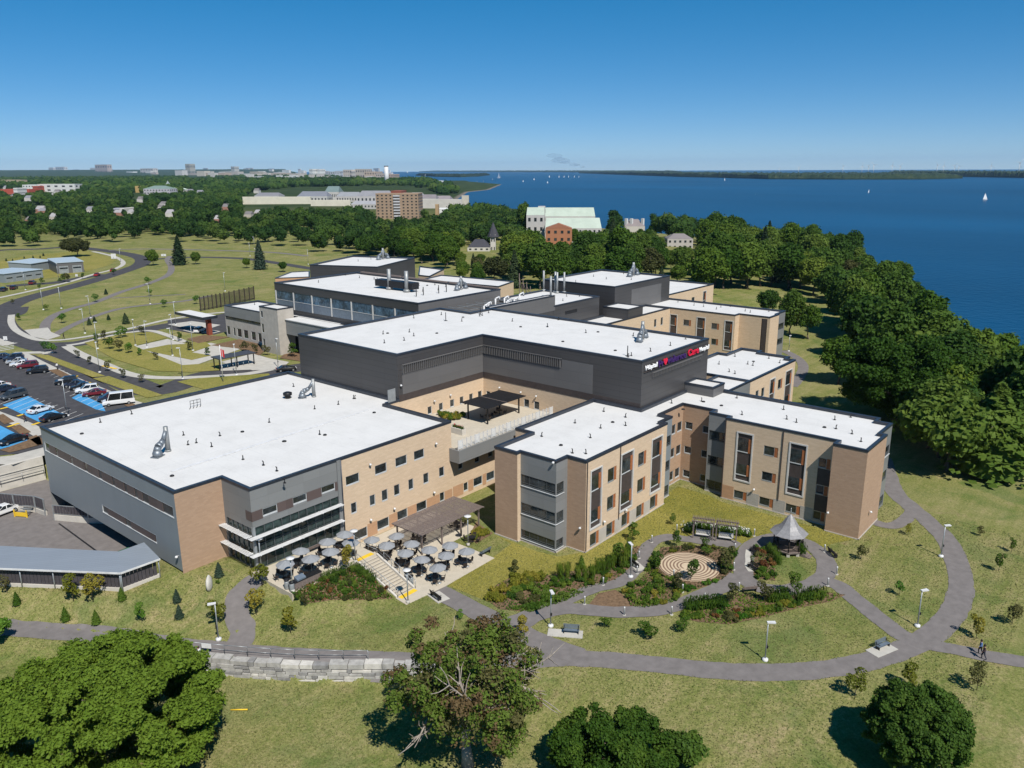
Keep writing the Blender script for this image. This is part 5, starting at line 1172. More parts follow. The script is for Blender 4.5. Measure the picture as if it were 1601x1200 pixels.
for a in [(11, 927, 898, O_, 'small olive tree before the fence at the left picture edge'), (115, 940, 892, Y_, 'yellow green young tree before the slatted fence, left of its pair'), (146, 941, 893, Y_, 'yellow green young tree before the slatted fence, right of its pair'), (222, 973, 938, L_, 'bright green sapling on the left lawn between two conifers'),
          (344, 974, 932, Y_, 'yellow leaved young tree behind the lamp post on the left lawn'), (410, 917, 874, Y_, 'yellow green tree at the left patio corner by the disc lamp'), (401, 961, 917, Y_, 'yellow leaved young tree right of the branch path bend'), (455, 990, 945, Y_, 'yellow green young tree alone on the lawn below the bins'), (541, 892, 846, Y_, 'slim yellow green tree on the upper patio edge beside the stairs'),
          (477, 948, 925, O_, 'thin bare sapling below the barbecue counter'), (720, 970, 950, L_, 'small bright sapling left of the path fork'), (815, 995, 958, Y_, 'yellow green tree on the small grass triangle at the path fork'), (989, 846, 813, D_, 'young green tree near the long brick facade'), (962, 881, 843, D_, 'young green tree beside the tall grasses'), (804, 896, 872, O_, 'thin olive sapling on the garden lawn by the patio'),
          (1052, 821, 802, D_, 'small round shrub tree alone on the lawn behind the swing arbour'), (1080, 908, 868, D_, 'slim upright tree standing at the edge of the labyrinth'), (1143, 942, 907, O_, 'olive tree above the ornamental grasses left of the timber bench'), (1197, 941, 905, O_, 'loose olive tree right of the timber bench'), (1242, 932, 891, D_, 'young green tree below the gazebo circle'),
          (1346, 876, 850, O_, 'thin young tree on the lawn right of the gazebo'), (1406, 931, 905, L_, 'thin bright sapling on lawn between gazebo and lamp'), (1420, 836, 818, Y_, 'low yellowish tree in the corner of two paths'), (1532, 838, 820, O_, 'small olive tree right of the curved path, highest on the slope'), (1561, 893, 862, D_, 'green sapling on the right slope beside a second one'), (1581, 863, 840, D_, 'green sapling higher on the right slope near the picture edge'),
          (1526, 998, 960, Y_, 'yellowish thin tree above the two walkers'), (1582, 976, 938, O_, 'thin pale tree near right edge above the walkers'), (1336, 1092, 1045, Y_, 'dense yellow green young tree on the lower right grass'), (1422, 1078, 1032, Y_, 'thin golden sapling right above the round dark tree'), (1527, 1079, 1035, O_, 'sparse pale sapling below the two walkers'),
          (1025, 893, 862, D_, 'upright green shrub tree at left end of the labyrinth'), (1058, 856, 826, D_, 'leafy tree left of the swing arbour posts'), (1100, 861, 838, D_, 'dark green bushy tree in front of the swing arbour'), (1133, 896, 851, O_, 'large olive bush tree at the right edge of the labyrinth'), (1060, 925, 892, O_, 'olive tree at the labyrinth entrance bed')]:
    young(*a, wide=.8 if a[0] == 541 else 1.12 if a[3] in (Y_, O_) else 1.0)
for a in [(27, 945, 925, 'small conifer at far left below the fence'), (103, 970, 949, 'small conifer left of two near the path'), (151, 975, 954, 'dark small conifer near the path beside the maple top'), (191, 938, 918, 'small conifer close to the fence corner'), (277, 941, 921, 'pale blue conifer on the left lawn, upper of the pair'), (281, 966, 945, 'pale blue conifer on the left lawn, lower of the pair'), (343, 901, 879, 'blue conifer beside the standing boulder'), (909, 887, 868, 'small dark conifer on the garden lawn')]:
    young(a[0], a[1], a[2], 'leaf_blue' if 'blue' in a[3] else 'leaf_mid', a[3], 1.05, True)
for px, py, t_ in [(945, 981, 964), (1016, 997, 970), (1069, 987, 966), (1105, 868, 852), (341, 913, 906)]:
    young(px, py, t_, D_, {945: 'round shrub alone on the lower lawn right of the slab bench', 1016: 'upright shrub alone in the middle of the lower lawn', 1069: 'round shrub on the lower lawn below the pale ground cover', 1105: 'dark shrub behind the labyrinth', 341: 'tiny shrub at the foot of the standing boulder'}[px], 1.9, name='shrub')
# street trees on the plateau
for i, (px, py, t_, m_) in enumerate([(70, 551, 532, L_), (84, 553, 533, L_), (121, 560, 546, O_), (141, 570, 556, O_), (169, 580, 562, O_), (193, 591, 575, O_), (223, 598, 584, O_), (150, 535, 519, D_), (163, 533, 515, O_), (186, 529, 510, L_), (196, 527, 507, L_), (221, 525, 508, O_), (171, 546, 524, D_), (187, 550, 528, O_), (201, 552, 533, L_), (218, 556, 543, L_), (243, 563, 549, O_), (281, 533, 518, D_), (296, 548, 532, O_), (324, 556, 541, D_),
          (382, 550, 531, O_), (398, 553, 536, O_), (418, 555, 537, O_), (457, 558, 533, D_), (20, 475, 466, O_), (62, 452, 442, D_), (94, 443, 433, D_), (130, 436, 426, D_), (150, 472, 457, L_), (72, 485, 474, D_), (30, 500, 488, D_), (178, 429, 418, L_), (97, 505, 487, L_), (235, 462, 450, L_), (232, 445, 430, L_), (257, 480, 466, L_), (307, 475, 459, L_), (66, 444, 432, D_), (100, 440, 426, D_), (106, 441, 424, O_)]):
    young(px, py, t_, m_, ('bright green' if m_ == L_ else 'olive' if m_ == O_ else 'mid green')+' young street tree along the roads and verges of the entrance forecourt', 1.3, z=PZ, group=('bright' if m_ == L_ else 'olive' if m_ == O_ else 'green')+' young trees along the forecourt roads')
for i, (px, py, t_) in enumerate([(140, 508, 497), (148, 503, 494), (170, 500, 491), (197, 506, 489), (166, 460, 451), (63, 403, 399), (52, 404, 399), (38, 404, 400), (20, 408, 404), (10, 408, 403), (68, 400, 395)]):
    young(px, py, t_, 'leaf_spruce', 'small dark conifer planted in the rough meadow and road verge', 1.2, True, z=PZ, group='small conifers in the meadow')
# ------------------------------------------------------------------ patios, stairs, walls
mb = MB()
up = [(47.7, 81.6), (47.7, 73.5), (57.6, 73.5), (60.7, 73.5), (60.7, 81.6)]
mb.prism(up, -.2, 2.43); tag(mb.build('patio', M['patio']), kind='structure')
mb = MB(); mb.prism([(57.5, 66.9), (57.3, 64.6), (63.2, 64.1), (72.9, 64.3), (72.9, 72.0), (78.4, 72.0), (78.4, 81.6), (60.75, 81.6), (60.75, 66.9)], -.3, .06); tag(mb.build('patio', M['patio']), kind='structure')
stairs = thing('garden_stairs', 'pale concrete stairs with yellow edge strips linking upper and lower patio', 'stairs')
mb = MB(); n = 14
for k in range(n): mb.box(57.85, 60.45, 73.5-(k+1)*.47, 73.49-k*.47, -.3, 2.43-(k+1)*2.37/n)
mb.build('steps', M['patio'], stairs)
for x0, x1 in ((57.55, 57.84), (60.46, 60.74)):
    mb = MB(); v = [(x0, 73.5, -.3), (x1, 73.5, -.3), (x1, 66.7, -.3), (x0, 66.7, -.3), (x0, 73.5, 2.6), (x1, 73.5, 2.6), (x1, 66.7, .22), (x0, 66.7, .22)]
    mb.idx(v, [(0, 1, 2, 3), (7, 6, 5, 4), (0, 4, 5, 1), (1, 5, 6, 2), (2, 6, 7, 3), (3, 7, 4, 0)]); mb.build('side_wall', M['concrete'], stairs)
for k in range(n):
    mb = MB(); mb.box(57.9, 60.4, 73.52-(k+1)*.47, 73.56-(k+1)*.47+.03, 2.434-(k+1)*2.37/n, 2.44-(k+1)*2.37/n)
    mb.build('nosing', M['strip_panel'], stairs)
for y, z in ((74.2, 2.436), (66.3, .066)):
    mb = MB(); mb.box(57.85, 60.45, y-.35, y+.35, z, z+.006); mb.build('tactile_strip', M['yellow'], stairs)
def railing(name, pts, label, h=1.05, step=1.4, mid=True, mat='rail'):
    t = thing(name, label, 'railing'); mb = MB(); r = .035
    for a, b in zip(pts[:-1], pts[1:]):
        a = Vector(a); b = Vector(b); mb.tube(a+Vector((0, 0, h)), b+Vector((0, 0, h)), r, 5)
        if mid: mb.tube(a+Vector((0, 0, h*.5)), b+Vector((0, 0, h*.5)), r*.7, 5)
    mb.build('rail', M[mat], t)
    for a, b in zip(pts[:-1], pts[1:]):
        a = Vector(a); b = Vector(b); n = max(1, int((b-a).length/step))
        for k in range(n+1):
            p = a+(b-a)*k/n; mb = MB(); mb.tube(p, p+Vector((0, 0, h)), r, 5); mb.build('post', M[mat], t)
    return t
railing('handrail', [(57.7, 73.9, 2.5), (57.7, 66.5, .2)], 'left handrail of the garden stairs beside the planted slope')
railing('handrail', [(60.6, 80.0, 2.5), (60.6, 73.6, 2.6), (60.6, 66.5, .2)], 'right handrail of the garden stairs beside the umbrellas')
# retaining wall of stone blocks under the footpath
sw = thing('stone_wall', 'rough grey stone block retaining wall below the footpath', 'wall')
rngw = random.Random(9); L = [np.array(p) for p in zip(PXL, PYL)]
wl_ = smooth_line([(30.5, 85.0), (35.8, 75.0), (42, 65.3), (49.6, 55.9), (54.5, 49.3)], 10)
dist = [0.0]
for a, b in zip(wl_[:-1], wl_[1:]): dist.append(dist[-1]+float(np.hypot(*(b-a))))
def wall_at(s_):
    i = min(max(int(np.searchsorted(dist, s_))-1, 0), len(wl_)-2); f = (s_-dist[i])/(dist[i+1]-dist[i]); return wl_[i]+(wl_[i+1]-wl_[i])*f, (wl_[i+1]-wl_[i])/np.hypot(*(wl_[i+1]-wl_[i]))
mb = MB(); z = .1; row = 0
while z > -2.4:
    hh = rngw.choice((.35, .42, .5, .6)); s_ = rngw.uniform(0, .6)-.3
    while s_ < dist[-1]-.4:
        ln = rngw.uniform(.5, 2.1); c, t = wall_at(min(s_+ln/2, dist[-1])); nn = np.array([t[1], -t[0]])
        lim = 1.9*(1-float(sst(47, 57, c[0]))) if c[0] > 40 else 1.2+.6*float(sst(33, 40, c[0]))
        if -z < lim+.1: mb.obox(c-nn*(-.05+row*-.06)+nn*rngw.uniform(0, .1), t, ln/2-.035, .5, z-hh+.04, z+rngw.uniform(-.1, .06), rngw.choice((0, 0, 1, 2)))
        s_ += ln
    z -= hh; row += 1
M['ws1'] = plain('grey_wall_stone', (.34, .33, .31), .9, var=.25, scale=1.5); M['ws2'] = plain('pale_wall_stone', (.50, .48, .44), .9, var=.2, scale=1.5); M['ws3'] = plain('dark_wall_stone', (.22, .215, .21), .9, var=.3, scale=1.5)
mb.build('stone_course', [M['ws1'], M['ws2'], M['ws3']], sw)
pts = []
for k in range(12):
    c, t = wall_at(2+k*2.6)
    if c[0] < 55: nn = np.array([t[1], -t[0]]); pts.append((c[0]-nn[0]*.3, c[1]-nn[1]*.3, .12))
wr = railing('guard_rail', pts, 'low grey guard rail on top of the stone retaining wall', 1.1, 1.3, True)
mb = MB(); c, t = wall_at(13.0); nn = np.array([t[1], -t[0]]); mb.obox(c-nn*.25, t, .55, .02, .7, 1.25); o = mb.build('sign_board', M['white_metal']); tag(o, 'small white sign board fixed to the guard rail above the stone wall', 'sign')
mb = MB(); c = G(373, 1110); mb.pipe([(c[0]-.5, c[1]+.6, c[2]+.05), (c[0]+.55, c[1]-.75, c[2]+.12)], .07, 6); tag(mb.build('yellow_pole', M['yellow']), 'yellow pole lying on the grass right of the maple', 'pole')

# ------------------------------------------------------------------ patio furniture
def mk_umbrella():
    t = thing('umbrella', 'x', 'umbrella'); mb = MB(); mb.tube((0, 0, 0), (0, 0, 2.62), .03, 6); mb.lathe([(.28, 0), (.28, .06), (.06, .1)], n=12); mb.build('pole', M['rail'], t)
    mb = MB(); n = 8; R_ = 1.12
    for i in range(n):
        a0, a1 = 2*math.pi*i/n, 2*math.pi*(i+1)/n; am = (a0+a1)/2
        r0 = [(R_*math.cos(a), R_*math.sin(a), 2.12) for a in (a0, a1)]; mid = (R_*.93*math.cos(am), R_*.93*math.sin(am), 2.12); ap = (0, 0, 2.6)
        q0 = [(R_*.5*math.cos(a), R_*.5*math.sin(a), 2.42) for a in (a0, a1)]; qm = (R_*.47*math.cos(am), R_*.47*math.sin(am), 2.395)
        mb.face([r0[0], mid, qm, q0[0]]); mb.face([mid, r0[1], q0[1], qm]); mb.face([q0[0], qm, ap]); mb.face([qm, q0[1], ap])
        mb.face([r0[0], (r0[0][0], r0[0][1], 2.05), (mid[0], mid[1], 2.06), mid]); mb.face([mid, (mid[0], mid[1], 2.06), (r0[1][0], r0[1][1], 2.05), r0[1]])
    mb.build('canopy', M['umbrella'], t)
    for i in range(n):
        a = 2*math.pi*i/n; mb = MB(); mb.tube((.05*math.cos(a), .05*math.sin(a), 2.56), (R_*math.cos(a), R_*math.sin(a), 2.09), .012, 4); mb.build('rib', M['rail'], t)
    return t
def mk_table():
    t = thing('patio_table', 'x', 'table'); mb = MB(); mb.lathe([(.52, .70), (.55, .72), (.55, .74)], n=16); mb.build('table_top', M['black'], t)
    mb = MB(); mb.tube((0, 0, .02), (0, 0, .70), .05, 6); mb.lathe([(.25, 0), (.25, .03)], n=10); mb.build('pedestal', M['black'], t); return t
def mk_chair():
    t = thing('patio_chair', 'x', 'chair'); mb = MB(); mb.box(-.23, .23, -.24, .22, .40, .45); mb.build('seat', M['dark_wood'], t)
    mb = MB()
    v = [(-.23, .20, .45), (.23, .20, .45), (.23, .24, .45), (-.23, .24, .45), (-.21, .30, .9), (.21, .30, .9), (.21, .34, .9), (-.21, .34, .9)]
    mb.idx(v, [(0, 1, 5, 4), (1, 2, 6, 5), (2, 3, 7, 6), (3, 0, 4, 7), (4, 5, 6, 7)]); mb.build('backrest', M['dark_wood'], t)
    for x in (-.25, .25):
        mb = MB(); mb.box(x-.03, x+.03, -.2, .24, .62, .66); mb.tube((x, -.2, .0), (x, -.2, .62), .02, 4); mb.build('armrest', M['dark_wood'], t)
        mb = MB(); mb.tube((x, .2, 0), (x, .22, .62), .02, 4); mb.build('leg', M['dark_wood'], t)
    return t
PRT = {'u': mk_umbrella(), 't': mk_table(), 'c': mk_chair()}; USED = set()
def place(k, loc, rz, label, group=None, s=None):
    o = PRT[k] if k not in USED else copy_tree(PRT[k]); USED.add(k)
    o.location = loc; o.rotation_euler = (0, 0, rz); o['label'] = label
    if group: o['group'] = group
    elif 'group' in o: del o['group']
    if s: o.scale = s
    return o
left = [(446, 879, 'front row left end beside the bins'), (469, 860, 'back row left end before the glazing'), (486, 871, 'front row second from the left'), (511, 845, 'back row right of the dining room bench'), (516, 860, 'front row third from the left'), (538, 833, 'back row at the brick corner'), (547, 846, 'beside the disc lamp near the stairs')]
right = [(582, 842, 'nearest the top of the stairs'), (604, 850, 'second along the stair rail'), (621, 836, 'by the brown brick wall'), (643, 848, 'third from the wall beside the pergola'), (633, 862, 'middle of the row next to the stairs'), (658, 873, 'fourth along the stair row'), (686, 885, 'nearest the bench at the front corner'), (671, 857, 'right in front of the pergola corner'), (697, 866, 'centre of the right half'), (704, 850, 'under the pergola front edge lamp'), (730, 860, 'at the far right beside the grey lounger')]
ri = random.Random(2)
for lst, z, wh in ((left, 2.44, 'upper patio'), (right, .07, 'lower patio')):
    for px, py, ds in lst:
        x, y = U(px, py, z+2.3); a0 = ri.uniform(0, 1.5)
        place('u', (x, y, z), ri.uniform(0, .7), f'grey umbrella on the {wh}, {ds}').rotation_euler = (ri.uniform(-.05, .05), ri.uniform(-.05, .05), ri.uniform(0, .7)); place('t', (x+.02, y+.62, z), 0, f'round black table on the {wh}, {ds}')
        for k in range(4):
            a = a0+k*1.57+ri.uniform(-.25, .25); rr_ = ri.uniform(.8, 1.0)
            place('c', (x+.02+math.cos(a)*rr_, y+.62+math.sin(a)*rr_, z), a-math.pi/2, f'dark chair on the {wh}, {ds}', f'chairs at the {wh} table, {ds}')
for i, (px, py, ds) in enumerate([(655, 842, 'left end'), (715, 820, 'middle'), (738, 842, 'right front')]):
    x, y = U(px, py, .5); place('t', (x, y, .07), 0, f'round black table in shade under the timber pergola, {ds}')
    for k in range(4):
        a = k*1.57+i; place('c', (x+math.cos(a)*.9, y+math.sin(a)*.9, .07), a-math.pi/2, f'dark chair at the shaded pergola table, {ds}', f'chairs at the pergola table, {ds}')
pg = thing('timber_pergola', 'weathered timber slatted pergola over the right end of the lower patio', 'pergola')
X0, X1, Y0, Y1 = 66.9, 79.2, 71.7, 77.8
for x in (67.4, 71.2, 75.0, 78.7):
    for y in (72.4, 77.2): mb = MB(); mb.box(x-.09, x+.09, y-.09, y+.09, .06, 2.9); mb.build('post', M['grey_wood'], pg)
mb = MB()
for y in (72.4, 77.2, 74.8): mb.box(X0, X1, y-.07, y+.07, 2.9, 3.08)
mb.build('beam', M['grey_wood'], pg)
mb = MB()
for k in range(13): x = X0+.1+k*(X1-X0-.2)/12; mb.box(x-.04, x+.04, Y0, Y1, 3.081, 3.2)
mb.build('rafter', M['grey_wood'], pg)
mb = MB(); k = 0; y = Y0+.05
while y < Y1: mb.box(X0, X1, y, y+.09, 3.201, 3.24); y += .17
mb.build('slat', M['grey_wood'], pg)
dp = thing('dark_pergola', 'dark metal pergola with near solid roof on the roof terrace', 'pergola')
for x in (95.2, 103.4):
    for y in (85.2, 89.6): mb = MB(); mb.box(x-.1, x+.1, y-.1, y+.1, 8.9, 11.7); mb.build('post', M['black'], dp)
mb = MB()
for y in (85.2, 89.6): mb.box(94.4, 104.2, y-.08, y+.08, 11.7, 11.9)
mb.build('beam', M['black'], dp)
mb = MB(); y = 84.3
while y < 90.4: mb.box(94.2, 104.4, y, y+.13, 11.92, 11.99); y += .15
mb.build('slat', M['black'], dp)
mb = MB(); mb.box(99.0, 99.15, 84.3, 90.4, 12.0, 12.03); mb.build('ridge', M['grey_wood'], dp)
for i, (x, y) in enumerate(((97.2, 87), (100.8, 87.4))):
    place('t', (x, y, 8.91), 0, f'dark table under the terrace pergola, {("left", "right")[i]} one')
    for k in range(3): a = k*2.1+i; place('c', (x+math.cos(a)*.95, y+math.sin(a)*.95, 8.91), a-math.pi/2, f'dark chair under the terrace pergola at the {("left", "right")[i]} table', f'chairs at the {("left", "right")[i]} terrace table')
pb_ = thing('planter_box', 'pale timber planter box with red flowers on the roof terrace', 'planter', (88.6, 85.6, 8.9))
mb = MB(); mb.box(-.45, .45, -1.25, 1.25, 0, .95); mb.build('box', M['concrete'], pb_)
Vf = crown_arrays([(0, y, 1.1, .32) for y in (-.9, -.4, .1, .6, 1.0)], 260, .08, np.random.RandomState(4), core=.6); link('foliage', quads_mesh('foliage', Vf, M['leaf_dark']), pb_)
Vf = crown_arrays([(.05, y, 1.28, .2) for y in (-.8, -.2, .3, .9)], 90, .09, np.random.RandomState(5), core=0); link('flowers', quads_mesh('flowers', Vf, M['red_flower']), pb_)

def bench(px, py, rz, label, mat='blue_coping', z=None, L_=1.8, slab=None, legs=True):
    p = G(px, py) if z is None else (*U(px, py, z), z)
    t = thing('bench', label, 'bench', (p[0], p[1], p[2]+.03), rz)
    mb = MB()
    for k in range(4): mb.box(-L_/2, L_/2, -.22+k*.12, -.13+k*.12, .42, .46)
    mb.build('seat', M[mat], t); mb = MB()
    for k in range(4): mb.box(-L_/2, L_/2, .26+k*.035, .295+k*.035, .5+k*.11, .59+k*.11)
    mb.build('backrest', M[mat], t)
    for x in (-L_/2+.1, L_/2-.1): mb = MB(); mb.box(x-.03, x+.03, -.22, .26, 0, .41); mb.box(x-.03, x+.03, .24, .3, .41, .85); mb.box(x-.03, x+.03, -.24, .25, .62, .66); mb.build('leg', M['black'], t)
    if slab:
        mb = MB(); mb.box(slab[0], slab[1], slab[2], slab[3], -.06, .04); s_ = mb.build('paving_slab', M['walk'], None, (p[0], p[1], p[2]+.035), rz); tag(s_, 'pale concrete slab under '+label, 'slab')
    return t
def face(px, py): x, y = U(px, py, 0); return x, y
uY = math.atan2(cF[1], cF[0])
bench(682, 935, math.radians(78), 'dark bench on pale slab at the corner of the lower patio', 'black', slab=(-1.2, 1.2, -1.2, .5))
bench(893, 990, math.radians(-58), 'grey blue metal bench on pale slab beside the lamp at the fork', slab=(-2.6, 1.3, -.9, .6))
bench(1380, 1013, math.radians(-22), 'grey blue metal bench on pale slab near the four way path crossing', slab=(-2.0, 1.2, -1.0, .6))
bench(992, 884, math.radians(60), 'dark bench on pale slab beside the lamp at the inner path', 'black', slab=(-1.6, 1.4, -.9, .5))
bench(1171, 925, math.radians(140), 'weathered timber bench facing the gazebo circle', 'grey_wood')
bench(1302, 868, math.radians(45), 'dark bench at the right edge of the gazebo circle', 'black')
bench(1178, 865, math.radians(-125), 'upper dark bench on the curved white kerb by the gazebo', 'black', L_=1.5)
bench(1176, 890, math.radians(-115), 'lower dark bench on the curved white kerb by the gazebo', 'black', L_=1.5)
mb = MB(); ribbon('kerb_slab', [(1171, 860), (1169, 872), (1170, 885), (1175, 894)], .7, None, .08, add=mb); o = mb.build('kerb_slab', M['walk']); tag(o, 'curved white kerb slab under the two dark benches by the gazebo', 'kerb')
bench(758, 866, math.radians(180), 'grey metal lounger bench at far right of the lower patio', z=.07)
bench(488, 862, math.radians(180), 'timber settle against the dining room glazing on the upper patio', 'grey_wood', z=2.44, L_=2.4)
bq = thing('barbecue_counter', 'brown stone clad barbecue counter with grey lid on the upper patio edge', 'counter', (*U(480, 912, 2.44), 2.44), 0)
mb = MB(); mb.box(-1.9, 1.9, -.4, .4, 0, .95); mb.build('base', M['grey_wood'], bq); mb = MB(); mb.box(-1.95, 1.95, -.45, .45, .951, 1.02); mb.build('worktop', M['black'], bq)
mb = MB(); mb.prism([(-1.5, -.36), (-.3, -.36), (-.3, .36), (-1.5, .36)], 1.021, [1.2, 1.2, 1.42, 1.42]); mb.build('lid', M['blue_coping'], bq)
def bin_(px, py, z, label):
    t = thing('litter_bin', label, 'bin', (*U(px, py, z), z)); mb = MB(); mb.lathe([(.28, 0), (.3, .1), (.3, .95), (.26, 1.0)], n=14); mb.build('body', M['frame'], t)
    mb = MB(); mb.lathe([(.33, 1.16), (.3, 1.24), (.1, 1.3)], n=14); mb.tube((.2, 0, .98), (.2, 0, 1.17), .02, 4); mb.tube((-.2, 0, .98), (-.2, 0, 1.17), .02, 4); mb.build('lid', M['black'], t)
bin_(449, 920, 2.44, 'grey litter bin by the barbecue counter, left of two'); bin_(457, 924, 2.44, 'grey litter bin by the barbecue counter, right of two')
bin_(636, 908, .07, 'grey litter bin at the stair rail, left of two'); bin_(643, 913, .07, 'grey litter bin at the stair rail, right of two')

# ------------------------------------------------------------------ lamps and bollards
def disc_lamp(px, py, top, z, label):
    x, y, zz = (*U(px, py, z), z); t = thing('street_lamp', label, 'lamp', (x, y, zz)); h = 4.3
    mb = MB(); mb.tube((0, 0, .3), (0, 0, h), .07, 8); mb.build('pole', M['rail'], t); mb = MB(); mb.lathe([(.24, -.1), (.24, .28), (.1, .32)], n=12); mb.build('footing', M['walk'], t)
    mb = MB(); mb.lathe([(.1, h-.35), (.12, h-.05), (.5, h), (.5, h+.06), (.1, h+.14)], n=16); mb.build('lamp_head', M['white_metal'], t)
for a in ((458, 925, 0, 2.44, 'disc topped lamp post beside the bins on the upper patio'), (409, 892, 0, 2.3, 'disc topped lamp post behind the yellow green tree at the patio corner'), (556, 879, 0, 2.44, 'disc topped lamp post at the top of the garden stairs'), (638, 942, 0, .05, 'disc topped lamp post at the foot of the garden stairs'), (732, 852, 0, .07, 'disc topped lamp post in front of the timber pergola')): disc_lamp(*a)
def path_lamp(px, py, label, rz=0, h=4.45, z=None):
    p = G(px, py) if z is None else (*U(px, py, z), z); t = thing('street_lamp', label, 'lamp', p, rz)
    mb = MB(); mb.lathe([(.32, -.1), (.32, .22), (.12, .3)], n=12); mb.build('footing', M['white_metal'], t)
    mb = MB(); mb.tube((0, 0, .25), (0, 0, h), .075, 8, r2=.06); mb.build('pole', M['rail'], t)
    mb = MB(); mb.prism([(-.12, -.16), (.75, -.2), (.75, .2), (-.12, .16)], h-.02, h+.11); mb.build('lamp_head', M['white_metal'], t)
    mb = MB(); mb.box(.18, .68, -.14, .14, h-.05, h-.022); mb.build('lens', M['black'], t)
    mb = MB(); mb.box(.07, .2, -.1, .1, 1.45, 1.75); mb.build('control_box', M['black'], t)
for a in ((342, 1000, 'lamp post on the left lawn beside the branch path', 2.6), (861, 979, 'lamp post at the path fork left of the slab bench', -2.2), (1196, 1032, 'lamp post on the lower lawn by the main path', -.9), (1434, 979, 'lamp post near the four way path crossing', -.6), (1471, 870, 'lamp post at the right bend of the curved path', -.7), (1149+0, 0, '', 0)):
    if a[1]: path_lamp(a[0], a[1], a[2], a[3])
path_lamp(986, 902, 'lamp post on the inner path beside the dark slab bench', 1.0)
path_lamp(1233, 549, 'lamp post on the footpath behind the rear wing', 0)
bo = thing('path_bollard', 'x', 'bollard'); mb = MB(); mb.lathe([(.2, -.1), (.2, .1)], n=10); mb.build('footing', M['walk'], bo); mb = MB(); mb.lathe([(.085, .1), (.085, .95), (.09, .96), (.09, 1.12), (.02, 1.14)], n=10); mb.build('post', M['white_metal'], bo)
first = True
for px, py, lb in [(1019, 848, 'where the inner path meets the lawn'), (1179, 838, 'behind the swing arbour at the white flowers'), (1149, 861, 'right of the swing arbour by the circle'), (1147, 891, 'at right edge of the labyrinth bed'), (1053, 903, 'at the labyrinth entrance'), (1067, 926, 'at the tip of the ground cover bed'), (1102, 940, 'between grasses and labyrinth'), (1155, 923, 'left of the timber bench'), (1050, 961, 'left of the ornamental grasses'), (914, 945, 'at the left path fork'), (976, 962, 'on the lower edge of the middle path'),
                    (943, 915, 'beside the mulch heap'), (996, 897, 'left of the lamp on the inner path'), (999, 873, 'behind the dark slab bench'), (1289, 863, 'left of the dark bench at the circle'), (1308, 898, 'at the right edge of the circle'), (1294, 916, 'where the circle meets the diagonal path'), (1058, 831, 'left of the swing arbour')]:
    o = bo if first else copy_tree(bo); first = False; o.location = G(px, py); o['label'] = 'short white bollard light '+lb

# ------------------------------------------------------------------ garden: labyrinth, gazebo, swing arbour, planting
cx, cy = U(1077, 886, 0); R_ = float(np.hypot(U(1124, 886, 0)[0]-cx, U(1124, 886, 0)[1]-cy))
LABR = R_
lb = thing('garden_labyrinth', 'round pale paved labyrinth with dark concentric rings in the garden', 'labyrinth', (cx, cy, .1))
M['lab_light'] = plain('buff_pavers', (.50, .40, .28), .9, var=.08); M['lab_dark'] = plain('brown_pavers', (.20, .13, .09), .9, var=.15)
mb = MB(); mb.lathe([(R_, -.1), (R_, .03)], n=64, smooth=False); mb.build('paving', M['lab_light'], lb)
ex, ey = U(1058, 900, 0); ea = math.atan2(ey-cy, ex-cx)
for k in range(7):
    r = R_*(.96-.115*k); mb = MB(); n = 72; g = (.45 if k % 2 else .0)/max(r, .6)+.18/max(r, .5)*(1.6 if k in (0, 3) else 1)
    for i in range(n):
        a0 = ea+g+(2*math.pi-2*g)*i/n; a1 = ea+g+(2*math.pi-2*g)*(i+1)/n
        mb.face([((r-.105)*math.cos(a0), (r-.105)*math.sin(a0), .036), ((r+.105)*math.cos(a0), (r+.105)*math.sin(a0), .036), ((r+.105)*math.cos(a1), (r+.105)*math.sin(a1), .036), ((r-.105)*math.cos(a1), (r-.105)*math.sin(a1), .036)])
    mb.build('ring', M['lab_dark'], lb)
for s_, r0, r1 in ((-.42, .35, .84), (.42, .5, .96), (0, .62, .96)):
    d = np.array([math.cos(ea), math.sin(ea)]); q = np.array([-d[1], d[0]]); mb = MB()
    P = [d*R_*r0+q*(s_-.09), d*R_*r1+q*(s_-.09), d*R_*r1+q*(s_+.09), d*R_*r0+q*(s_+.09)]; mb.face([(p[0], p[1], .041) for p in P]); mb.build('ring', M['lab_dark'], lb)
gx0, gy0, gz0 = G(1231, 861); gz = thing('gazebo', 'timber gazebo with bell shaped grey metal roof and railing', 'gazebo', (gx0, gy0, gz0), .3)
mb = MB(); mb.lathe([(2.0, .4), (2.05, .55), (2.05, .62)], n=8, smooth=False); mb.build('deck', M['grey_wood'], gz)
for k in range(8):
    a = k*math.pi/4; mb = MB(); mb.box(-.2, .2, -.2, .2, -.1, .4); mb.build('pier', M['limestone'], gz, (1.75*math.cos(a), 1.75*math.sin(a), 0))
    mb = MB(); mb.tube((1.85*math.cos(a), 1.85*math.sin(a), .6), (1.85*math.cos(a), 1.85*math.sin(a), 2.95), .08, 6); mb.build('post', M['dark_wood'], gz)
    if k != 7:
        a1 = a+math.pi/4; mb = MB(); p = Vector((1.85*math.cos(a), 1.85*math.sin(a), 0)); q = Vector((1.85*math.cos(a1), 1.85*math.sin(a1), 0))
        for z in (.85, 1.5): mb.tube(p+Vector((0, 0, z)), q+Vector((0, 0, z)), .045, 5)
        for j in range(1, 8): mb.tube(p+(q-p)*j/8+Vector((0, 0, .85)), p+(q-p)*j/8+Vector((0, 0, 1.5)), .025, 4)
        mb.build('railing', M['dark_wood'], gz)
M['bell'] = plain('weathered_grey_shingle', (.25, .245, .25), .55, .2, var=.18, scale=4)
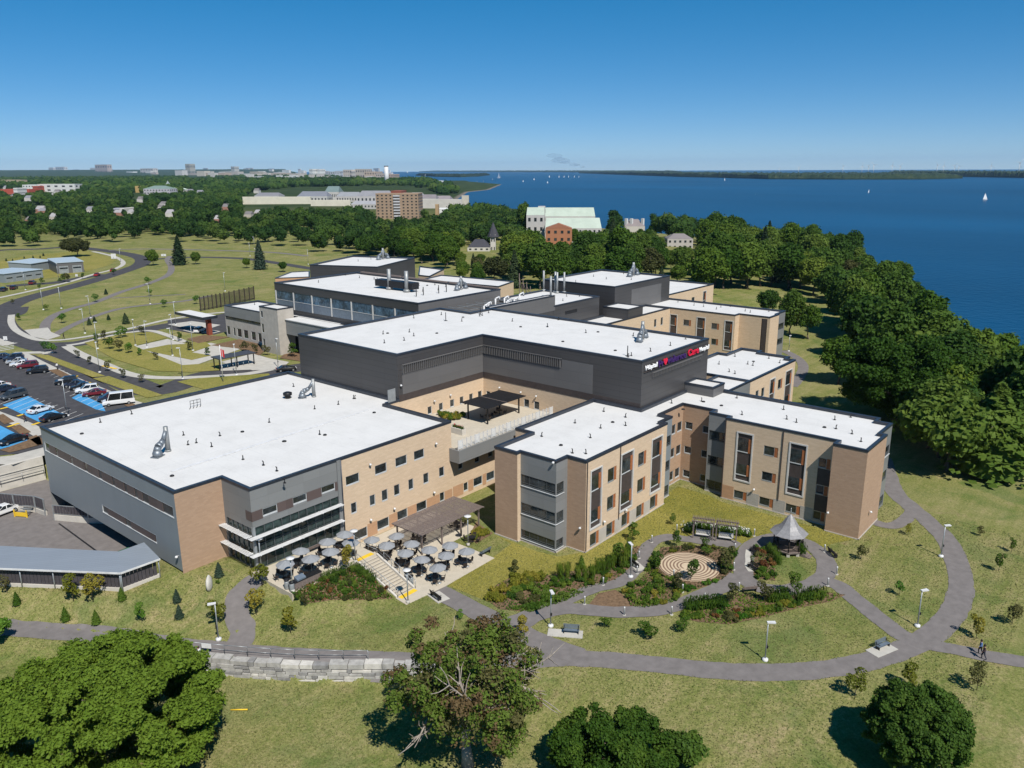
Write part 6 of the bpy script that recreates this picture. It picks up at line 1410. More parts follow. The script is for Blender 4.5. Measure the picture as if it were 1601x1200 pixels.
mb = MB(); prof = [(2.5, 2.82), (2.0, 3.12), (1.5, 3.5), (1.1, 3.95), (.75, 4.5), (.45, 4.95), (.2, 5.25), (.05, 5.4)]; mb.lathe(prof, n=8, smooth=False); mb.build('roof', M['bell'], gz)
mb = MB(); mb.tube((0, 0, 5.35), (0, 0, 6.3), .035, 5); mb.lathe([(.02, 5.7), (.1, 5.8), (.02, 5.9)], n=8); mb.build('finial', M['rail'], gz)
mb = MB()
for k in range(4): mb.box(1.95+k*.3, 2.26+k*.3, -.55, .55, .0, .5-k*.13)
mb.build('steps', M['grey_wood'], gz, None, -math.pi/8)
sx_, sy_, _ = G(1259, 869); gz.rotation_euler = (0, 0, math.atan2(sy_-gy0, sx_-gx0)+math.pi/8)
ax, ay, az = G(1117, 845); e0, e1 = np.array(G(1083, 841)[:2]), np.array(G(1150, 850)[:2]); td = (e1-e0)/np.hypot(*(e1-e0)); ww = float(np.hypot(*(e1-e0)))
ab = thing('swing_arbour', 'grey timber arbour with two hanging swing benches before white hydrangeas', 'arbour', (float((e0+e1)[0]/2), float((e0+e1)[1]/2), az), math.atan2(td[1], td[0]))
for x in (-ww/2, -.22, .22, ww/2):
    for y in (0, 1.2): mb = MB(); mb.box(x-.07, x+.07, y-.07, y+.07, -.1, 2.5); mb.build('post', M['grey_wood'], ab)
for x0, x1 in ((-ww/2-.25, -.06), (.06, ww/2+.25)):
    for y in (0, 1.2): mb = MB(); mb.box(x0, x1, y-.05, y+.05, 2.5, 2.68); mb.build('beam', M['grey_wood'], ab)
    mb = MB(); x = x0+.05
    while x < x1: mb.box(x, x+.06, -.45, 1.65, 2.681, 2.8); x += .22
    mb.build('slat', M['grey_wood'], ab)
for xc in (-ww/4-.1, ww/4+.1):
    mb = MB(); L_ = ww/4-.45
    for k in range(5): mb.box(xc-L_, xc+L_, .35+k*.1, .43+k*.1, .5, .54)
    for k in range(5): mb.box(xc-L_, xc+L_, .84+k*.02, .88+k*.02, .58+k*.1, .66+k*.1)
    for sx in (-L_, L_): mb.tube((xc+sx, .4, .52), (xc+sx*.9, .6, 2.55), .02, 4); mb.tube((xc+sx, .85, .9), (xc+sx*.9, .6, 2.55), .02, 4)
    mb.build('swing_bench', M['white_frame'], ab)
poly_sheet('paving', [G(*p)[:2] for p in [(1076, 838), (1083, 847), (1150, 858), (1160, 850), (1150, 845), (1090, 835)]], M['path'], .05)

BEDS = {'bark bed beside the lower patio path': [(758, 935), (775, 915), (800, 902), (850, 900), (880, 896), (930, 886), (965, 864), (985, 856), (1008, 852), (998, 870), (985, 893), (960, 908), (905, 924), (880, 940), (850, 950), (815, 956), (780, 952)],
        'bed at the labyrinth entrance': [(975, 926), (985, 914), (1003, 905), (1018, 885), (1035, 898), (1052, 905), (1066, 928), (1060, 940), (1010, 951), (987, 949)],
        'bed around the labyrinth': [(1018, 872), (1035, 856), (1080, 852), (1120, 856), (1146, 866), (1146, 892), (1130, 906), (1100, 918), (1078, 924), (1058, 908), (1024, 898)],
        'bed below the gazebo circle': [(1060, 964), (1072, 950), (1112, 938), (1150, 928), (1180, 930), (1250, 932), (1290, 925), (1322, 930), (1300, 940), (1250, 950), (1190, 966), (1140, 976), (1090, 972)],
        'bed inside the gazebo circle': [(1174, 870), (1182, 862), (1202, 858), (1212, 872), (1212, 908), (1182, 904), (1174, 890)],
        'planted slope beside the stairs': [(455, 934), (470, 918), (500, 906), (535, 893), (560, 884), (575, 898), (597, 918), (614, 936), (570, 938), (520, 938), (480, 944)],
        'mulch heap': [(920, 946), (935, 928), (962, 922), (984, 936), (986, 950), (932, 951)]}
for k, v in BEDS.items(): poly_sheet('planting_bed', [G(*p)[:2] for p in v], M['mulch'], .045)
poly_sheet('planting_bed', [G(*p)[:2] for p in [(733, 840), (745, 815), (752, 822), (771, 834), (745, 850)]], M['mulch'], .085)
def shrub_proto(kind, seed):
    rng = np.random.RandomState(300+seed)
    if kind == 'grass_tuft':
        n = 420; a = rng.uniform(0, 6.283, n); r = rng.uniform(0, .35, n); z = rng.uniform(.05, 1.0, n); P = np.stack([np.cos(a)*(r+z*.32), np.sin(a)*(r+z*.32), z], 1); Nn = np.stack([np.cos(a), np.sin(a), np.full(n, .2)], 1); Nn /= np.linalg.norm(Nn, axis=1, keepdims=True)
        V = leaf_quads(P, Nn, .07, rng); c = V.reshape(-1, 4, 3); m = c.mean(1, keepdims=True); c[:] = m+(c-m)*np.array([.6, .6, 2.2]); V = c.reshape(-1, 3)
    else:
        B = [(rng.normal()*.25, rng.normal()*.25, rng.uniform(.25, .6), rng.uniform(.25, .4)) for _ in range(6)]; V = crown_arrays(B, 420, .085, rng, core=.7)
    return quads_mesh(kind, V, M['leaf_mid'])
SP = {k: [shrub_proto(k, i) for i in range(3)] for k in ('shrub', 'grass_tuft')}
def shrub(px, py, s, mat, label, group, kind='shrub', sz=None):
    p = G(px, py); o = link('garden_shrub' if kind == 'shrub' else 'ornamental_grass', SP[kind][int(px*3+py) % 3], None, p, (px*2.3) % 6.28)
    o.scale = (s, s, s if sz is None else sz); o.material_slots[0].link = 'OBJECT'; o.material_slots[0].material = M[mat]; return tag(o, label, 'plant', group)
def inpoly(poly, n, rng, pad=3):
    out = []; x0, x1 = min(p[0] for p in poly), max(p[0] for p in poly); y0, y1 = min(p[1] for p in poly), max(p[1] for p in poly)
    while len(out) < n:
        x, y = rng.uniform(x0, x1), rng.uniform(y0, y1)
        if inside(np.array([x]), np.array([y]), poly)[0] and all(abs(x-a)+1.6*abs(y-b) > pad for a, b in out): out.append((x, y))
    return out
rs = random.Random(77)
def fill(poly, n, choices, where, smin, smax, pad=6):
    for px, py in inpoly(poly, n, rs, pad):
        mat, lab = rs.choice(choices); shrub(px, py, rs.uniform(smin, smax), mat, f'{lab} in the {where}', f'{lab}s in the {where}')
B1 = BEDS['bark bed beside the lower patio path']
fill([(758, 936), (776, 916), (800, 903), (850, 902), (838, 912), (800, 925), (780, 948)], 24, [('leaf_yellow', 'rounded yellow green shrub')], 'left end of the bark bed by the lower patio', .8, 1.25, 5)
fill([(790, 945), (800, 925), (840, 912), (885, 905), (920, 905), (880, 938), (845, 950), (810, 955)], 40, [('leaf_dark', 'dark green shrub'), ('leaf_mid', 'mid green shrub'), ('leaf_light', 'light green shrub'), ('leaf_olive', 'olive shrub')], 'bark bed by the lower patio', .6, 1.0, 5)
fill([(905, 922), (960, 906), (985, 890), (1000, 862), (985, 858), (965, 868), (930, 900)], 16, [('leaf_mid', 'mid green shrub'), ('leaf_yellow', 'yellow green shrub')], 'right end of the bark bed by the inner path', .5, .9, 5)
for i, (px, py) in enumerate([(876, 905), (887, 903), (904, 908), (915, 909), (926, 907), (935, 897), (943, 896), (951, 893), (958, 888), (965, 884), (972, 890), (978, 880), (982, 872), (984, 864)]):
    shrub(px, py, rs.uniform(.8, 1.05), 'leaf_light', 'tall upright green grass in the row along the bark bed', 'upright grasses along the bark bed', 'grass_tuft', 2.0)
fill(BEDS['bed at the labyrinth entrance'], 34, [('leaf_yellow', 'yellow green mounded plant'), ('leaf_light', 'pale green mounded plant'), ('leaf_light', 'pale green mounded plant')], 'bed at the labyrinth entrance', .55, .85, 4)
fill([(1018, 872), (1024, 898), (1030, 895), (1027, 862)], 4, [('leaf_dark', 'dark green shrub')], 'bed left of the labyrinth', .8, 1.1, 3)
fill([(1125, 900), (1146, 892), (1146, 866), (1130, 862), (1128, 890)], 7, [('leaf_mid', 'mid green shrub'), ('leaf_olive', 'olive shrub')], 'bed right of the labyrinth', .8, 1.2, 4)
fill([(1075, 924), (1130, 905), (1140, 898), (1120, 910), (1085, 920), (1065, 916)], 12, [('leaf_mid', 'low green plant'), ('leaf_bright', 'low bright green plant')], 'front bed of the labyrinth', .4, .7, 3)
fill([(1030, 860), (1080, 853), (1120, 857), (1125, 862), (1080, 858), (1035, 866)], 12, [('leaf_yellow', 'low yellow green plant'), ('leaf_olive', 'low olive plant')], 'back bed of the labyrinth', .5, .8, 3)
fill([(1060, 964), (1072, 957), (1100, 958), (1096, 970), (1075, 970)], 14, [('leaf_light', 'pale green mounded plant')], 'left end of the bed below the gazebo', .5, .75, 3)
fill([(1160, 968), (1200, 958), (1250, 946), (1240, 940), (1190, 952), (1150, 962)], 24, [('leaf_light', 'pale green mounded plant'), ('leaf_yellow', 'yellow green mounded plant')], 'bed below the gazebo', .5, .8, 4)
fill([(1110, 968), (1150, 974), (1165, 960), (1150, 945), (1120, 950)], 14, [('leaf_olive', 'olive shrub'), ('leaf_red', 'reddish low plant'), ('leaf_bright', 'bright green low plant')], 'middle of the bed below the gazebo', .5, .8, 4)
for px, py in [(1076, 955), (1085, 953), (1094, 952), (1103, 951), (1112, 951), (1120, 949), (1128, 952), (1204, 940), (1212, 940), (1220, 939), (1228, 938), (1250, 940), (1262, 938), (1272, 937), (1282, 936)]:
    shrub(px, py, 1.5, 'leaf_mid' if px < 1180 else 'leaf_light', 'green ornamental grass tuft in the bed below the gazebo', 'ornamental grasses below the gazebo', 'grass_tuft', 1.4)
fill(BEDS['bed inside the gazebo circle'], 14, [('leaf_olive', 'olive shrub'), ('leaf_red', 'russet low plant'), ('leaf_mid', 'mid green shrub')], 'bed inside the gazebo circle', .6, 1.0, 5)
fill([(740, 846), (748, 820), (756, 826), (768, 834), (748, 846)], 6, [('leaf_yellow', 'yellow green shrub')], 'raised bed at the right end of the lower patio', .7, 1.1, 4)
for px, py in [(1074, 830), (1080, 827), (1088, 826), (1097, 827), (1105, 828), (1114, 830), (1124, 832), (1134, 833), (1143, 834), (1152, 834), (1160, 836), (1167, 837)]:
    p = G(px, py); t = thing('hydrangea', 'white flowering hydrangea bush in the row behind the swing arbour', 'plant', p, 0, 'white hydrangeas behind the swing arbour'); t.scale = (1.1, 1.1, 1.3)
    c = link('foliage', SP['shrub'][px % 3], t); c.material_slots[0].link = 'OBJECT'; c.material_slots[0].material = M['leaf_mid']
    rngf = np.random.RandomState(px); link('flowers', quads_mesh('flowers', crown_arrays([(rngf.normal()*.35, rngf.normal()*.35, rngf.uniform(.5, .85), .13) for _ in range(12)], 170, .06, rngf, core=0), M['flower']), t)
for i, (px, py) in enumerate([(1205, 866), (1212, 874), (1216, 882), (1250, 860), (1254, 868)]): shrub(px, py, 1.2, 'leaf_mid', 'tall green grass tuft at the foot of the gazebo', 'grass tufts at the gazebo', 'grass_tuft', 1.4)
fill(BEDS['planted slope beside the stairs'], 44, [('leaf_mid', 'mid green low plant'), ('leaf_red', 'russet low plant'), ('leaf_olive', 'olive low plant'), ('leaf_light', 'pale green low plant'), ('leaf_dark', 'dark green low plant')], 'planted slope beside the stairs', .4, .7, 4)
for px, py in [(510, 908), (518, 905), (527, 902), (536, 899), (552, 893), (560, 895), (568, 900), (575, 905), (582, 910), (523, 910)]: shrub(px, py, 1.25, 'leaf_dark', 'dark green grass tuft at the top of the planted slope', 'grass tufts on the planted slope', 'grass_tuft', 1.0)
def cover(poly, n, size, mats, z0, z1, label, seed, zz=None):
    rng = np.random.RandomState(seed); rr_ = random.Random(seed); P = []
    for px, py in inpoly(poly, n, rr_, 0):
        p = G(px, py) if zz is None else (*U(px, py, zz), zz); P.append((p[0], p[1], p[2]+.05+rng.uniform(z0, z1)))
    P = np.array(P); P = P[np.hypot(P[:, 0]-cx, P[:, 1]-cy) > LABR+.15]; Nn = rng.normal(size=P.shape)*.6+np.array([0, 0, 1]); Nn /= np.linalg.norm(Nn, axis=1, keepdims=True)
    tag(link('ground_cover', quads_mesh('ground_cover', leaf_quads(P, Nn, size, rng), M[mats])), None, None, None, 'stuff')
cover(BEDS['planted slope beside the stairs'], 500, .12, 'leaf_red', 0, .3, '', 1); cover(BEDS['planted slope beside the stairs'], 2200, .13, 'leaf_mid', 0, .3, '', 2)
cover([(790, 952), (830, 958), (880, 942), (915, 926), (890, 922), (850, 940)], 900, .13, 'leaf_mid', 0, .25, '', 3); cover(B1, 1800, .12, 'leaf_light', 0, .2, '', 4)
cover(BEDS['bed around the labyrinth'], 1500, .12, 'leaf_olive', 0, .2, '', 5); cover(BEDS['bed below the gazebo circle'], 2200, .12, 'leaf_light', 0, .2, '', 6); cover(BEDS['bed at the labyrinth entrance'], 1500, .11, 'leaf_light', 0, .2, '', 7); cover(BEDS['bed inside the gazebo circle'], 450, .12, 'leaf_mid', 0, .2, '', 8)
rt = random.Random(8)
for k in range(14):
    x, y = rt.uniform(93, 95.8), rt.uniform(90.6, 94.5)
    o = link('garden_shrub', SP['shrub'][k % 3], None, (x, y, 8.92), k); o.scale = (1, 1, 1); o.material_slots[0].link = 'OBJECT'; o.material_slots[0].material = M[('leaf_yellow', 'leaf_mid')[k % 2]]; c_ = ('yellow green', 'mid green')[k % 2]; tag(o, f'{c_} shrub massed on the roof terrace left of the dark pergola', 'plant', f'{c_} shrubs on the roof terrace')
mb = MB(); mb.lathe([(.35, -.1), (.55, .4), (.6, .9), (.5, 1.4), (.3, 1.75), (.08, 1.95)], n=10); o = tag(mb.build('standing_stone', M['ws2'], None, G(328, 922), .6), 'pale rounded standing boulder on the left lawn', 'boulder'); o.scale = (1.1, .5, 1)

# ------------------------------------------------------------------ grass blades over the near lawns
rg = np.random.RandomState(50); NG = 170000
gx2 = rg.uniform(22, 125, NG); gy2 = rg.uniform(8, 112, NG); hz2 = H(gx2, gy2)
v = np.stack([gx2, gy2, hz2-CAMH], 1); qd = v@cF; px2 = 800.5+FPX*(v@cR)/qd; py2 = 600+FPX*(v@cD)/qd
ok = (px2 > -30) & (px2 < 1632) & (py2 > 730) & (py2 < 1215) & (qd > 20)
for L_, wd_ in PATHS: ok &= seg_dist(gx2, gy2, [tuple(p) for p in L_], False) > wd_/2-.12
for v_ in BEDS.values(): ok &= ~inside(px2, py2, v_)
for P_ in (PA, PR_, [(47.6, 82), (47.6, 73.4), (57.4, 73.4), (57.4, 64.5), (73, 64.2), (73, 72), (78.4, 72), (78.4, 82)], [(83, 62), (78, 62), (78, 83), (108, 83), (108, 62)], [(10, 142), (10, 118), (26.4, 104), (35.9, 90.6), (46, 90.6), (46, 142)]): ok &= ~inside(gx2, gy2, P_)
ok &= np.hypot(gx2-cx, gy2-cy) > LABR
pat = np.sin(gx2*.31+np.sin(gy2*.23)*2)+np.sin(gy2*.37+1.3)+rg.normal(size=NG)*.8
P_ = np.stack([gx2, gy2, hz2+.05], 1)[ok]; pat = pat[ok]
Nn = rg.normal(size=P_.shape)*.9+np.array([0, 0, .8]); Nn /= np.linalg.norm(Nn, axis=1, keepdims=True)
for nm, sel, cs in (('green_grass', pat > .5, ((.06, .10, .024), (.10, .135, .038), (.15, .175, .06))), ('dry_grass', pat <= .5, ((.10, .115, .04), (.155, .16, .06), (.22, .205, .095)))):
    tag(link('grass', quads_mesh('grass', leaf_quads(P_[sel], Nn[sel], .07, rg), leafmat(nm, *cs, 2.0))), kind='stuff')
# ------------------------------------------------------------------ loading dock, canopy and boundary
M['seam_roof'] = panel('standing_seam_roof', (.22, .25, .29), 60, .45, .35, rough=.4, metal=.2, var=.03, lw=.05)
dk = MB(); P = [Vector((*p, 0)) for p in [(12, 141), (12, 112), (26.5, 104.4), (37.5, 92.3), (46.3, 92.3), (46.3, 141)]]
for t in tessellate_polygon([P]): dk.face([(P[i].x, P[i].y, .05) for i in t])
tag(dk.build('loading_yard', M['path']), kind='structure')
mb = MB(); a = np.array(U(92, 818, .05)); b = np.array(U(160, 868, .05)); d = (b-a)/np.hypot(*(b-a)); mb.obox((a+b)/2+d*3, d, np.hypot(*(b-a))/2+3, .12, .04, .07); tag(mb.build('drain_channel', M['black']), 'long dark drain channel with pale edges across the loading yard', 'drain')
mb = MB(); a = np.array(U(185, 860, .05)); mb.prism([U(181, 868, .05), U(205, 858, .05), U(215, 868, .05), U(200, 872, .05)], .02, .5); tag(mb.build('loading_ramp', plain('dark_green_ramp', (.02, .10, .05), .7)), 'dark green ramp plate in the shaded corner of the loading yard', 'ramp')
cw = thing('retaining_wall', 'tall pale concrete retaining wall above the loading yard', 'wall')
mb = MB(); mb.box(8, 46.35, 141.15, 141.7, -.4, 4.1); mb.build('wall', M['concrete'], cw)
for z in (1.3, 2.7): mb = MB(); mb.box(8, 46.3, 141.0, 141.14, z, z+.09); mb.build('ledge', M['walk'], cw)
railing('guard_rail', [(20, 140.6, 1.4), (46, 140.6, 1.4)], 'steel guard rail along the concrete retaining wall above the loading yard', 1.0, 3.0, True)
M['slat_dark'] = plain('dark_grey_slat', (.065, .058, .065), .6)
def slat_fence(name, pts, z, h, label, base=.6, step=.62, wd=.4):
    t = thing(name, label, 'fence')
    for a, b in zip(pts[:-1], pts[1:]):
        a = np.array(a, float); b = np.array(b, float); L_ = float(np.hypot(*(b-a))); d = (b-a)/L_
        mb = MB(); mb.obox((a+b)/2, d, L_/2, .18, z-1.2, z+base); mb.build('base_wall', M['concrete'], t)
        mb = MB(); mb.obox((a+b)/2, d, L_/2, .04, z+base+.1, z+base+.18); mb.obox((a+b)/2, d, L_/2, .04, z+h-.1, z+h); mb.build('rail', M['rail'], t)
        mb = MB(); s_ = .1
        while s_ < L_-.1: mb.obox(a+d*(s_+wd/2), d, wd/2, .03, z+base+.02, z+h-.05); s_ += wd+.09
        mb.build('slat', M['slat_dark'], t)
        n = max(1, int(L_/3.2))
        for k in range(n+1): q = a+d*min(L_*k/n, L_-.05); mb = MB(); mb.obox(q-np.array([d[1], -d[0]])*-.12, d, .07, .07, z-.3, z+h+.06); mb.build('post', M['rail'], t)
    return t
slat_fence('slatted_fence', [(34.6, 137.6), (40.0, 127.8), (40.4, 125.3)], .05, 2.6, 'dark slatted fence on low concrete wall at the back of the loading yard', .7)
slat_fence('slatted_fence', [(40.6, 122.6), (43.4, 117.5), (45.9, 114)], .05, 2.4, 'dark slatted fence beside the yellow gate and steps in the loading yard', .9)
gt = thing('loading_steps', 'steel steps with bright yellow gate beside the loading yard fence', 'steps', (*U(33, 808, .05), .05), math.radians(-60))
for k in range(4): mb = MB(); mb.box(-.9, .9, .3+k*.35, .62+k*.35, .25+k*.28, .31+k*.28); mb.build('tread', M['galv'], gt)
mb = MB(); mb.box(-.9, .9, -.02, .04, .1, .75); mb.build('gate', M['yellow'], gt)
for x in (-1.1, .98): mb = MB(); mb.box(x, x+.14, -.1, .05, 0, 1.15); mb.build('post', M['yellow'], gt)
cn = thing('canopy_shelter', 'long lean to metal roof over slatted screen wall at the lower left', 'shelter')
C0 = [(16.5, 117.8), (26.4, 104.0), (35.9, 90.4), (40.4, 90.3)]; ez = 4.6
nrm = [(.78, .6), (.78, .6), (.42, .95), (.0, 1.0)]
mb = MB()
for i in range(3):
    a, b = np.array(C0[i]), np.array(C0[i+1]); na, nb = np.array(nrm[i]), np.array(nrm[i+1])
    o1, o2 = a-na*.55, b-nb*.55; i1, i2 = a+na*3.2, b+nb*3.2
    mb.face([(*o1, ez), (*o2, ez), (*i2, ez+.95), (*i1, ez+.95)]); mb.face([(*o1, ez-.2), (*o2, ez-.2), (*i2, ez+.75), (*i1, ez+.75)]); mb.face([(*o1, ez-.2), (*o2, ez-.2), (*o2, ez), (*o1, ez)]); mb.face([(*i1, ez+.75), (*i2, ez+.75), (*i2, ez+.95), (*i1, ez+.95)])
mb.build('roof', M['seam_roof'], cn)
mb = MB()
for i in range(3):
    a, b = np.array(C0[i])-np.array(nrm[i])*.56, np.array(C0[i+1])-np.array(nrm[i+1])*.56; d = (b-a)/np.hypot(*(b-a)); mb.obox((a+b)/2, d, np.hypot(*(b-a))/2, .06, ez-.22, ez+.0)
mb.build('gutter', M['white_metal'], cn)
for i in range(3):
    a, b = np.array(C0[i]), np.array(C0[i+1]); L_ = float(np.hypot(*(b-a))); d = (b-a)/L_; zb = float(H(*((a+b)/2-np.array(nrm[i])*.8)))-.1
    mb = MB(); mb.obox((a+b)/2, d, L_/2, .2, -.5, zb+.55); mb.build('base_wall', M['concrete'], cn)
    mb = MB(); s_ = .1
    while s_ < L_-.3: mb.obox(a+d*(s_+.2), d, .2, .03, zb+.56, zb+2.35); s_ += .46
    mb.build('slat', M['slat_dark'], cn)
    mb = MB(); mb.obox((a+b)/2-np.array(nrm[i])*.05, d, L_/2, .03, zb+2.36, zb+2.45); mb.build('rail', M['rail'], cn)
    n = max(1, int(L_/3.4))
    for k in range(n+1): q = a+d*L_*k/n-np.array(nrm[i])*.3; mb = MB(); mb.tube((*q, zb-.3), (*q, ez-.05), .07, 6); mb.build('post', M['rail'], cn)
# ------------------------------------------------------------------ plateau buildings
def shed(px0, px1, yb0, yb1, ytop, depth, label, wall, doors=0, slope=.7):
    a = np.array(U(px0, yb0, PZ)); b = np.array(U(px1, yb1, PZ)); d = (b-a)/np.hypot(*(b-a)); n_ = np.array([-d[1], d[0]]);  L_ = float(np.hypot(*(b-a)))
    lo, hi = 0, 30
    for _ in range(40):
        m = (lo+hi)/2
        if PR(b[0], b[1], PZ+m)[1] > ytop: lo = m
        else: hi = m
    h = lo; t = thing('garage_building', label, 'garage'); P = [tuple(a), tuple(b), tuple(b+n_*depth), tuple(a+n_*depth)]
    mb = MB(); mb.prism(P, PZ-.2, [PZ+h, PZ+h, PZ+h+slope, PZ+h+slope]); mb.build('wall', M[wall], t)
    o_ = [tuple(np.array(P[0])-d*.3-n_*.3), tuple(np.array(P[1])+d*.3-n_*.3), tuple(np.array(P[2])+d*.3+n_*.3), tuple(np.array(P[3])-d*.3+n_*.3)]
    mb = MB(); mb.prism(o_, [PZ+h+.01, PZ+h+.01, PZ+h+slope+.01, PZ+h+slope+.01], [PZ+h+.25, PZ+h+.25, PZ+h+slope+.25, PZ+h+slope+.25]); mb.build('roof', M['shed_roof'], t)
    f = Frame(P[0], P[1])
    for k in range(doors):
        w_ = L_/doors; mb = MB(); f.slab(mb, k*w_+w_*.15, k*w_+w_*.85, PZ, PZ+h*.7, -.06, -.003); o = mb.build('door', M['frame'], t)
        mb = MB(); f.slab(mb, k*w_+w_*.2, k*w_+w_*.8, PZ+h*.42, PZ+h*.56, -.08, -.061); mb.build('pane', M['glass'], o)
    return t
M['shed_roof'] = panel('blue_grey_shed_roof', (.40, .47, .52), 50, .6, .3, rough=.45, metal=.1, var=.03)
shed(8, 68, 442, 434, 421, 20, 'long grey garage with pale blue sloping roof at far left', 'blue_and_shaded_panel', 4, -.3)
shed(50, 86, 425, 419, 407, 12, 'small grey shed with pale roof behind the long garage', 'blue_and_shaded_panel', 0)
shed(90, 132, 428, 425, 408.5, 22, 'dark grey garage with two white glazed doors beside the road', 'mid_panel', 2, .2)
cp = thing('entrance_canopy', 'flat entrance canopy on rust red column over the drop off road', 'canopy'); x, y = U(328, 523, PZ)
mb = MB(); mb.box(x-2.5, 121, y-1.5, y+14, PZ+4.9, PZ+5.5); mb.build('roof', M['roof'], cp); mb = MB(); mb.box(x-2.62, x-2.5, y-1.6, y+14.1, PZ+4.8, PZ+5.6); mb.box(x-2.5, 121, y-1.62, y-1.5, PZ+4.8, PZ+5.6); mb.build('fascia', M['parapet'], cp)
mb = MB(); mb.box(x-.6, x+.6, y-.6, y+.6, PZ, PZ+4.9); mb.build('column', plain('rust_red_column', (.22, .05, .03), .7), cp)
bs = thing('bicycle_shelter', 'dark flat roofed shelter with cycle racks on the forecourt', 'shelter', (*U(378, 570, PZ), PZ), math.radians(2))
u0 = np.array(U(340, 578, PZ)); u1 = np.array(U(393, 568, PZ)); dd = (u1-u0)/np.hypot(*(u1-u0)); bs.location = (*((u0+u1)/2), PZ+.1); bs.rotation_euler = (0, 0, math.atan2(dd[1], dd[0])); hl_ = float(np.hypot(*(u1-u0)))/2
for x in (-hl_, 0, hl_):
    for y in (-1.4, 1.4): mb = MB(); mb.box(x-.1, x+.1, y-.1, y+.1, 0, 2.7); mb.build('post', M['black'], bs)
mb = MB(); mb.box(-hl_-.4, hl_+.4, -2, 2, 2.7, 2.95); mb.build('roof', M['dark_panel'], bs)
for k in range(6): mb = MB(); x = -hl_+1+k*(2*hl_-2)/5; mb.pipe([(x, -.6, 0), (x, -.6, .8), (x, .6, .8), (x, .6, 0)], .05, 5); mb.build('cycle_rack', M['rail'], bs)
fp = thing('flagpole', 'white flagpole with hanging red and white flag beside the shelter', 'flagpole', (*U(349, 597, PZ), PZ)); mb = MB(); mb.tube((0, 0, 0), (0, 0, 8.5), .09, 6); mb.build('pole', M['white_metal'], fp)
mb = MB()
for k in range(4): mb.face([(.1+.22*k, .05*(-1)**k, 6.0-.15*k), (.32+.22*k, -.05*(-1)**k, 5.85-.15*k), (.32+.22*k, -.05*(-1)**k, 7.6-.15*k), (.1+.22*k, .05*(-1)**k, 7.7-.15*k)], k % 2 if k < 3 else 0)
mb.build('flag', [M['red_flower'], M['white_metal']], fp)
M['mesh_fence'] = plain('brown_mesh_fence', (.05, .04, .032), .8)
fe = thing('garden_fence', 'tall dark slatted fence enclosing the court beside the entrance block', 'fence'); pts = [U(314, 486, PZ), U(352, 479, PZ), U(398, 468, PZ)]
for a, b in zip(pts[:-1], pts[1:]):
    a, b = np.array(a), np.array(b); L_ = float(np.hypot(*(b-a))); d = (b-a)/L_
    for k in range(7): q = a+d*L_*k/6; mb = MB(); mb.obox(q, d, .14, .14, PZ, PZ+5.0); mb.build('post', M['mesh_fence'], fe)
    mb = MB(); s_ = .0
    while s_ < L_: mb.obox(a+d*s_, d, .06, .03, PZ+.2, PZ+4.7); s_ += .3
    mb.build('slat', M['mesh_fence'], fe)
for i, (px, py) in enumerate([(68, 484), (96, 482), (142, 497), (133, 521), (156, 582), (275, 508), (230, 543), (212, 540), (153, 545), (271, 531), (302, 548), (270, 556), (286, 592), (370, 586), (235, 475), (352, 455), (435, 575), (189, 411), (391, 400), (398, 389), (92, 438), (40, 453), (106, 650), (482, 413)]):
    path_lamp(px, py, 'tall thin grey street lamp along the forecourt roads and car park', (px*.7) % 6, 7.2, PZ); o = bpy.data.objects[[k for k in KID][-1]]; o['group'] = 'street lamps of the forecourt and car park'
for px, py, lb in [(178, 405, 'white notice board by the road at the bend'), (256, 401, 'low white entrance sign by the junction'), (120, 433, 'small white sign on the pavement beside the garages'), (9, 533, 'white post sign on the pavement at far left')]:
    x, y = U(px, py, PZ); t = thing('sign', lb, 'sign', (x, y, PZ), YAW+1.57); mb = MB(); s = 3.0 if px in (178, 256) else 1.2; mb.box(-s*.45, s*.45, -.06, .06, .3, .3+s*(.9 if px != 256 else .4)); mb.build('board', M['white_metal'], t)
    mb = MB(); mb.box(-.08, .08, .061, .14, -.1, .3+s*.3); mb.build('post', M['rail'], t)
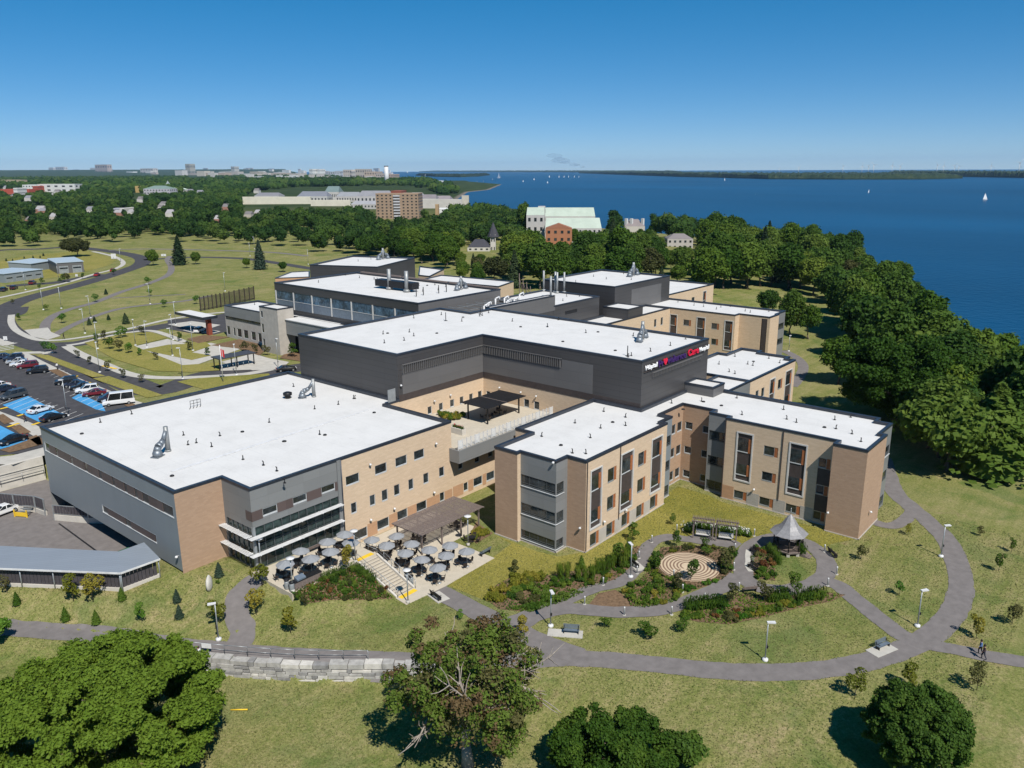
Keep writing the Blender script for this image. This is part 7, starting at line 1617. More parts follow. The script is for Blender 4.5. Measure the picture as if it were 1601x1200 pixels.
# ------------------------------------------------------------------ vehicles
M['tyre'] = plain('tyre_rubber', (.012, .012, .013), .8); M['car_glass'] = glassmat('car_glass', (.012, .014, .016), .05, .6); M['headlight'] = plain('headlight_lens', (.6, .6, .58), .2); M['taillight'] = plain('tail_light_lens', (.3, .01, .01), .3)
PAINT = {}
def paint(c):
    if c not in PAINT:
        t = NT('car_paint'); t.b.inputs['Coat Weight'].default_value = .6; t.b.inputs['Coat Roughness'].default_value = .05; PAINT[c] = t.out(c, .35, .1, .5)
    return PAINT[c]
def vehicle(px, py, rz, kind, c, label, z=PZ):
    x, y = U(px, py, z); t = thing('parked_car' if kind != 'van' else 'passenger_van', label, 'van' if kind == 'van' else 'car', (x, y, z+.05), rz)
    L_, W_, prof, cab = {'sedan': (4.7, 1.82, [(-2.35, .35), (-2.33, .78), (-1.9, .95), (-1.35, .98), (.95, .92), (1.9, .78), (2.3, .62), (2.35, .35)], (-1.75, -1.0, .15, 1.2, 1.45)),
                         'suv': (4.7, 1.9, [(-2.35, .4), (-2.35, .95), (-2.2, 1.08), (-1.35, 1.1), (1.0, 1.05), (2.0, .95), (2.32, .75), (2.35, .4)], (-2.25, -1.95, .3, 1.25, 1.72)),
                         'minivan': (5.1, 1.98, [(-2.55, .38), (-2.55, 1.0), (-2.45, 1.1), (1.1, 1.05), (2.0, .92), (2.5, .7), (2.55, .38)], (-2.45, -2.2, .75, 1.75, 1.78)),
                         'van': (6.0, 2.05, [(-3.0, .4), (-3.0, 1.2), (-2.95, 1.25), (2.1, 1.2), (2.8, 1.0), (3.0, .8), (3.0, .4)], (-2.98, -2.9, 1.55, 2.3, 2.6))}[kind]
    w2 = W_/2; mb = MB(); n = len(prof)
    ins = [.06, .0, .03, .05, .05, .05, .1, .1] + [.1]*4
    Lp = [(p[0], -w2+(.02 if 0 < i < n-1 else .07)+(.06 if p[1] > .9 else 0), p[1]) for i, p in enumerate(prof)]; Rp = [(a, -b, q) for a, b, q in Lp]
    k = len(mb.v); mb.v += Lp+Rp; mb.f.append(tuple(k+i for i in range(n))); mb.f.append(tuple(k+n+i for i in reversed(range(n)))); mb.m += [0, 0]; mb.sm += [False]*2
    for i in range(n): j = (i+1) % n; mb.f.append((k+i, k+n+i, k+n+j, k+j)); mb.m.append(0); mb.sm.append(False)
    xr0, xr1, xf1, xf0, zr = cab; zb = prof[3][1]-.03; wi = w2-.1; wt = w2-.28 if kind != 'van' else w2-.16
    mb.idx([(xr1, -wt, zr-.05), (xf1, -wt, zr-.05), (xf1, wt, zr-.05), (xr1, wt, zr-.05), (xr1+.12, -wt+.12, zr+.03), (xf1-.15, -wt+.12, zr+.03), (xf1-.15, wt-.12, zr+.03), (xr1+.12, wt-.12, zr+.03)], [(0, 1, 5, 4), (1, 2, 6, 5), (2, 3, 7, 6), (3, 0, 4, 7), (4, 5, 6, 7)], 0)
    for fx in (0, .5, 1.0):
        xb = xr0+.15+(xf0-xr0-.5)*fx; xt = xr1+.08+(xf1-xr1-.2)*fx
        for s_ in (-1, 1): mb.idx([(xb, s_*(wi+.015), zb), (xb+.12, s_*(wi+.015), zb), (xt+.1, s_*(wt+.012), zr-.05), (xt, s_*(wt+.012), zr-.05)], [(0, 1, 2, 3)], 0)
    mb.build('body', paint(c), t)
    mb = MB(); mb.idx([(xr0, -wi, zb), (xf0, -wi, zb), (xf0, wi, zb), (xr0, wi, zb), (xr1, -wt, zr-.045), (xf1, -wt, zr-.045), (xf1, wt, zr-.045), (xr1, wt, zr-.045)], [(0, 1, 5, 4), (1, 2, 6, 5), (2, 3, 7, 6), (3, 0, 4, 7)]); mb.build('windows', M['car_glass'], t)
    for sx in (-L_*.31, L_*.31):
        for s_ in (-1, 1):
            mb = MB(); mb.tube((sx, s_*(w2-.2), .33), (sx, s_*(w2+.01), .33), .33, 14); o = mb.build('wheel', M['tyre'], t); mb = MB(); mb.tube((sx, s_*(w2+.011), .33), (sx, s_*(w2+.03), .33), .2, 10); mb.build('rim', M['galv'], o)
    for s_ in (-1, 1):
        mb = MB(); mb.box(L_/2-.16, L_/2-.0, s_*(w2-.32)-.2, s_*(w2-.32)+.2, .6, .73); mb.build('headlight', M['headlight'], t)
        mb = MB(); mb.box(-L_/2-.02, -L_/2+.1, s_*(w2-.25)-.13, s_*(w2-.25)+.13, .75, .92); mb.build('tail_light', M['taillight'], t)
    return t
bk, wh, rd, dr, gy, nv, sv = (.012, .012, .014), (.75, .75, .75), (.33, .02, .025), (.14, .012, .02), (.06, .065, .07), (.018, .025, .05), (.40, .41, .42)
va = math.atan2(U(160, 618, PZ)[1]-U(125, 622, PZ)[1], U(160, 618, PZ)[0]-U(125, 622, PZ)[0])
vb = math.atan2(U(85, 640, PZ)[1]-U(45, 651, PZ)[1], U(85, 640, PZ)[0]-U(45, 651, PZ)[0])
for px, py, kd, c, lb in [(3, 561, 'sedan', nv, 'dark navy car at left end of the far parking row'), (22, 563, 'suv', nv, 'navy estate car next to the grey car in the far row'), (27, 568, 'sedan', sv, 'silver grey car in the far parking row beside the white car'), (33, 572, 'sedan', wh, 'white car in the far parking row beside the dark red car'), (44, 575, 'suv', dr, 'dark red car in the far parking row beside the white car'), (59, 583, 'suv', bk, 'black car with red reflections at right end of the far row'),
                          (104, 600, 'suv', bk, 'black suv at left end of the middle parking row'), (116, 604, 'sedan', nv, 'dark blue sedan in the middle parking row'), (128, 608, 'sedan', bk, 'black sedan left of the white car in the middle row'), (137, 613, 'suv', wh, 'white suv in the middle row on blue paving'), (148, 618, 'sedan', dr, 'dark red sedan at right end of the middle row'), (172, 626, 'suv', nv, 'dark car beside the white van by the building')]:
    vehicle(px, py, va+math.pi, kd, c, lb)
vehicle(186, 632, va+math.pi, 'van', wh, 'white high roof van parked beside the hospital wing')
for px, py, kd, c, lb in [(-2, 607, 'sedan', wh, 'white car cut off by the left edge in the near row'), (6, 612, 'sedan', nv, 'dark navy car at the left edge behind the minivan'), (22, 622, 'minivan', gy, 'dark grey minivan on the blue bay at left'), (64, 644, 'sedan', wh, 'white sedan alone on the bright blue bays'), (84, 656, 'sedan', bk, 'black car half hidden behind the grey wing corner'), (20, 692, 'sedan', bk, 'black car in the nearest left bay by the mulch bed'), (4, 804, 'sedan', wh, 'white car half visible in the loading yard at left edge')]:
    vehicle(px, py, vb+(math.pi if py < 640 or py > 690 else 0), kd, c, lb, PZ if py < 720 else .05)
for px, py, c, lb in [(152, 431, rd, 'red car on the road right of the garages, rear one'), (177, 424, rd, 'bright red car leading on the road bend'), (51, 444, dr, 'dark red car on the drive beside the long garage'), (6, 455, nv, 'dark blue car parked on the verge at far left'), (22, 452, (.05, .012, .02), 'maroon car parked beside the dark blue car at far left'), (372, 579, bk, 'black car behind the roof edge of the left wing') if False else (313, 519, wh, 'white pickup at the drop off under the entrance canopy')]:
    a = U(px-8, py+3.2, PZ); b = U(px+8, py-3.2, PZ); vehicle(px, py, math.atan2(b[1]-a[1], b[0]-a[0]), 'suv' if c != rd else 'sedan', c, lb)
vehicle(448, 580, math.atan2(U(470, 578, PZ)[1]-U(430, 582, PZ)[1], U(470, 578, PZ)[0]-U(430, 582, PZ)[0]), 'sedan', bk, 'black car half hidden behind the left wing roof edge')
# ------------------------------------------------------------------ people
def person(p, rz, label, top, legs, hair, stride=.28, arm=.25, h=1.72, coat=False):
    t = thing('person', label, 'person', p, rz); s = h/1.72
    J = {'pel': (0, 0, .95), 'chest': (0, .03, 1.3), 'neck': (0, .04, 1.48), 'head': (0, .06, 1.62), 'hl': (.1, 0, .9), 'kl': (.11, stride*.6, .5), 'fl': (.11, stride*.5-.02, .07), 'tl': (.11, stride*.5+.17, .04),
         'hr': (-.1, 0, .9), 'kr': (-.11, -stride*.25, .5), 'fr': (-.11, -stride, .1), 'tr': (-.11, -stride+.16, .05), 'sl': (.19, .02, 1.41), 'el': (.24, -arm*.5, 1.15), 'wl': (.24, arm*.2, .93), 'gl': (.24, arm*.35, .83), 'sr': (-.19, .02, 1.41), 'er': (-.24, arm*.3, 1.15), 'wr': (-.24, arm*1.0, .97), 'gr': (-.24, arm*1.25, .9)}
    E = [('pel', 'chest'), ('chest', 'neck'), ('neck', 'head'), ('pel', 'hl'), ('hl', 'kl'), ('kl', 'fl'), ('fl', 'tl'), ('pel', 'hr'), ('hr', 'kr'), ('kr', 'fr'), ('fr', 'tr'), ('chest', 'sl'), ('sl', 'el'), ('el', 'wl'), ('wl', 'gl'), ('chest', 'sr'), ('sr', 'er'), ('er', 'wr'), ('wr', 'gr')]
    RD = {'pel': .15, 'chest': .17, 'neck': .06, 'head': .105, 'hl': .1, 'hr': .1, 'kl': .065, 'kr': .065, 'fl': .05, 'fr': .05, 'tl': .04, 'tr': .04, 'sl': .07, 'sr': .07, 'el': .05, 'er': .05, 'wl': .035, 'wr': .035, 'gl': .04, 'gr': .04}
    ks = list(J); me = bpy.data.meshes.new('b'); me.from_pydata([tuple(v*s for v in J[k]) for k in ks], [(ks.index(a), ks.index(b)) for a, b in E], [])
    o = bpy.data.objects.new('b', me); col.objects.link(o); md = o.modifiers.new('s', 'SKIN'); o.modifiers.new('u', 'SUBSURF').render_levels = 1
    for i, k in enumerate(ks): v = me.skin_vertices[0].data[i]; v.radius = (RD[k]*s, RD[k]*s); v.use_root = (k == 'pel')
    dg = bpy.context.evaluated_depsgraph_get(); dg.update(); m2 = bpy.data.meshes.new_from_object(o.evaluated_get(dg)); bpy.data.objects.remove(o); m2.name = 'body'
    m2.materials.clear()
    for m_ in (M['skin'], plain('shirt', top, .8), plain('trousers', legs, .8), M['black']): m2.materials.append(m_)
    for p_ in m2.polygons:
        z = p_.center.z/s; ax = abs(p_.center.x)/s
        p_.material_index = 3 if z < .09 else 2 if z < (.97 if not coat else .7) and ax < .215 else 0 if (z > 1.47 or (ax > .2 and z < .98)) else 1
        p_.use_smooth = True
    link('body', m2, t)
    mb = MB(); mb.lathe([(.02, 1.775), (.085, 1.74), (.125, 1.66), (.12, 1.56), (.06, 1.54)], (0, .035, 0), n=10); hq = mb.build('hair', plain('hair', hair, .7), t); hq.scale = (s, s, s)
    return t
def pg_(px, py, z=None): return G(px, py) if z is None else (*U(px, py, z), z+.06)
a = pg_(1532, 1023); b = pg_(1537, 1031); p = (a[0], a[1], a[2]+.06); hd = math.atan2(-(U(1450, 1010, 0)[0]-a[0]), U(1450, 1010, 0)[1]-a[1])
person(p, hd, 'person in blue top and black trousers walking on the right hand path', (.09, .16, .35), (.015, .015, .018), (.03, .02, .015)); person((b[0], b[1], b[2]+.06), hd, 'person in dark top with pale bag straps walking nearest the right edge path', (.05, .03, .035), (.03, .035, .06), (.02, .015, .012))
a = G(313, 1033); person((a[0], a[1], a[2]), 1.0, 'person in white blouse and dark trousers by the stone wall and maple', (.75, .78, .8), (.03, .035, .05), (.05, .03, .02), .2, .3, 1.75)
person(pg_(90, 578, PZ), .6, 'person in white shirt walking on the pavement beside the car park', (.75, .75, .75), (.03, .03, .035), (.03, .02, .015)); person(pg_(40, 660, PZ), 2.2, 'person in dark coat on the pavement by the mulch beds', (.05, .03, .03), (.04, .03, .03), (.03, .02, .015), coat=True)
person(pg_(100, 530, PZ), -1.5, 'person in black crossing the forecourt road', (.02, .02, .022), (.02, .02, .022), (.02, .015, .012))
# ------------------------------------------------------------------ buildings far off
MC = {}
def cm(c, nm='far_wall'):
    if c not in MC: MC[c] = plain(nm, c, .85, var=.08, scale=.15)
    return MC[c]
def far_block(px0, px1, yb, yt, label, wall=(.5, .48, .45), roof=None, depth=None, cat='building', name='building', rows=0, cols=0, gable=0.0, flat=True, turn=0.0, root=None, z=None, hip=.3):
    if z is None: z = min(12.0, max(2.0, float(H(*U((px0+px1)/2, max(yb, 270), 7.0)))))
    a = np.array(U(px0, yb, z)); b = np.array(U(px1, yb, z)); d = (b-a)/np.hypot(*(b-a)); L_ = float(np.hypot(*(b-a))); n_ = np.array([-d[1], d[0]])
    if n_@cF[:2] < 0: n_ = -n_
    m = (a+b)/2; lo, hi = 0, 200
    for _ in range(50):
        k = (lo+hi)/2
        if PR(m[0], m[1], z+k)[1] > yt: lo = k
        else: hi = k
    h = lo; dp = depth or L_*.5
    t = root if root is not None else thing(name, label, cat)
    c0 = m+n_*dp/2; cs, sn = math.cos(turn), math.sin(turn); d2 = np.array([d[0]*cs-d[1]*sn, d[0]*sn+d[1]*cs]); n2 = np.array([n_[0]*cs-n_[1]*sn, n_[0]*sn+n_[1]*cs])
    P = [tuple(c0+d2*x*L_/2+n2*y*dp/2) for x, y in ((-1, -1), (1, -1), (1, 1), (-1, 1))]
    if np.cross(np.append(np.array(P[1])-P[0], 0), np.append(np.array(P[2])-P[1], 0))[2] < 0: P = P[::-1]; P = [P[3], P[2], P[1], P[0]][::-1]
    hw = h*(1-gable); mb = MB(); mb.prism(P, z-6, z+hw); mb.build('wall', cm(wall), t)
    if gable > 0:
        r0, r1 = (np.array(P[0])+P[3])/2, (np.array(P[1])+P[2])/2; e = (r1-r0)*hip; r0, r1 = r0+e, r1-e
        mb = MB(); Z = z+hw+.05; mb.face([(*P[0], Z), (*P[1], Z), (*r1, z+h), (*r0, z+h)]); mb.face([(*P[2], Z), (*P[3], Z), (*r0, z+h), (*r1, z+h)]); mb.face([(*P[1], Z), (*P[2], Z), (*r1, z+h)]); mb.face([(*P[3], Z), (*P[0], Z), (*r0, z+h)]); mb.build('roof', cm(roof or (.2, .2, .2), 'far_roof'), t)
    else:
        mb = MB(); mb.prism([tuple(c0+(np.array(p)-c0)*1.01) for p in P], z+hw+.02, z+hw+.6); mb.build('roof', cm(roof or tuple(min(.8, x*1.15) for x in wall), 'far_roof'), t)
    if rows:
        for e in range(4):
            f = Frame(P[e], P[(e+1) % 4])
            if f.n@np.array([m[0], m[1]]) > 0: continue
            nc = max(2, int(cols*f.L/L_))
            for r_ in range(rows):
                mb = MB(); zz = z+hw*(r_+.35)/rows
                for k in range(nc): x = f.L*(k+.5)/nc; f.slab(mb, x-f.L/nc*.2, x+f.L/nc*.2, zz, zz+hw*.38/rows, -.12, -.01)
                mb.build('window_row', M['glass'], t)
    return t, P, h, n_, d
t, P, h, n_, d = far_block(589, 655, 346, 303, 'ten storey tan brick apartment block standing among trees by the lake', (.30, .215, .15), None, 24, rows=9, cols=11, z=2)
far_block(613, 629, 345, 299, '', (.20, .07, .05), None, 26, root=t, z=2)
f = Frame(P[0], P[1]) if Frame(P[0], P[1]).n@np.array(P[0]) < 0 else Frame(P[2], P[3])
for k in range(9): mb = MB(); zz = 4+k*h/9.6; f.slab(mb, f.L*.42, f.L*.57, zz, zz+1.2, -1.3, -.13); mb.build('balcony', cm((.5, .5, .52)), t)
ts = far_block(681, 686, 345, 320, 'short tan brick chimney right of the apartment block', (.36, .25, .14), None, 5, 'chimney', 'chimney', z=2)
t, P, h, n_, d = far_block(852, 940, 385, 342, 'long pale stone hall with pale green metal roof above the trees', (.46, .44, .42), (.40, .46, .39), 26, rows=3, cols=12, gable=.34, hip=.02, z=2)
far_block(823, 851, 380, 325, '', (.44, .42, .40), (.39, .45, .38), 24, root=t, rows=3, cols=4, gable=.2, hip=.02, z=2); far_block(846, 930, 368, 325, '', (.46, .44, .42), (.39, .45, .38), 20, root=t, gable=.3, hip=.02, z=2); far_block(841, 852, 376, 324, '', (.40, .38, .37), None, 10, root=t, rows=4, cols=2, z=2)
far_block(860, 887, 392, 350, 'orange brick gabled building in front of the green roofed hall', (.34, .15, .08), (.30, .13, .075), 16, rows=3, cols=3, gable=.18, hip=.0, z=2, turn=1.57)
t, P, h, n_, d = far_block(731, 766, 398, 375, 'white house with black slate roof and pointed turret among trees', (.5, .48, .44), (.05, .05, .06), 14, gable=.5, rows=2, cols=4, z=2); far_block(767, 775, 396, 368, '', (.5, .48, .44), None, 5, root=t, rows=2, cols=2, z=2)
q = np.array(U(771, 396, 2)); mb = MB(); zt_ = 2+h*1.25; mb.lathe([(3.6, zt_-1), (.1, zt_+7.5)], (q[0]+n_[0]*2.5, q[1]+n_[1]*2.5, 0), n=8, smooth=False); mb.build('roof', cm((.05, .05, .06), 'far_roof'), t)
t, P, h, n_, d = far_block(976, 1008, 362, 343, 'low house with grey hipped roof and tall chimneys before the lake', (.45, .42, .38), (.22, .19, .19), 14, gable=.55, z=2)
for k in (.1, .35, .9): q = np.array(P[0])+(np.array(P[1])-P[0])*k+n_*3; mb = MB(); mb.box(q[0]-1, q[0]+1, q[1]-1, q[1]+1, 2, 2+h*1.08); mb.build('chimney', cm((.5, .5, .5)), t)
far_block(1043, 1083, 390, 366, 'grey stone terrace house with chimneys half hidden by lakeside trees', (.40, .38, .36), (.20, .18, .18), 14, gable=.3, rows=2, cols=6, z=2)
far_block(719, 727, 383, 366, 'small dark spired gable peeping left of the white house', (.5, .48, .45), (.06, .06, .07), 8, gable=.5, z=2)
# walled prison of pale stone
t, P, h, n_, d = far_block(380, 486, 319.5, 308, 'long pale limestone perimeter wall of the walled compound', (.62, .58, .47), None, 3, 'wall', 'stone_wall'); far_block(486, 548, 322, 313, '', (.60, .56, .46), None, 3, root=t); far_block(660, 722, 325, 312, '', (.5, .47, .42), None, 3, root=t); far_block(722, 733, 322, 306, '', (.5, .46, .38), None, 3, root=t)
for x0, x1, yb, yt, w_, r_, lb in [(398, 436, 312, 301, (.42, .41, .40), (.19, .19, .21), 'grey roofed stone range at left end of the walled compound'), (465, 512, 317, 299, (.46, .45, .43), (.17, .18, .21), 'stone range with dark slate roof left of the domed block'), (508, 530, 312, 291, (.48, .46, .43), (.14, .19, .19), 'square domed centre block of the walled compound'),
                               (526, 562, 316, 300, (.45, .43, .41), (.24, .25, .27), 'stone range with pale roof right of the domed block'), (558, 612, 318, 298, (.45, .43, .42), (.22, .22, .24), 'long stone cell range left of the apartment block'), (640, 660, 316, 301, (.5, .49, .47), (.45, .46, .48), 'pale range right behind the apartment block'), (656, 682, 318, 304, (.46, .44, .42), (.2, .18, .19), 'small stone range right of the apartment block'), (680, 704, 318, 306, (.44, .42, .4), (.24, .21, .22), 'stone range near the shore end of the compound'), (683, 705, 336, 327, (.6, .6, .58), None, 'white low shed right of the tan chimney'), (548, 590, 326, 314, (.42, .4, .38), (.3, .3, .32), 'grey workshop range in front of the cell block')]:
    far_block(x0, x1, yb, yt, lb, w_, r_, 24, gable=.42 if r_ else 0, rows=1 if r_ else 0, cols=9, hip=.1)
t, P, h, n_, d = far_block(225, 266, 304, 290, 'grey stone mansion with green roof and cupola among distant trees', (.42, .41, .43), (.16, .22, .2), 26, gable=.35, rows=2, cols=9); far_block(263, 287, 301, 292.5, '', (.5, .48, .42), (.45, .55, .45), 20, root=t, gable=.4, z=6); far_block(260, 265, 298, 282, '', (.5, .5, .48), (.3, .34, .33), 6, root=t, gable=.4, hip=.48)
far_block(212, 224, 301, 291, 'small ochre wing left of the distant grey mansion', (.42, .30, .12), None, 14)
for x0, x1, yb, yt, w_, lb in [(0, 24, 303, 296, (.40, .08, .05), 'long red and white school range at far left edge'), (22, 28, 304, 294, (.62, .6, .58), 'white stair block between two red ranges at far left'), (28, 46, 303, 296, (.38, .08, .05), 'second red range of the far left school'), (52, 60, 300, 291, (.36, .08, .05), 'short red brick block left of the white hall'), (36, 58, 298, 289, (.62, .62, .6), 'white flat roofed range behind the red school'), (60, 118, 300, 288, (.58, .58, .56), 'long white flat roofed hall at far left'), (0, 34, 288, 281, (.36, .29, .2), 'low tan apartment row far left on the horizon side'),
                          (77, 84, 271, 261.5, (.55, .54, .55), 'pair of white towers on the left horizon, left one'), (88, 101, 271, 260.5, (.55, .54, .55), 'pair of white towers on the left horizon, right one'), (114, 122, 268, 261, (.5, .5, .5), 'tiny white block between the horizon towers'), (142, 151, 271, 262, (.6, .57, .55), 'white block left of the stepped brick tower on the horizon'), (150, 169, 272, 257, (.40, .33, .3), 'stepped brick and white tower on the left horizon'), (198, 208, 272, 268, (.7, .7, .7), 'small bright white block on the left horizon'), (220, 240, 272, 263, (.52, .48, .45), 'pale block with rooftop plant on the left horizon'),
                          (274, 285, 274, 266, (.5, .48, .46), 'pale block left of the horizon church tower'), (291, 298, 273.5, 256, (.33, .32, .28), 'slender stone tower on the horizon'), (286, 292, 273, 268, (.45, .44, .44), 'low block beside the horizon stone tower'), (308, 320, 275, 267, (.5, .45, .38), 'tan block right of the horizon stone tower'), (322, 352, 276, 270, (.42, .34, .28), 'long brick block in the distant town'), (362, 367, 272, 260, (.4, .4, .38), 'thin church spire in the distant town'), (345, 372, 275, 268, (.44, .4, .36), 'brownish block below the distant spire'), (372, 388, 276, 271, (.45, .45, .43), 'grey block in the distant town centre'),
                          (391, 402, 277, 268, (.46, .42, .36), 'tan block in the distant town centre'), (404, 420, 276, 270, (.5, .46, .42), 'pale brick block in the middle of the town'), (424, 446, 277, 270, (.42, .37, .32), 'long brown block in the middle of the town'), (452, 470, 278, 271, (.46, .42, .38), 'brown block left of the white town tower'), (484, 489, 275, 264, (.6, .6, .58), 'white town tower pair, left one'), (491, 500, 275, 264, (.62, .62, .6), 'white town tower pair, right one'), (510, 524, 277, 268, (.42, .44, .46), 'blue grey block right of the white towers'), (524, 535, 277, 267, (.4, .42, .46), 'glass fronted block in the town'),
                          (537, 550, 278, 265, (.48, .42, .36), 'tan campus block left of the tall chimney'), (548, 556, 278, 267, (.5, .46, .42), 'pale slab between campus blocks'), (556, 574, 279, 264, (.44, .38, .32), 'large brown campus block left of the tall chimney'), (570, 590, 281, 268, (.46, .36, .28), 'wide brown hospital block beside the tall chimney'), (588, 602, 283, 271, (.44, .38, .34), 'brown block immediately left of the tall chimney'), (606, 616, 283, 272, (.4, .31, .26), 'brick block right of the tall chimney'), (438, 470, 283, 277, (.3, .33, .35), 'low dark roofed hall in town trees'), (490, 510, 281, 276, (.5, .48, .45), 'low white hall in town trees'),
                          (322, 334, 298, 295, (.6, .62, .6), 'small white roof among the trees right of the mansion'), (352, 359, 297, 293, (.4, .48, .55), 'small blue roof among distant trees'), (100, 112, 335, 331, (.06, .18, .45), 'bright blue tarpaulin roof among the left trees'), (165, 187, 334, 327, (.28, .28, .32), 'grey roofed house deep in the left wood'), (188, 195, 334, 326, (.55, .53, .5), 'white gable end deep in the left wood'), (648, 655, 282, 279, (.45, .18, .1), 'tiny orange roof on the distant shore'), (675, 684, 285, 282.5, (.65, .65, .65), 'white boathouse on the distant point')]:
    far_block(x0, x1, yb, yt, lb, w_, None, rows=2 if yb-yt > 8 else 0, cols=5, depth=max(8, 25 if yb > 285 else 60))
rb_ = random.Random(12)
for k in range(110):
    px = rb_.choice((rb_.uniform(225, 610), rb_.uniform(300, 610))); yb = rb_.uniform(268.5, 283) if px > 300 else rb_.uniform(268, 274); w_ = rb_.uniform(3, 11); c = rb_.choice(((.55, .53, .5), (.48, .44, .4), (.42, .36, .32), (.6, .6, .6), (.5, .47, .44)))
    t, *_ = far_block(px, px+w_, yb, yb-rb_.uniform(2.5, 7), 'small pale building of the distant town on the horizon', c, None, rb_.uniform(14, 40)); t['group'] = 'small pale buildings of the distant town'
for px, px1, yb, yt in HOUSES:
    t, *_ = far_block(px, px1, yb, yt, 'small house with pitched roof half hidden by the left wood', rb_.choice(((.5, .48, .45), (.42, .38, .34), (.3, .16, .12))), rb_.choice(((.2, .2, .22), (.3, .29, .3), (.16, .15, .15))), 10, name='house', cat='house', gable=.45, hip=.05); t['group'] = 'houses half hidden by the left wood'
x, y = U(605, 290, 4); mb = MB(); r = 16*math.hypot(x, y)/FPX/5.2
hh = 0
for _ in range(300):
    hh += .5
    if PR(x, y, 4+hh)[1] < 259: break
ch = thing('chimney', 'tall white chimney stack with dark top beside the bay', 'chimney', (x, y, 4)); mb.lathe([(r*1.25, 0), (r, hh*.96)], n=14); mb.build('stack', M['white_metal'], ch); mb = MB(); mb.lathe([(r*1.05, hh*.96), (r*1.05, hh)], n=14); mb.build('cap', M['black'], ch)
# ------------------------------------------------------------------ boats, turbines
M['sail'] = plain('white_sail', (.8, .8, .8), .7, var=.03)
def sailboat(px, py, hp, label, group=None, lean=.06):
    x, y = U(px, py, WATER); D = math.hypot(x, y); h = hp*D/FPX; t = thing('sailing_boat', label, 'boat', (x, y, WATER), 1.1+px*.01, group); t.rotation_euler = (lean, 0, 1.1+px*.013)
    mb = MB(); L_ = h*.62; mb.prism([(-L_/2, -L_*.12), (L_*.2, -L_*.14), (L_/2, 0), (L_*.2, L_*.14), (-L_/2, L_*.12)], -.3, h*.07); mb.build('hull', M['white_metal'], t)
    mb = MB(); mb.tube((L_*.08, 0, 0), (L_*.08, 0, h), h*.008+.03, 5); mb.build('mast', M['rail'], t)
    mb = MB(); mb.face([(L_*.06, 0, h*.12), (-L_*.45, .12*L_, h*.13), (L_*.06, 0, h*.97)]); mb.face([(L_*.1, 0, h*.9), (L_*.48, 0, h*.1), (L_*.12, .1*L_, h*.12)]); mb.build('sail', M['sail'], t)
sailboat(1540, 312, 9, 'white sailing boat nearest the right edge of the lake'); sailboat(1358, 301, 5, 'small white sailing boat in the middle of the right lake'); sailboat(1181, 304, 4, 'tiny sailing boat left of the middle of the lake'); sailboat(1133, 282, 4, 'tiny sailing boat below the ferry'); sailboat(780, 278, 8, 'white sailing boat off the town bay'); sailboat(700, 286, 5, 'sailing boat near the boathouse point')
for i, (px, py) in enumerate([(637, 270), (722, 277), (740, 274), (746, 284), (756, 284), (748, 272), (770, 281), (818, 284), (859, 277), (874, 277), (882, 277), (889, 277), (898, 277), (905, 277), (932, 278), (856, 286), (835, 281), (660, 274), (665, 275), (672, 275), (678, 275), (684, 276), (692, 276)]): sailboat(px, py, 3.2, 'distant white sail on the water off the town', 'distant white sails off the town')
x, y = U(1124, 276.5, WATER); D = math.hypot(x, y); k = D/FPX; fy = thing('ferry', 'white ferry boat in front of the wooded island', 'ferry', (x, y, WATER), YAW-1.57)
for n_, (l_, w_, z0, z1) in {'hull': (5.2, 1.2, -.2, .7), 'deck': (4.4, 1.0, .72, 1.6), 'bridge': (1.2, .8, 1.62, 2.4)}.items(): mb = MB(); mb.prism([(-l_*k, -w_*k), (l_*k*.85, -w_*k), (l_*k, 0), (l_*k*.85, w_*k), (-l_*k, w_*k)], z0*k, z1*k); mb.build(n_, M['white_metal'], fy)
proto_t = None
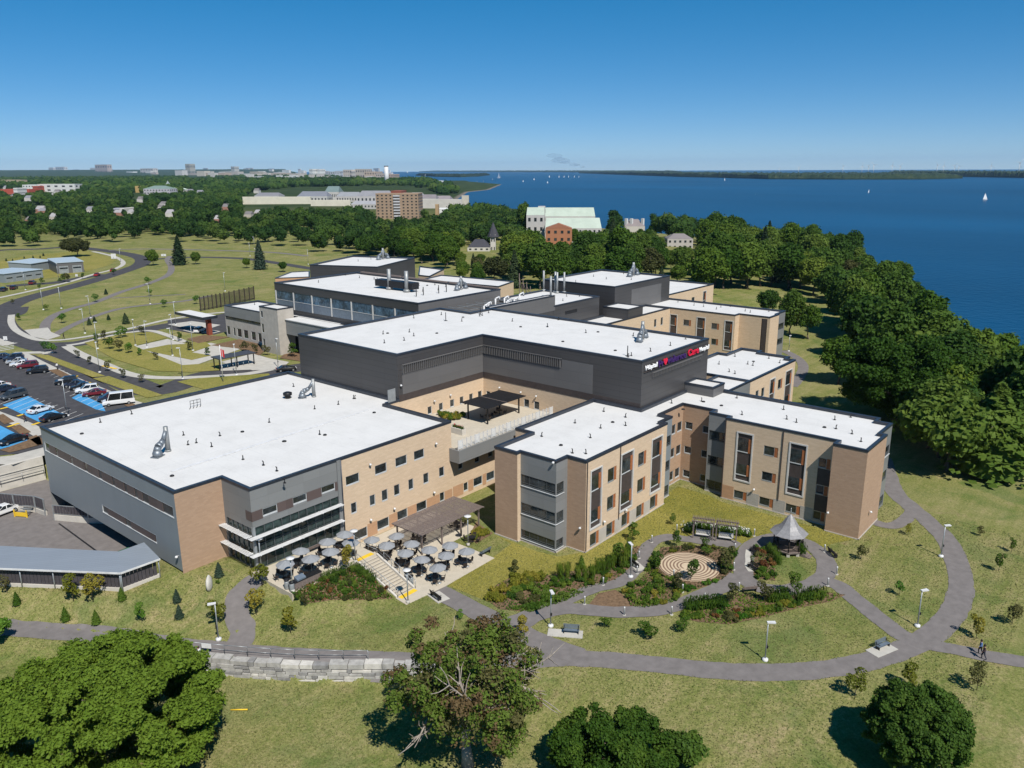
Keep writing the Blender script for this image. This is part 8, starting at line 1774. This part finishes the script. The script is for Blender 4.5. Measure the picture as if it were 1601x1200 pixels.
for i, (px, yt) in enumerate([(1218, 262), (1248, 259), (1317, 257), (1347, 257), (1357, 256), (1365, 255), (1394, 256), (1406, 257), (1464, 256), (1474, 257), (1491, 257), (1498, 258), (1548, 257), (1592, 252)]):
    x, y = U(px, 272.2, WATER); D = math.hypot(x, y); sz = 1.0; h = (272.2-yt)*D/FPX*.68
    t = thing('wind_turbine', 'white wind turbine on the wooded island at the horizon' if i < 13 else 'largest white wind turbine at the right picture edge', 'wind turbine', (x, y, 0), YAW-1.57+.4*math.sin(i), 'wind turbines on the island' if i < 13 else None)
    mb = MB(); mb.tube((0, 0, 0), (0, 0, h), h*.035, 8, r2=h*.02); mb.build('tower', M['white_metal'], t); mb = MB(); mb.box(-h*.02, h*.02, -h*.05, h*.05, h*.99, h*1.03); mb.build('nacelle', M['white_metal'], t)
    for b_ in range(3):
        a = b_*2.094+i*.7; mb = MB(); mb.tube((0, -h*.055, h*1.01), (math.sin(a)*h*.5, -h*.055, h*1.01+math.cos(a)*h*.5), h*.022, 5, r2=h*.008); mb.build('blade', M['white_metal'], t)
sm = bpy.data.materials.new('smoke'); sm.use_nodes = True; nt = sm.node_tree; d_ = nt.nodes['Principled BSDF']; d_.inputs['Base Color'].default_value = (.16, .22, .32, 1); d_.inputs['Roughness'].default_value = 1; d_.inputs['Alpha'].default_value = .09
mb = MB(); rk = random.Random(4); D = 12500.0
for k in range(7):
    f = (k+1)/7; px = 920-58*f+rk.uniform(-8, 8)*f; py = 263.5-18*f+rk.uniform(-4, 4)*f; v = ray(px, py); q = v/np.hypot(v[0], v[1])*D; rr_ = (14+75*f)*rk.uniform(.7, 1.3)
    mb.lathe([(rr_*.1, -rr_*.5), (rr_*1.3, -rr_*.25), (rr_*1.7, 0), (rr_*1.2, rr_*.3), (rr_*.1, rr_*.5)], (q[0], q[1], q[2]+CAMH), n=10, cap=False)
tag(mb.build('smoke', sm), None, None, None, 'stuff')
# ------------------------------------------------------------------ haze over lake and town
hm = bpy.data.materials.new('haze'); hm.use_nodes = True; hn = hm.node_tree; hn.nodes.clear()
ho = hn.nodes.new('ShaderNodeOutputMaterial'); pv = hn.nodes.new('ShaderNodeVolumePrincipled'); pv.inputs['Color'].default_value = (.42, .68, 1.0, 1); pv.inputs['Density'].default_value = 2.4e-5; pv.inputs['Anisotropy'].default_value = .0
hn.links.new(pv.outputs[0], ho.inputs['Volume'])
mb = MB(); mb.box(-25000, 25000, -25000, 25000, -15.5, 330); tag(mb.build('haze', hm), kind='stuff')
